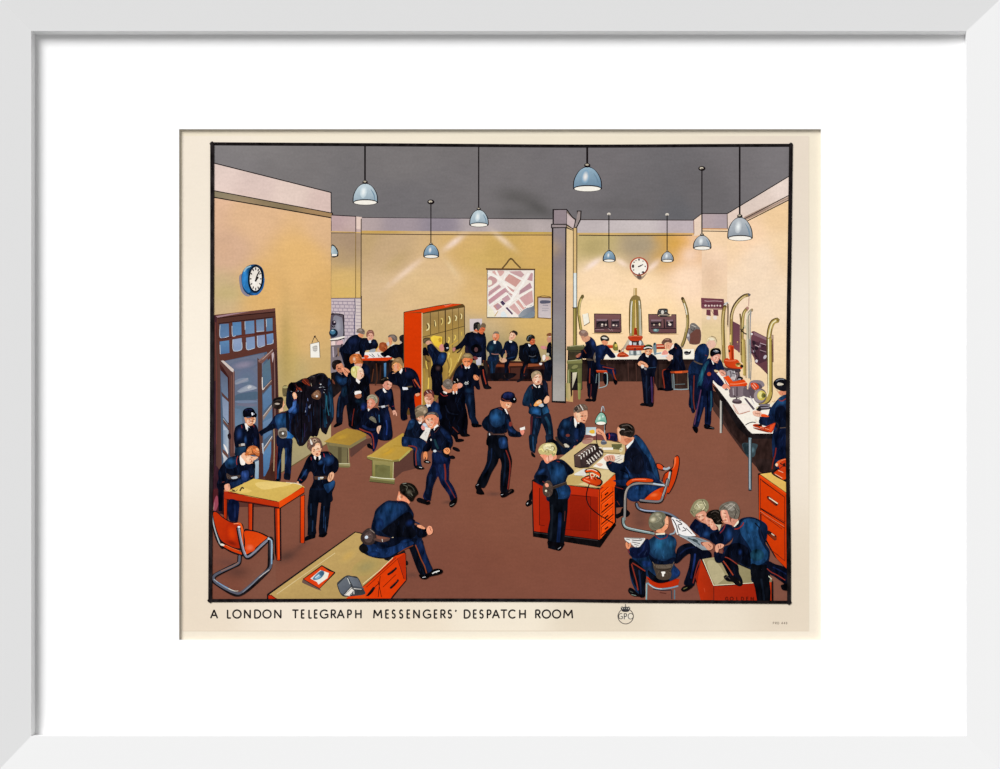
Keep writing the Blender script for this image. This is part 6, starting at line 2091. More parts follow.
draw('''
O counter | long white topped bench on the right running towards us, black edged, dark below
@ 700 390 100
P #4a3029:#3b2521:90 120,60 240,100 500,440 760,450 870,430 870,769 560,769 430,620 270,400 190,280 130,200
P #2a1b19:#33211d:90 220,130 330,230 480,460 770,460 860,500 870,830 700,830 600,815 560,740 500,640 420,560 300,420 240,300
@ 700 390 100
P #281a18 120,0 250,60 450,420 400,500 240,250 140,120
p #2c1e1c 560,700 720,700 770,800 640,830 580,800
P k 120,-50 200,0 300,150 440,330 470,390 520,432 760,432 770,455 740,485 530,488 470,465 380,380 160,20
@ 690 340 100
P #f5ecdc:#f8f0e2:90 240,440 200,395 320,290 430,470 560,560 700,600 800,640 960,570 960,740 880,870 860,920 840,935 620,935 580,900 545,850 480,769 380,620
P #f0e2c4 800,640 960,570 960,650 900,700 820,690
l #b79a78 5 820,610 840,620 850,600
l #c08a70 7 430,660 480,740 600,710
p #f4ddd0 430,650 560,640 600,700 490,735
l #d9a898 5 430,650 480,735
@ 700 390 100
l #2a2024 9 455,350 480,335 520,322 560,325
P #cfc9bc:#7d7a76:0 200,100 224,120 222,430 198,430
P #2c2a2c 218,118 232,125 230,320 222,430 218,430
p #42565e 420,540 500,530 575,545 560,600 545,660 500,675 460,650
p #31434a 430,545 480,540 480,640 450,630
g #5f7c86 #42565e 525,600 30,40
P #2b3438 482,475 520,475 518,1005 484,1000
P #5f7f92:#8fa0a4:0 487,475 514,480 513,1000 489,1000
l #b0bcc0 5 494,500 494,980
l #2a3a44 6 513,490 512,990
e #2a2f34 500,1002 16,8
P #e9dcc8 545,300 560,290 580,320 560,330

O switchboard | maroon instrument panel fixed slantwise on the right wall
@ 690 340 100
P #8d6258 440,-180 500,-140 500,120 490,130 440,60
P #6b3f4a:#7a4a52:90 425,-190 500,-150 498,125 430,80
P #6f434e:#63383f:60 615,-85 640,-90 780,-20 820,0 825,350 790,360 700,270 650,230 640,180 600,110
P #8f6a72 640,-80 780,-15 780,10 640,-50
P #4c2c38 620,0 780,60 780,200 690,240 630,130
P #54323e 690,10 700,10 705,200 692,200
e #2a1a24 640,30 16,26 -30
e #221620 665,80 18,20
e #d9d0d4 665,210 13,16
e #bfb4bc 750,170 14,22 30
e #8a7480 700,60 12,14
e #3a2430 720,110 20,16
e #a898a4 640,110 12,14
l #cbb0b0 7 650,50 690,70
l #1c1218 10 610,70 640,100 660,170
l #9a7c84 8 700,100 760,120
l #2a1820 8 705,60 730,60 760,40
l #c0a8b0 6 700,30 760,50
l #3a2430 9 600,120 650,140 690,200
e #e8e4e0 615,-60 14,10
e #8a5a5c 475,40 9,9
e #d8b070 475,20 7,7
O pneumatic_tubes | tall hooked brass tubes rising behind the red machine by the right wall
@ 690 285 100
l #b5a89c 14 340,240 350,180 345,215
p #cfd0cc 335,210 345,185 370,170 385,180 360,200 350,230
l #5c4a24 36 350,210 335,270 328,400 335,600 340,769
l #a58b4e 24 348,225 333,280 326,400 332,600 338,769
l #d6bf7c 7 338,260 322,400 326,600
l #6a4a3a 10 372,180 378,260 375,400
l #8f7a60 8 385,190 384,300 380,420
l #4a3826 34 590,98 540,110 490,150 445,210 420,280 412,360 414,600
l #a48a50 22 585,102 540,116 492,158 450,215 425,280 414,360 412,600
l #dfc890 8 555,112 500,145 452,205 425,270 412,340
l #ead27c 14 405,500 404,570
e #6a6268 592,98 14,12
l #c9a08c 8 590,120 585,210
p #b08070 540,250 570,215 590,230 570,260
l #6a5a30 30 560,245 535,290 525,400 520,600 525,769
l #b39a58 20 560,250 538,290 527,400 520,600 525,769
l #e0cc88 6 545,265 525,340 518,500
l #7a6238 16 500,290 510,400 512,700
l #8f8a78 26 615,250 580,300 575,400 580,769
l #d9cfae 12 610,258 576,305 570,400 574,769
l #b8ac8c 10 605,260 600,400 605,560
l #8c9098 10 620,240 605,300 600,500 610,769
l #e6dcc0 12 572,280 565,340
l #6a7480 8 590,540 600,600
e #a48a60 620,250 10,16
l #2c2018 12 505,440 540,480 565,490
l #2c2018 10 510,470 540,420
e #241c18 522,578 14,9
e #cfc8a8 548,418 8,20
l #5c4a26 52 880,350 830,370 800,440 790,540 795,769
l #b59a52 40 880,352 832,376 804,440 794,540 798,769
l #efe2b0 14 860,355 822,385 800,450 785,540
l #7a6434 8 812,440 812,600 815,769
e #8a7438 878,352 16,14 30
l #7c4a50 10 828,500 830,769
@ 690 340 100
l #5c4a26 52 795,-10 800,200 800,400 800,540 770,610 700,640
l #b8a050 40 798,-10 802,200 802,400 800,530 770,600 700,632
l #efe2b0 12 785,-10 785,200 785,400 784,520 760,575
l #7a6434 8 815,0 818,300 818,520
l #b59a58 30 530,-10 540,150 545,350
l #d6c070 8 525,0 530,150 535,340
l #6a5228 6 550,0 558,200 560,380
l #a09a8c 20 585,-10 588,200 590,380
l #d8d0bc 8 575,-10 578,200 580,380
l #7c8088 8 605,0 610,250 605,400
O sending_machine | red topped telegraph machine on a square base on the right counter
@ 690 340 100
p #7c6c70 330,270 400,300 480,300 520,420 570,460 560,500 540,560 400,570 395,470
P #d84a1c:#c0330f:0 380,60 395,50 437,58 440,200 400,215 385,130
l #f08050 7 395,65 400,180
l #5c1a0c 7 420,70 424,190
e #2c1410 392,110 8,16
p #c23a14:#d9481c:0 340,200 370,180 400,195 470,195 500,230 525,250 520,285 480,290 430,285 380,270 345,240
l #f0845c 6 350,205 400,210 460,205
p #8c2a10 345,245 400,275 500,288 440,295 370,275
e #b8944a 485,248 30,22
e #6a4a22 480,238 20,10
e #e8d090 488,262 12,7
e #2a1c18 518,262 16,16
p #3a3238 345,275 440,290 500,290 495,320 400,320 350,300
p #a09a9e 375,310 430,310 450,380 420,410 380,390
l #5a4e54 10 400,310 410,350 400,400
l #d6d0d0 9 440,310 455,360 440,400
l #4a3c42 14 480,300 490,340 480,380
e #c4b8b4 430,380 26,14
e #1c161a 500,385 30,20
e #b0a8ac 495,392 16,7
l #3a2e34 8 420,330 470,345
P #e85018:#d6400f:0 335,370 385,355 430,415 540,395 575,440 560,460 400,465
l #f59a70 7 400,440 470,440 560,425
l #6c200e 7 335,375 400,468 560,462
e #dca898 440,480 12,20
p #6c5a60:#8a7a80:0 395,470 500,465 555,470 560,530 500,565 420,575 400,560
l #b8acb0 8 430,480 435,550
l #4a3c44 12 470,470 470,560
p #7d6f74 345,470 370,485 380,500 350,500
O writing_pad | pale open pad lying on the right counter
@ 690 340 100
P #f6e6da 430,640 590,650 600,705 490,738
P #c8907c 490,738 600,705 600,715 492,746
l #d8a890 5 430,642 488,736
O hand_stamp | small dark desk stamp on the right counter
@ 690 340 100
p #4c3a40 420,615 440,600 500,600 520,620 500,638 440,635
e #75646a 465,602 40,14
l #3a2c30 12 460,590 470,570 440,560
l #8a7a80 6 455,560 500,585
P #5a4c58 540,585 560,580 650,690 630,700
O paper_tape_wheel | brass tape wheel and red drum on the right counter
@ 690 340 100
p #8a7c84 590,440 610,410 660,400 720,410 745,450 720,470 680,450 640,460 600,520 580,500
p #5c4c54 570,520 600,470 640,430 700,440 720,480 660,490 640,540 640,580 600,580 560,560
p #d8431a 610,430 660,430 690,465 680,490 640,495 610,460
l #f0b090 8 635,435 665,470
l #f0b090 8 620,450 650,488
e #6a5a60 700,560 66,76
e #9a8c90 695,560 56,66
e #cdbb56 715,555 44,50
e #e6da84 705,550 26,34
e #7a7430 735,555 22,26
e #4a4a30 745,558 12,16
P #6f6670:#8a828a:90 700,640 800,640 800,660 690,670
p #3c333a 660,680 700,660 800,665 805,690 720,700 700,715 670,700
l #a09aa4 8 710,678 790,675
e #1c181c 685,690 24,20
l #e9dca8 8 660,690 680,670
l #c9c0c8 7 600,560 640,640
p #66585f 540,470 580,500 600,560 560,570 530,540
O person | pale haired boy bending away at the right counter, in navy with a belt
@ 625 330 100
p #142a52 690,290 700,210 740,150 790,135 830,160 840,220 835,260 800,330 780,380 740,440 735,769 640,769 645,620 630,470 635,380 660,330
p #17386c 710,220 750,155 800,145 820,180 800,260 740,310 700,280
g #1f4a88 #183464 760,210 44,50
p #16305a 635,400 680,330 740,360 730,440 690,460 640,440
l #5a4a3c 14 690,310 740,335 790,345
l #8c3430 10 690,460 688,560 685,680 690,769
l #7a3430 6 800,250 820,258
p #e7b8a0 812,130 830,100 870,100 910,120 900,165 870,185 845,190 825,165
p #d8c49a 815,115 830,75 870,60 905,80 918,120 905,130 890,105 850,100 830,120
p #ece0c0 840,85 870,78 895,95 860,105
l #8f7a58 6 860,62 900,75 918,118
@ 690 340 100
@ 670 360 130
p #121d3c 145,120 225,120 215,250 195,380 190,402 172,408 158,370 150,280
l #7c3026 9 185,120 183,200 180,300 190,380
l #1a3a60 12 160,200 165,300 172,370

O person | dark haired boy in navy reaching over the right counter
@ 625 330 100
p #12224a 760,380 790,320 850,280 880,330 950,290 990,380 985,400 960,420 920,400 880,400 900,440 990,540 970,565 930,550 870,500 870,620 880,769 790,769 770,700 720,600 720,500
p #175a74 770,380 820,310 840,330 790,440 770,540 740,600 722,570 735,480
g #1d6880 #175068 770,440 16,80 10
p #191f4c 820,360 870,310 900,360 880,440 870,560 800,600 780,560 800,450
p #1c2252 870,400 920,440 990,530 970,560 920,540 870,480
e #a0402c 840,440 20,20
p #e09a84 858,290 870,245 920,240 950,240 948,280 920,325 890,320
p #f0b8a0 880,270 920,255 935,285 905,315
P #f0ece4 862,300 875,310 895,345 880,345
P #0b0d18 888,335 905,340 905,365 890,360
p #15141c 850,250 855,205 890,182 940,185 958,215 955,245 930,240 890,255 870,268
p #6b7684 880,210 910,200 940,215 910,225
p #c9c0b8 900,200 925,205 915,214
@ 690 340 100
@ 670 360 130
p #101c40 215,200 270,220 325,200 328,320 318,400 310,500 268,502 268,400 266,320 262,360 238,440 215,515 180,520 180,480 200,400 210,330
l #6a3a5c 9 238,230 225,300 205,400 188,495
l #1c5068 12 315,240 318,330 312,390
l #1c3468 14 250,280 240,380 215,470
p #0b0a10 172,512 210,518 214,550 198,562 180,540
l #0b0e1c 9 285,240 290,340 285,480
@ 690 340 100
p #e8967a 320,470 340,440 365,440 400,475 395,495 370,480 345,490
@ 700 390 100
p #0c0b12 38,350 70,340 105,360 140,375 138,392 100,392 50,385
l #5a5a60 5 100,372 135,382
@ 690 340 100
p #e9a084 290,310 320,300 355,325 350,355 320,360 300,340
l #a8644a 5 310,320 345,345
v 716.6,359.2 3.7 0.5 15
O person | dark haired boy at the right edge operating a machine, seen from behind
@ 690 340 100
p #16305a 965,560 965,880 970,1300 860,1300 820,1060 830,920 850,830 800,860 700,840 690,800 720,770 780,750 800,690 860,610 910,570
p #1a4a78 900,570 962,555 962,640 900,640 850,680 870,610
g #22588c #1a4470 920,620 40,30
p #0f1830 860,680 930,660 960,720 962,860 900,890 840,850 850,760
p #16284e 700,765 780,755 840,740 840,830 780,860 710,840
p #101c3e 840,910 965,900 965,1180 840,1180 850,1040
l #a83a2c 9 890,600 920,610 960,585
l #5a4a40 9 900,880 960,875
l #8e2a22 12 860,1080 850,1150 830,1220 820,1290
p #d98a68 860,490 880,515 950,500 962,540 930,550 900,550
p #15131a 832,440 850,400 890,380 940,385 965,410 965,500 930,512 890,500 855,480
p #d8cdb8 870,440 890,425 935,440 920,452 880,455
l #7a8290 8 860,410 900,392 940,395
p #f2b89c 625,720 650,705 700,715 720,740 715,765 670,765 635,750
l #b8705a 5 650,730 700,740
O telephone | red telephone on the end of the right counter
@ 700 390 100
p #c23a14 530,360 545,340 600,345 640,370 740,330 752,345 720,420 690,422 600,385
p #e9541c 620,240 660,245 690,265 660,270 610,262
p #8c2a10 530,375 600,388 690,424 640,415 560,392
l #f49a70 6 600,372 690,395
e #2c1612 600,352 20,12
l #7a1c0c 7 640,385 730,345
l #4a1c14 8 545,350 590,360
P #e6542a 700,355 750,335 715,415 690,415
l #2a2024 9 735,320 760,325 780,345 778,380 755,415

O filing_cabinet | red filing cabinet with a yellow top at the right edge
@ 700 450 100
P k 578,235 700,215 870,310 870,1200 740,1060 590,800
P #e5bc62:#dcb25c:60 600,240 715,225 725,240 860,305 862,425 720,330
L #8a6a30 4 605,245 860,425
P #d33c08:#c93808:90 588,250 602,250 860,430 865,1185 770,1090 590,760
P #e8480f 600,252 862,432 862,448 600,268
L k 6 602,290 845,470 850,720 605,580
L k 5 602,285 604,740
L #5a1a0c 5 620,310 835,465
L #5a1a0c 5 845,480 848,1100
L k 6 605,590 845,735
L k 5 606,620 845,780
l #5a1a0c 5 610,640 700,700 820,790
L k 7 610,640 612,760
P k 668,462 690,462 785,535 770,558 752,556 672,490
P #f2d9b8 690,470 778,530 775,542 688,482
P #7a2410 672,470 690,482 760,545 755,552 672,490
@ 700 505 100
P k 668,255 690,255 765,310 765,350 745,355 672,290
p #7a3018 690,290 760,320 762,345 740,345
P #e8c8a8 715,280 745,300 742,310 712,290
L k 6 612,40 842,180
L #6c1e0c 5 620,95 820,240
L k 5 846,260 850,550
L k 5 700,440 850,560
l #5c1a0c 6 700,445 780,500
l #e87a50 5 600,60 700,130 840,215
O telephone | red telephone on the filing cabinet, cut by the picture edge
@ 700 450 100
p #1a1014 715,235 760,190 865,180 870,310 830,305
P #c0350f:#d8440f:90 735,232 780,195 862,185 862,290 830,298
p #e0602c 755,150 765,125 800,100 862,85 865,110 830,120 800,140 780,165 765,165
p #f6d0a8 752,150 762,132 778,140 770,165
p #c83a14 790,150 820,110 865,100 865,190 800,190
l k 9 800,130 830,150 850,130
l #f3b088 7 785,205 830,225
l #f3b088 7 750,240 820,280
l k 6 800,185 830,160 860,165
e #2a1410 840,150 14,18
l #f08858 6 815,105 860,92
''')
draw('''
O person | brown haired boy leaning over the far side of the centre desk
@ 530 385 90
p #14233c 300,540 310,480 340,410 400,370 480,345 560,400 610,440 615,540 580,620 560,670 480,690 430,767 260,767 240,720 200,640 250,600 300,620
p #11141f 180,640 240,600 300,640 350,767 200,767
g #1c4a78 #132644 400,430 60,60 -30
g #1a3c6c #12213c 360,530 40,60
g #1c3a70 #13223e 520,540 40,90
l #1c2c54 14 560,470 560,560 520,620
p #10182c 300,480 340,560 400,600 450,640 440,690 380,680 320,600
l #3c3028 26 290,580 310,620 350,660 390,690
P #cfc6b0 375,655 400,650 438,680 430,695 390,690
e #74382e 420,560 22,16
l #7a322a 8 520,610 535,640
l #5a2c3a 8 460,360 450,400
p #101a32 480,640 560,620 580,640 570,672 500,675
p #e8a47e 485,320 500,290 560,300 630,280 640,340 635,370 620,400 600,420 565,410 540,420 510,400 495,370
p #f6c7a0 510,320 550,310 570,350 560,400 530,390
l #6a4430 6 560,345 590,350
l #6a4430 6 605,345 625,342
l #b8593a 7 590,392 615,395
l #e8906a 5 600,350 612,375
p #6a5648 480,280 500,240 550,215 600,210 635,240 640,270 620,285 600,275 560,300 530,310 510,300 495,310
p #3a302c 490,270 510,240 560,220 545,260 515,290
l #e8e2d8 9 555,220 575,250 590,280
l #a89a8a 8 530,235 545,270
l #8a7260 7 600,225 625,255
P #f4efe6 488,365 500,370 525,420 510,475 495,450
P #f4efe6 530,415 550,415 540,440 528,440
P #0c0f1e 525,430 555,430 560,470 520,490
p #e89878 475,720 490,680 530,675 540,710 510,740 485,740
v 582.8,417.6 5.3 0.8 8
O desk | big red kneehole desk with a fawn top in the centre of the room
@ 520 435 100
P k 118,455 470,180 620,60 860,60 1000,70 1000,370 965,400 960,870 800,1125 130,1015 125,900
P #d4b87c:#c9ac6c:60 390,240 560,110 640,50 860,55 900,60 1050,90 1050,340 940,395 800,530 700,520 430,500 430,400
p #dcc48a 560,340 700,360 900,350 930,390 790,510 560,480
p #c2a566 470,420 600,400 640,470 480,500
l #8a7444 5 470,500 640,510 790,525 940,395
P #a2230e:#8e1c0a:60 128,462 240,520 480,500 780,540 785,1050 140,960 130,700
P #b02a10 128,462 200,510 200,970 140,960
P #941f0c:#84190a:90 500,600 690,620 690,960 500,950
L k 5 500,505 780,540
P #b82c10 480,505 780,545 778,620 700,610 500,590
L #4a100a 5 515,600 700,618
L #5a140a 5 705,618 708,955
L #5a140a 4 460,945 705,960
L #4a100a 7 195,530 195,900
L #4a100a 5 195,900 245,905
P #e84808:#f05010:90 795,545 945,420 948,880 800,1045
P #c8380a 780,545 798,545 802,1050 782,1050
P #e03c08 800,535 948,395 950,425 800,560
L k 7 795,548 800,1050
L k 5 800,545 948,415
L #2a0a06 7 815,600 815,630
''' + ''.join('L #4a1208 5 %d,%d %d,%d %d,%d %d,%d %d,%d\nL #ff7a3c 3 %d,%d %d,%d\nL #2c0c08 6 %d,%d %d,%d\nl #14090a 13 %d,%d %d,%d\n' % (
    814, y + 5, 928, y - 92, 928, y - 12, 814, y + 82, 814, y + 5, 820, y + 12, 924, y - 78, 810, y + 92, 935, y - 12, 850, y + 24, 880, y) for y in (575, 690, 805, 918)) + '''
L k 6 946,420 950,880
P #0f0c0e 130,960 785,1045 800,1045 948,870 960,900 800,1125 130,1015
L #3a3436 6 140,975 780,1055
l #141012 10 700,470 670,560 665,640 700,720 780,790 860,840 930,880
@ 590 410 100
P #d84a10:#e8500c:90 100,769 250,645 262,769
P k 255,640 262,640 268,769 258,769

O desk_lamp | desk lamp with a mint green glass shade on the centre desk
@ 530 385 90
l #9fb4bc 10 830,430 828,560 830,620
l k 12 835,440 834,500
p #5a5f6c 785,640 800,615 830,610 855,640 840,660 800,662
l #8f96a4 8 800,625 840,625
l #a8b4bc 9 790,300 798,250 815,240 825,290
l #cfd8d8 5 795,290 800,255
l #5a6468 5 812,250 830,300
p k 722,425 730,370 760,320 790,300 830,320 850,370 852,430 830,445 750,445
p #8fc4ac:#69a48e:60 728,420 736,370 765,325 790,308 822,325 842,370 845,425 790,435
g #d9efe0 #8fc4ac 770,370 20,34 15
l #4a9a84 9 760,400 790,395 830,402
g #e9f4ec #7cb49e 810,350 12,22
e #f3ead8 788,425 52,18
e #fbf6ea 780,424 34,10

O papers | open letters and coloured sheets at the back of the centre desk
@ 530 385 90
P #7c4440 600,560 720,550 830,540 830,610 700,600 610,580
p #b07f70 580,620 640,590 700,590 690,630 640,655 590,650
l #8a5040 6 600,610 680,605
P #a9c0c8:#cdd6d4:60 622,468 735,468 730,560 618,552
p #e0b43c 660,510 700,495 720,515 710,540 670,535
P #efe8da 640,535 730,545 728,562 700,568 640,545
l #2a1c1c 8 740,560 740,630 760,680
@ 520 435 100
P #efe6d0 820,130 930,130 930,150 830,148
l #4a4030 5 830,175 1000,185
@ 590 410 100
P #6e6c3e:#5e5e38:0 215,340 320,340 310,400 220,390
p #e0d4a8 300,380 330,380 320,415 295,415
P #f2ebdc 130,375 230,375 230,395 135,400
l #5a5030 5 220,345 312,400
P #f5efe2:#ece2d0:0 30,565 170,440 345,448 330,520 300,560 200,600
l #b8a890 5 40,575 200,598
l #8a8278 5 250,500 300,480
l #8a8278 5 265,520 320,490
l #8a8278 5 270,470 310,455
p #e9b89c 60,540 100,530 130,545 100,565
O card_index | dark brown card index box full of white cards on the centre desk
@ 520 435 100
P k 538,200 700,85 760,85 835,160 830,210 690,325 600,332 545,320
P #5a443c:#463530:60 545,205 700,95 755,95 670,300 600,325 548,312
P #7a6258 550,205 700,98 720,110 590,215
P #3a2c2a 600,250 740,120 790,110 828,165 825,205 690,315 610,322
''' + ''.join('l #f0e8dc 9 %d,%d %d,%d %d,%d\n' % (x, y, x + 22, y + 4, x + 28, y + 34) for x, y in ((585, 205), (612, 185), (640, 168), (668, 148), (695, 130), (722, 112)))
    + ''.join('l #efe6da 10 %d,%d %d,%d\n' % (x, y, x + 26, y + 34) for x, y in ((668, 255), (692, 240), (716, 220), (742, 200), (768, 178), (795, 158)))
    + ''.join('l #c9b8a8 6 %d,%d %d,%d\n' % (x, y, x + 18, y - 10) for x, y in ((668, 285), (695, 268), (725, 245), (752, 225), (780, 200))) + '''
l #201818 6 600,215 700,130 760,90
l #201818 7 660,240 740,175 800,120
l #9a8478 5 690,318 825,205
l #f2e8d8 10 785,125 820,130
l #241a18 8 765,60 775,110 790,130

O paper | white sheet under the telephone on the centre desk
@ 520 435 100
P #ece6d8:#dcd8d0:0 540,390 640,335 660,345 660,410 550,402
l #a8a294 5 545,402 660,410
O telephone | red telephone with its cord on the centre desk
@ 520 435 100
p k 608,445 640,420 700,400 790,430 828,470 790,515 700,490 640,470
p #e04a14:#c23a10:0 620,440 660,420 720,410 790,440 812,470 780,500 700,480 640,462
P #b02c0c 625,450 640,462 700,482 775,505 770,515 690,492 630,465
l #f6a07a 7 660,430 700,420
l #f6a07a 6 640,445 700,470
p k 645,355 680,335 740,335 790,360 812,400 800,440 770,435 770,410 730,380 690,375 660,382
p #e8500f 655,358 690,342 740,345 780,370 800,400 790,425 770,400 740,375 700,365 665,372
l #fbe2c8 7 670,350 720,345 770,365
l #fbe2c8 8 745,390 780,410 790,425
e #f4c8a0 725,398 30,22 20
e #c23a10 722,402 16,12 20
l k 8 690,380 700,410 690,440
l k 7 760,400 740,430 760,450
l #f8d0b0 6 700,395 720,440

O person | blond boy standing at the desk corner, seen from behind, with a belt pouch
@ 520 435 100
p #14223e 210,260 250,250 300,270 360,245 420,245 480,290 540,360 520,390 480,410 460,480 500,520 505,590 470,660 400,680 300,670 262,640 270,560 230,510 180,490 140,430 150,390 180,340
p #16406c 270,290 330,270 400,280 470,330 460,400 440,470 380,490 320,480 300,400
g #19528c #163e68 390,360 60,80
g #1c4a8a #142a4c 215,365 50,24 -35
p #10182c 430,280 480,300 538,360 480,400 450,330
p #0f1626 150,420 200,400 280,410 260,460 300,490 230,500
p #18487c 340,540 450,490 508,550 490,610 440,640 380,660
g #1a5290 #174270 440,580 50,30
p #11161f 300,570 360,540 380,640 300,640
P #3c3028 320,520 465,465 470,490 325,545
l #5c4a3e 6 330,515 460,470
l #8e2c26 8 370,262 395,268
p #4a3a32 245,480 290,455 325,500 325,580 290,620 240,600 225,540
l #6a564a 7 250,500 300,490
e #e9e4c8 260,558 11,12
p #f0a080 248,495 265,480 285,495 285,515 262,520
l #8e3028 6 225,465 245,475
P #10151f 290,640 480,640 475,760 460,900 440,1080 400,1140 350,1150 280,1130 275,960 300,840
l #142c5c 34 400,780 395,900 380,1090
l #1c2430 22 320,700 320,850 300,1080
l #6a3028 6 450,760 445,860
p #0a080c 275,1060 340,1070 440,1080 430,1120 400,1155 360,1150 340,1110 290,1125
l #8a8a90 5 380,1140 408,1120
P #10141c 90,600 120,540 125,640 90,680
p #0b090c 55,685 80,650 118,660 118,690 80,715 60,708
l #d0d4d4 7 70,690 80,678
p #f09a78 200,200 240,195 350,190 365,235 310,260 275,285 250,270 230,235
p #f8b89a 260,230 310,200 330,235 280,265
l #b8603c 5 285,210 290,270
p #c9b874 185,140 220,95 280,78 340,85 368,130 360,190 330,215 310,190 285,205 250,195 215,195 190,180
p #e0d4a0 230,110 290,85 345,110 330,160 290,150 250,160
g #f4efd0 #d4c68a 270,135 26,18
l #8a7c48 8 310,120 330,110 345,130 335,155
l #9a8a50 7 250,170 270,140 290,180
l #efe28a 12 190,150 215,140 235,165
l #8c8458 8 320,180 335,200 350,185

O person | black haired man in a navy suit bent over his writing at the centre desk
@ 590 410 100
p #12213f 440,255 480,255 540,320 600,420 650,520 690,640 700,730 690,769 300,769 260,720 255,640 200,610 160,540 180,505 240,520 330,530 345,440 380,370
p #184470 440,260 490,270 550,340 610,440 650,540 680,640 690,710 640,640 580,480 520,400 470,320
g #1b5490 #17406c 540,380 30,80 -28
p #14192c 380,400 460,380 520,460 540,560 500,640 400,620 340,560
l #1c3c70 12 350,560 400,640 440,720
g #1a4a80 #142c54 380,660 50,26
l #122040 50 220,560 300,560 380,520
l #7a2a2a 8 190,540 215,525
l #0b1020 10 300,600 380,640 400,769
p #1c3f72 560,600 640,640 680,720 600,700
@ 610 480 100
p #132c5a 50,0 560,0 540,60 470,90 400,140 320,200 240,215 180,190 140,120 110,40
p #174680 190,100 260,60 420,40 500,70 400,130 300,190 200,190
g #1c5090 #163f74 300,120 90,30
P #0f1426 50,50 160,60 150,220 130,270 55,275
l #8c2c22 6 60,70 130,90
l #6a3028 8 70,210 95,250
p #0a080c 50,350 100,325 120,280 160,290 200,330 170,370 120,360 70,385
@ 590 410 100
p #2a2258 155,240 200,225 262,235 275,290 260,312 200,300 160,290
l #3a3070 16 190,250 240,255
l #c03a28 10 190,238 195,262 190,290
p #e9a07c 65,190 100,190 150,240 165,310 150,300 120,250 80,240 60,215
l #a8604a 5 80,210 120,240
p #e09a74 270,190 290,165 320,200 350,260 430,270 440,290 400,330 350,350 310,330 285,310 275,250
p #f0b68e 280,200 300,190 310,280 300,310 285,270
p #c97a58 340,290 400,280 420,300 370,330
p #241c18 285,165 310,140 370,132 420,150 445,190 440,240 410,275 350,260 310,255 290,220 310,195
l #a8a49c 10 300,200 320,190 345,195
l #5c5048 9 320,160 380,150 420,180
l #4a3e38 8 340,220 400,210 430,220
P #eef2ee 360,360 430,300 440,285 430,320 390,370 370,390
p #e8a68a 135,480 170,455 230,450 250,480 240,515 200,505 165,515
l #a8604a 4 170,465 180,500
l #a8604a 4 195,460 205,500
l #a8604a 4 220,460 228,495

O chair | red tubular steel armchair under the writing man
@ 610 480 100
@ 590 410 100
p k 660,535 700,535 745,570 740,605 680,590
p #d8481a 668,542 700,542 730,570 725,595 680,582
l #a8b4bc 22 735,585 765,590 795,575
p k 862,455 890,465 895,520 885,600 860,700 820,790 780,840 740,800 720,720 740,640 790,600 830,560 835,500
p #d8400c:#c23a10:90 865,463 884,472 888,520 878,590 850,700 810,790 780,830 740,780 728,720 748,645 800,605 840,560 845,500
p #f0703c 845,480 860,475 855,540 830,590 840,540
l #8a2a10 8 750,650 740,720 760,800
l k 30 810,600 790,700 770,769
l #a8a49c 20 800,620 785,700 768,769
l #d9d4c8 6 795,625 778,720
@ 610 480 100
p #d8430f 350,200 400,140 480,90 540,70 580,60 560,150 520,210 440,215
g #f0703c #dc4c14 440,150 50,24 -10
p #b8340c 500,90 560,70 545,130 500,120
l k 34 575,-10 560,60 535,150 500,215 400,215 300,210
l #7a7678 20 578,-10 562,60 532,150 500,210 400,212 300,200
l #b4aaa6 7 570,0 552,80 522,160
l k 34 150,330 150,200 155,120 190,60 260,30 360,30 450,40 550,55
l #8a8480 21 145,400 148,300 150,200 160,120 195,60 260,36 360,32 450,42 550,55
l #c8ccd0 8 430,38 490,48 545,55
l #b9a898 6 145,200 155,120 190,62
l k 34 262,230 280,280 350,310 450,320 560,340 640,370 690,410
l #6a7486 18 265,235 285,280 350,305 450,312 540,322 620,350 680,395
l #a9b6d0 8 300,290 360,306 450,312
l k 34 130,380 130,430 150,470 200,490 300,510 430,530
l #7e9290 22 133,380 134,430 155,468 205,488 300,508 440,535
l #b4c4c4 8 140,440 165,470 300,502 400,522
l #93a5b0 18 600,545 640,530 660,490
l #54484c 10 600,555 650,540
@ 590 410 100
p k 352,740 380,700 440,678 540,675 620,688 632,722 560,728 460,722 400,750 370,769
p #dd4812:#c23a0e:90 362,738 390,706 440,686 540,683 620,694 625,716 560,720 450,714 400,740 378,760
l #f4825a 7 420,700 500,692 560,696
l #8a8480 12 400,755 460,735 560,735
l #b8c8d8 14 635,735 690,745 740,750
l #6a645e 10 700,700 745,745
''')
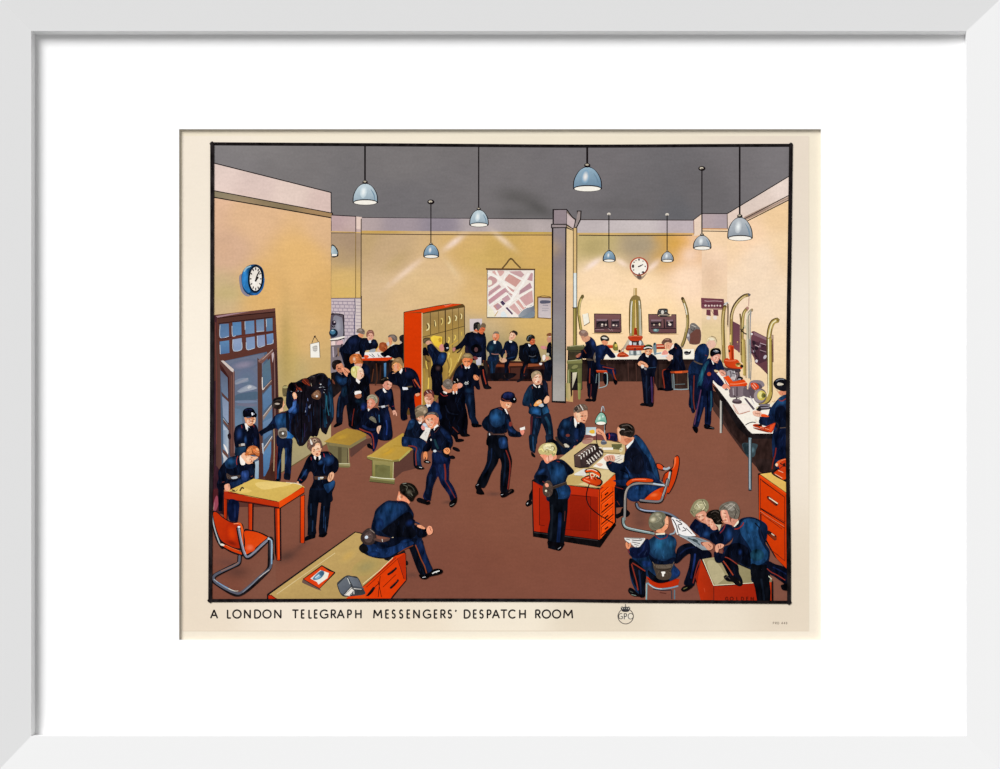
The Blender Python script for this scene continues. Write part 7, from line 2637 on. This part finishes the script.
draw('''
O newspaper | folded newspaper held by the seated boy in the foreground
@ 610 480 100
P #8a8a84 140,575 350,580 345,610 275,690 215,650 150,605
p #e6e2dc 145,580 200,585 280,588 350,582 330,625 270,685 220,645 165,610
l #5a5a58 7 160,590 200,600
l #3a3a3c 8 220,600 280,605 320,600
l #4a4a4c 7 220,620 300,635
l #5a5a5a 6 240,640 285,655
l #6a6a6a 5 260,660 275,680
l #77777a 6 290,590 340,590
O stool | red seated steel stool under the boy reading in the foreground
@ 610 530 100
P #c0300c:#a8280a:0 370,470 690,490 685,545 620,570 480,580 400,540
p #b82c0c 370,470 420,540 500,565 640,560 690,520 690,480 660,500 400,500
l #7c98a8 14 378,530 430,570 500,590 600,580 680,560
l #cad6d8 5 390,545 450,580 520,588
l #2a2430 10 430,590 520,603 610,600
l #6a9aa0 14 368,530 366,610 364,695
l #b8d0cc 5 362,540 360,690
l #5c7480 14 645,600 645,690
l #3c3a40 12 615,605 618,690
l #5c3028 12 500,625 560,635
O person | boy seated on the stool in the foreground, back to us, reading a newspaper
@ 610 530 100
p #15355c 400,90 460,50 560,40 640,70 665,130 650,200 660,260 640,340 690,400 695,450 660,480 600,510 500,530 430,510 380,470 340,440 340,480 350,560 345,650 300,670 270,640 250,600 215,520 195,420 190,320 220,280 190,240 180,190 230,170 290,170 340,120
p #1a5078 400,110 450,60 560,60 650,90 660,130 640,220 600,280 500,290 440,260 400,200
g #1c648c #195078 500,140 60,70
g #1e5c84 #184a70 610,150 30,60
p #101a34 390,240 440,280 540,310 640,270 650,330 560,350 450,350 400,300
p #121c44 340,110 380,90 400,180 380,260 300,280 240,280 200,230 220,180 300,180
l #1c2c60 16 350,120 330,200 280,250
l #2a3a60 8 370,200 340,250
p #1a3f84 320,310 400,310 420,350 360,375 325,350
p #10131f 190,300 230,290 330,380 360,430 350,560 350,660 300,670 280,600 230,520 200,420
l #1c2a4c 16 290,400 300,500 310,640
l #9a3426 12 225,330 290,370 350,410
l #9a3426 12 215,340 240,430 265,520 280,600
p #163a78 630,380 690,400 698,440 660,480 620,460
p #0e111c 380,400 460,460 600,500 500,530 400,490
p #4a3c30 430,340 520,350 630,340 610,400 615,450 590,490 530,500 470,480 455,430
p #66584a 465,350 600,350 595,380 480,382
l #2c2420 6 455,390 530,400 610,385
p #f2ede2 512,418 550,416 550,435 540,440 538,462 522,462 520,440
l #6a5a4a 8 425,320 450,360
l #6a5a4a 8 640,320 620,360
p #0f1428 650,330 660,240 680,180 740,140 820,130 900,160 1000,215 1010,275 920,290 890,300 880,400 850,520 830,560 740,545 760,460 790,360 800,240 740,270 690,320
l #1c3474 20 850,240 840,330 810,480
l #942e24 10 890,310 860,400 830,530
l #17234c 16 700,240 760,190 840,170
p #0c0a0e 710,590 740,560 800,550 830,560 800,590 750,615 720,612
l #6a6a3c 8 735,590 770,575
p #0c0a0e 180,600 200,575 240,595 290,640 340,650 335,670 280,665 230,660 190,630
l #7a8a7c 7 215,645 260,655
l #4a5048 6 200,610 230,625
@ 610 480 100
p #e8966c 155,640 165,620 185,640 205,625 210,650 190,690 165,680
l #9a4a30 4 180,640 185,665
l #8c2c2c 9 180,690 195,730
p #ec9c74 465,520 480,480 545,440 545,390 560,365 580,370 585,430 575,480 545,510 545,535
p #f4b088 550,400 570,375 580,430 560,470
l #a04a30 5 560,440 578,445
P #efe6cc 455,535 550,528 548,545 460,548
l #8c2c2c 10 450,560 500,590 560,575 575,550
p #6e6a54 385,430 395,370 430,330 490,315 540,330 560,365 545,400 548,440 520,480 480,495 440,505 400,480
p #8c8870 400,380 440,335 500,330 520,380 480,420 420,430
g #d8d0b0 #8c8466 430,395 40,30 -20
g #b8b094 #807c66 475,345 34,20
l #4a4838 9 520,400 535,450 500,480
l #5c584a 8 420,460 460,490
''')
draw('''
O book_chest | red chest with a drab top in the lower right corner
@ 695 535 100
P k 0,440 60,240 380,200 600,350 780,460 782,660 60,655
P #b83010:#a02a10:0 60,245 185,510 185,650 55,650 15,480 30,380
P #9c2a14:#882010:90 0,420 60,260 20,480
P #a89a70:#8f845a:30 75,240 200,220 420,290 560,350 582,480 185,508
p #b8ab80 120,280 200,260 300,400 250,470 190,480
L #efe2c0 6 78,245 185,503
l #efe2c0 6 190,502 400,490 580,478
P #a62a12:#981f0c:0 190,512 350,505 620,480 760,470 765,655 190,655
P #b83412 730,470 765,465 768,655 730,655
L k 5 188,512 188,652
L #4a140a 5 765,470 765,655
p #8a7a5c 740,430 770,450 760,470 730,460
l #c94a2a 6 90,530 100,570

O person | blond boy on the floor hunched over a picture paper with two others
@ 610 480 100
p #11183a 795,470 840,400 860,390 920,430 1000,440 1100,520 1120,600 1050,620 960,590 880,550 820,500
g #173c78 #122048 980,520 60,50
g #1a3668 #121a3a 880,470 40,30
p #e0987a 855,345 880,330 940,310 970,350 980,400 1010,440 970,470 940,450 920,420 880,390
p #f4bc9c 880,350 920,340 940,380 910,400
l #6a3a30 6 865,365 895,372
l #6a3a30 6 915,360 935,352
l #b0483a 6 915,398 940,392
p #f2b092 955,380 985,370 1010,390 1010,440 985,450 965,420
P #0e1020 910,430 940,430 950,480 920,500
p #8a8460 800,310 830,240 860,205 910,190 960,200 985,240 985,290 960,320 930,300 890,325 860,345 845,370 820,345
p #b4ad84 840,270 880,215 930,210 960,250 930,280 880,300
l #ddd4a8 9 935,215 950,260 925,300
l #e0dab8 7 870,240 900,280
l #5c5840 8 810,310 835,340
l #6a6448 7 920,200 940,240 960,290
v 702.2,517.8 4.8 -0.2 -12
O picture_paper | open picture paper spread before the boys in the lower right
@ 610 480 100
P #77808a:#90999c:0 670,540 700,550 800,560 900,580 1000,620 1000,700 920,700 800,620
p #8f9aa0 680,545 800,560 880,590 960,640 1010,690 940,690 860,640 760,590
P #efe9e4 612,378 700,395 770,450 860,560 760,560 690,530 670,550
p #f4efec 615,380 660,385 720,430 800,500 850,555 740,555 660,510
l #2c2a30 10 625,390 660,450 680,530
l #2c2a30 9 660,400 720,440 680,450 700,500
l #3a383e 8 730,470 760,500 720,510
l #4a484e 7 760,480 820,540
l #2c2a30 8 690,400 710,410
l #4c5a60 14 780,580 850,610 900,650
l #6a7c84 10 860,580 920,610
l #b4bcc0 7 700,560 780,600 860,660
e #3f4c52 850,605 30,14 20
p #8e4a38 905,625 950,620 960,650 930,660
O person | dark haired boy in the middle of the three, head bowed over the paper
@ 700 505 100
p #10234a -10,180 60,190 100,230 180,250 260,190 320,210 330,300 310,350 240,400 160,400 60,330 -10,310
g #184a88 #122c54 285,290 40,70
g #184a88 #122850 70,290 50,40
p #0f1730 100,290 200,270 240,330 200,390 130,380
l #8c2c34 10 250,200 235,240 200,280
p #e0987c 70,160 90,130 140,160 160,210 170,240 130,250 100,220
p #f2b698 90,150 120,150 130,210 110,225
P #cfc4a4 150,190 215,180 205,230 190,260 180,220
p #17120e 62,110 80,70 130,48 190,50 215,90 235,150 215,190 170,195 140,180 120,140 90,130
l #4a4038 8 110,80 150,60 190,80
l #5c5244 6 170,170 200,150
p #e09a78 50,370 90,370 128,400 120,440 80,450 50,420 20,385
l #a85a44 5 80,390 110,420
v 711,523 4 -0.7 25
O person | grey brown haired boy kneeling on the red chest, leaning in from the right
@ 700 505 100
p #122648 330,200 390,150 440,125 520,120 600,150 660,190 675,240 665,340 650,380 690,440 695,500 680,580 670,640 690,769 520,769 510,650 420,600 360,560 300,540 230,510 240,420 300,390 330,330
p #184c7c 400,200 450,140 540,140 600,180 580,260 600,340 640,420 680,480 660,560 580,600 500,580 520,480 470,380 410,290
g #1a5c94 #184a78 500,220 60,70
g #1a5a78 #164864 570,500 70,60
l #10182c 12 550,180 600,240 640,340 650,400
l #1c2c4c 9 600,230 610,300 640,360
p #0f1426 300,400 380,380 470,420 500,500 500,620 400,580 300,530 240,500
g #173878 #101a34 400,470 24,36
p #10141f 510,590 600,610 670,600 690,769 530,769
@ 695 535 100
P #10131c 560,300 720,300 740,450 755,560 752,660 620,660 600,540 570,420
l #1a2434 20 660,440 680,560 690,650
p #11152a 720,260 800,290 920,340 920,500 870,470 800,420 730,370
l #a03428 9 720,335 760,370 820,400 900,450
l #1c2c60 12 780,320 860,360 910,390
p #0c0b10 860,500 920,490 925,550 880,550 862,530
l #c9ccb0 9 735,410 765,440
p #0f1220 190,200 250,190 290,215 420,290 440,380 470,440 475,490 440,510 400,490 340,420 260,270 210,260
l #b0442c 12 270,245 320,310 380,400
l #9c3a2c 10 260,215 330,230 420,290
p #0c0b0e 285,420 305,400 340,410 400,420 440,440 475,490 450,512 410,500 380,470 320,460
l #4a423c 7 300,430 320,415 350,440
l #5a4a30 6 440,460 450,480
@ 700 505 100
p #0f1730 140,470 200,480 250,500 230,560 190,580 150,560
l #7a2c28 7 225,440 235,470
p #e8a484 150,440 160,400 200,385 240,400 220,430 190,440 180,470 160,470
l #a85a44 4 180,400 185,430
l #a85a44 4 205,395 205,425
p #e0947a 205,90 215,40 270,50 290,100 300,160 330,200 280,190 240,180 220,140
p #f4b898 215,60 240,50 260,110 280,170 240,160 225,120
l #8a3a2c 5 235,80 260,85
l #b0483a 6 240,150 262,155
p #d89076 310,140 370,130 380,160 350,210 320,200
P #efe8d0 335,215 375,160 388,155 385,180 345,220
l #a83428 11 345,240 380,235 420,205 435,175
@ 700 450 100
p #6e665a 190,610 200,560 240,530 300,512 350,520 385,560 397,610 388,660 370,692 330,685 300,665 282,640 268,605 230,598
p #8f887c 230,550 290,525 340,540 350,590 310,610 270,580
l #4a443c 8 330,560 360,610 340,680
l #b8b0a0 7 280,600 330,560 350,540
l #b0a898 7 260,570 310,535
l #57503f 7 200,590 240,550 290,530
@ 700 505 100
v 725,518.4 4.4 -0.9 12
''')
draw('''
O desk | front desk with a drab yellow top and red drawers at the bottom left
@ 265 530 100
P k 20,640 900,15 1000,35 1400,210 1415,500 1265,690 900,715 20,695
P #c0a062:#b0925a:60 45,645 905,25 990,45 1200,300 1350,340 1420,360 990,640 870,690 130,690
@ 265 530 100
g #c9a45c #be9f61 830,260 120,55 -36
g #a08f57 #b3995c 1010,370 150,80 -20
l #d8c088 7 120,640 500,370 700,230
P #c02c0c 35,655 60,655 120,690 35,690
l #7a1c0c 10 60,650 115,690
@ 350 520 100
P #e0400c:#d83a08:0 -20,769 20,740 140,660 450,360 540,330 560,340 560,600 400,790 -60,800
P #b82c0c 480,380 550,330 560,600 540,590
L k 6 130,665 290,530 460,375
L #efe0b0 6 130,640 300,500 430,375
L #5c140a 5 165,670 480,385
L k 5 475,385 540,590
L k 5 555,330 565,600
L #2c0c08 6 302,560 282,769
L #2c0c08 6 282,610 315,769
L #2c0c08 5 330,670 460,545
L #2c0c08 6 130,790 300,620
l k 22 380,545 420,520 462,480
l #a83210 6 390,525 450,480
l k 22 405,680 440,650 482,600
l #a83210 6 410,660 470,605
l k 20 175,755 215,720 245,675
l k 8 180,740 235,670
L k 8 420,769 555,610
e #14100f 568,430 12,22
@ 265 530 100
p #d84a12 870,690 990,570 1000,600 1000,700 880,692
O magazine | red and white printed magazine lying on the front desk
@ 265 530 100
p #6a5248 370,520 400,500 550,590 540,600 400,540
P k 375,490 568,350 690,415 705,420 700,435 545,590
P #d83a10:#e04814:0 388,490 570,362 640,410 690,425 545,582
P #d8dcd8:#f0ead8:0 455,485 555,400 640,430 625,480 535,545 520,520
p #4a7c9c 480,480 560,405 595,430 560,480 500,500
p #86b0c8 500,470 540,440 560,460 520,490
l #e8ecec 6 500,480 540,450
p #3c6684 540,430 575,415 590,440 560,460
O book | grey open book standing face down on the front desk
@ 265 530 100
p #3a3c40 720,545 740,510 815,455 870,460 930,475 980,580 1000,640 880,660 790,665 750,630
P #6a7078:#565c66:60 728,548 812,465 862,560 780,645 755,625
P #6f7680:#5c6068:0 830,465 870,470 930,485 975,575 880,560
l #c9ccc8 8 825,480 850,540
P #e8e2d8 790,650 862,572 885,585 870,640 850,660
l #8a8684 6 800,645 865,585
l #2a2a2e 8 865,580 885,600 850,655
P #d8d4cc 885,575 975,580 965,595 890,590
l #d9d4cc 8 865,630 885,600 890,640
p #4a4e56 880,560 975,575 985,590 890,580
O person | dark haired boy in navy sitting on the front desk with his back to us, one leg swinging
@ 355 475 90
p #132240 180,580 210,460 230,390 290,330 360,285 420,285 500,290 560,300 600,340 650,430 645,500 670,560 780,600 800,640 790,680 740,695 750,767 560,767 400,700 250,670 200,620
p #163e70 220,560 230,450 260,390 330,320 400,295 480,310 540,320 580,380 480,470 380,540 300,610 250,620
g #184a80 #163c6c 400,370 110,60 -15
g #184684 #142c5c 270,540 50,60
p #10131f 300,620 400,540 500,460 590,410 640,460 630,560 680,640 640,700 500,700 380,680
g #14306c #11192e 610,530 40,60 60
p #0e1222 660,560 780,590 800,640 785,680 700,690
l #1c4068 14 665,520 720,545
p #eea27a 690,560 730,555 780,590 760,600 700,580
l #5c2430 10 470,290 540,290 580,310
p #f09a74 465,270 480,210 490,180 505,210 540,230 580,260 610,300 600,318 570,300 520,285 480,285
p #f8bc96 480,240 500,220 520,250 500,275
e #c07858 520,240 14,20 20
p #16120e 495,150 500,110 540,85 610,88 660,115 695,170 700,210 670,240 640,290 615,290 590,265 555,230 530,215 505,190
g #5c5848 #241e18 600,190 40,36
l #5c5a4c 8 540,110 580,130 570,170
l #6a6858 7 620,200 640,230
l #48463a 8 590,110 640,140 660,180
l #8a8a7c 6 530,95 570,90
p #f4a480 795,600 820,565 850,575 868,620 850,655 820,665 800,640
l #a85c40 5 830,580 845,620
@ 350 520 100
p #10182e 90,280 130,230 230,180 300,200 420,180 500,170 640,180 690,200 730,230 760,330 800,430 825,490 800,545 730,560 690,530 650,440 610,330 580,280 500,320 440,360 340,385 240,375 150,340
p #16386e 160,260 240,240 320,280 440,260 560,200 640,230 560,280 460,330 380,370 280,370 190,340
g #184484 #142c5a 560,210 60,20 -12
g #163c7c #132a58 240,340 60,30
g #11182a #132850 320,250 60,40
p #142c5c 680,190 730,240 760,330 800,430 820,490 790,530 740,440 700,330 650,260
p #0f131f 600,280 650,260 690,340 740,460 770,540 720,560 680,500 640,400
l #a04a28 11 655,250 680,310 710,390 745,460 765,530
l #8c4428 8 480,335 550,290 630,255
p #0c0b0e 90,290 110,250 170,260 180,310 130,330
p #08070a 690,545 750,550 800,520 830,495 880,485 925,500 920,530 870,550 800,565 760,590 710,585
l #f0f0ea 10 825,535 850,520 895,508
l #d0d4d0 6 840,520 870,525
l #c8c8c8 7 725,575 755,568
p #3a2c2a 105,180 130,120 190,80 240,110 260,170 240,230 190,250 130,230
l #8a7a70 8 200,90 245,130
p #54423e 150,140 200,110 230,160 210,220 160,220 140,180
e #d0dce8 165,172 18,16 -40
l #5c4038 24 250,190 320,210 390,190
l #e0dcd0 6 322,190 325,215
l #c9b890 5 420,175 435,172
''')
# ------------------------------------------------------------------ caption, crest, print number
def arc(cx, cy, rx, ry, a0, a1, n=18):
    t = np.radians(np.linspace(a0, a1, n))
    return [(cx + rx * math.cos(a), cy - ry * math.sin(a)) for a in t]
GL = {
 'A': [[(0, 1), (.5, 0)], [(.5, 0), (1, 1)], [(.2, .66), (.8, .66)]],
 'L': [[(0, 0), (0, 1)], [(0, 1), (1, 1)]],
 'O': [arc(.5, .5, .5, .5, 0, 360, 32)],
 'N': [[(0, 1), (0, 0)], [(0, 0), (1, 1)], [(1, 1), (1, 0)]],
 'D': [[(0, 0), (0, 1)], [(0, 0), (.35, 0)] + arc(.35, .5, .65, .5, 90, -90, 20) + [(0, 1)]],
 'T': [[(0, 0), (1, 0)], [(.5, 0), (.5, 1)]],
 'E': [[(0, 0), (0, 1)], [(0, 0), (1, 0)], [(0, .49), (.9, .49)], [(0, 1), (1, 1)]],
 'G': [arc(.55, .5, .55, .5, 48, 300, 26) + [(1, .88), (1, .55)], [(.62, .55), (1, .55)]],
 'R': [[(0, 0), (0, 1)], [(0, 0), (.5, 0)] + arc(.5, .26, .42, .26, 90, -90, 14) + [(0, .52)], [(.45, .53), (1, 1)]],
 'P': [[(0, 0), (0, 1)], [(0, 0), (.5, 0)] + arc(.5, .27, .46, .27, 90, -90, 14) + [(0, .54)]],
 'H': [[(0, 0), (0, 1)], [(1, 0), (1, 1)], [(0, .48), (1, .48)]],
 'M': [[(0, 1), (.08, 0)], [(.08, 0), (.5, .72)], [(.5, .72), (.92, 0)], [(.92, 0), (1, 1)]],
 'S': [arc(.5, .26, .42, .26, 35, 235, 18) + arc(.48, .74, .46, .26, 80, -150, 22)],
 'C': [arc(.55, .5, .55, .5, 48, 312, 26)],
 "'": [[(.6, 0), (.3, 1)]],
 '4': [[(.75, 1), (.75, 0)], [(.75, 0), (0, .7)], [(0, .7), (1, .7)]],
 '0': [arc(.5, .5, .42, .5, 0, 360, 20)],
}
def write(sh, letters, y0, h, w, tok):
    for ch, x0, x1 in letters:
        hh = h * .32 if ch == "'" else h
        for st in GL[ch]:
            stroke(sh, tok, w, np.array([(x0 + w / 2 + (x1 - x0 - w) * a, y0 + w / 2 + (hh - w) * b) for a, b in st]))
cap = Sheet('caption_lettering', 'black capital lettering under the picture')
cap_letters = [('A', 210, 218.2)]
for word in ([('L', 226.8, 231.4), ('O', 232.2, 241.8), ('N', 243.8, 251), ('D', 254, 261.4), ('O', 262.2, 271.8), ('N', 274, 281.6)],
             [('T', 291.8, 299), ('E', 300.8, 305), ('L', 308.2, 312.2), ('E', 313.8, 318), ('G', 319.6, 328.6), ('R', 330.6, 336.4), ('A', 336.6, 344.8), ('P', 347, 352.2), ('H', 355, 361.8)],
             [('M', 373, 382.4), ('E', 385, 389.4), ('S', 391.4, 396), ('S', 398.8, 403.6), ('E', 406.4, 410.6), ('N', 413, 420), ('G', 422.6, 431.4), ('E', 433.6, 437.8), ('R', 440.2, 446), ('S', 447.4, 452.4), ("'", 454.6, 457.2)],
             [('D', 463.6, 470.8), ('E', 472.8, 477.2), ('S', 479, 484), ('P', 486.6, 491.8), ('A', 491.8, 500), ('T', 500.2, 507.6), ('C', 508, 516.4), ('H', 519, 526)],
             [('R', 535, 541), ('O', 541.6, 551.2), ('O', 551.8, 561.4), ('M', 563, 573.2)]):
    cap_letters += word
write(cap, cap_letters, 609.3, 9.5, 1.62, '#2b2725')
cap.build()
num = Sheet('print_number', 'tiny print number at the lower right')
write(num, [('P', 772.8, 774.4), ('R', 775.1, 776.8), ('D', 777.4, 779.2), ('4', 781.2, 783), ('4', 783.6, 785.2), ('0', 785.8, 787.4)], 621.8, 2.6, .45, '#8a7c6c')
num.build()
sig = Sheet('signature_lettering', 'small dark capitals along the foot of the red chest')
write(sig, [('G', 725, 728.4), ('O', 729.6, 733.6), ('L', 736.2, 738.6), ('D', 740.8, 744), ('E', 746, 748.6), ('N', 750.4, 753.8)], 596.6, 4.2, .95, '#5c160c')
sig.build()
draw('''
O crest | round black crest with a crown over three letters
@ 600 595 60
c #5a534e 14 428,220 500,250 548,310 556,370 530,430 480,470 428,482 375,470 325,430 300,370 308,310 355,250
P #eadfcb 335,310 530,310 530,400 335,400
l #54504c 13 368,312 340,308 318,330 312,355 320,385 345,398 372,390 374,360 350,358
l #3c3a3a 14 404,402 404,310
l #3c3a3a 14 404,312 440,316 444,340 430,358 406,360
l #4c4844 12 548,330 530,312 505,308 482,318 470,345 472,375 490,396 518,400 542,388 552,365
p #3e3e40 350,230 370,205 395,200 425,190 455,200 485,205 500,235 475,275 425,282 375,275
l #5a5c5c 9 350,235 352,205 372,195 392,210 400,240
l #5a5c5c 9 500,235 498,205 478,195 458,210 450,240
l #4a4a4c 10 425,150 425,255
l #6a6a68 6 412,170 438,170
e #cfc8b8 375,225 9,12
e #cfc8b8 475,225 9,12
e #b8b2a4 410,222 6,12
e #b8b2a4 441,222 6,12
l #242628 12 372,262 425,270 480,262
''')
draw('''
O picture_border | thick black ruled line framing the picture
@ 0 0 1000
l #1c1819 3.2 210.6,143.8 400,144.9 575,146.1 700,145.6 792,145.3
l #1c1819 3.8 790.8,143.8 789.6,240 788.2,330 787.6,430 787.7,480 788.8,545 788.9,603.6
l #1c1819 3.1 208.4,600.5 300,600.2 400,599.9 550,600.2 630,601.2 790.6,602.2
l #241f20 3.8 212.2,142.6 212.2,250 212,330 211.8,430 210.8,500 210.2,601.8
''')
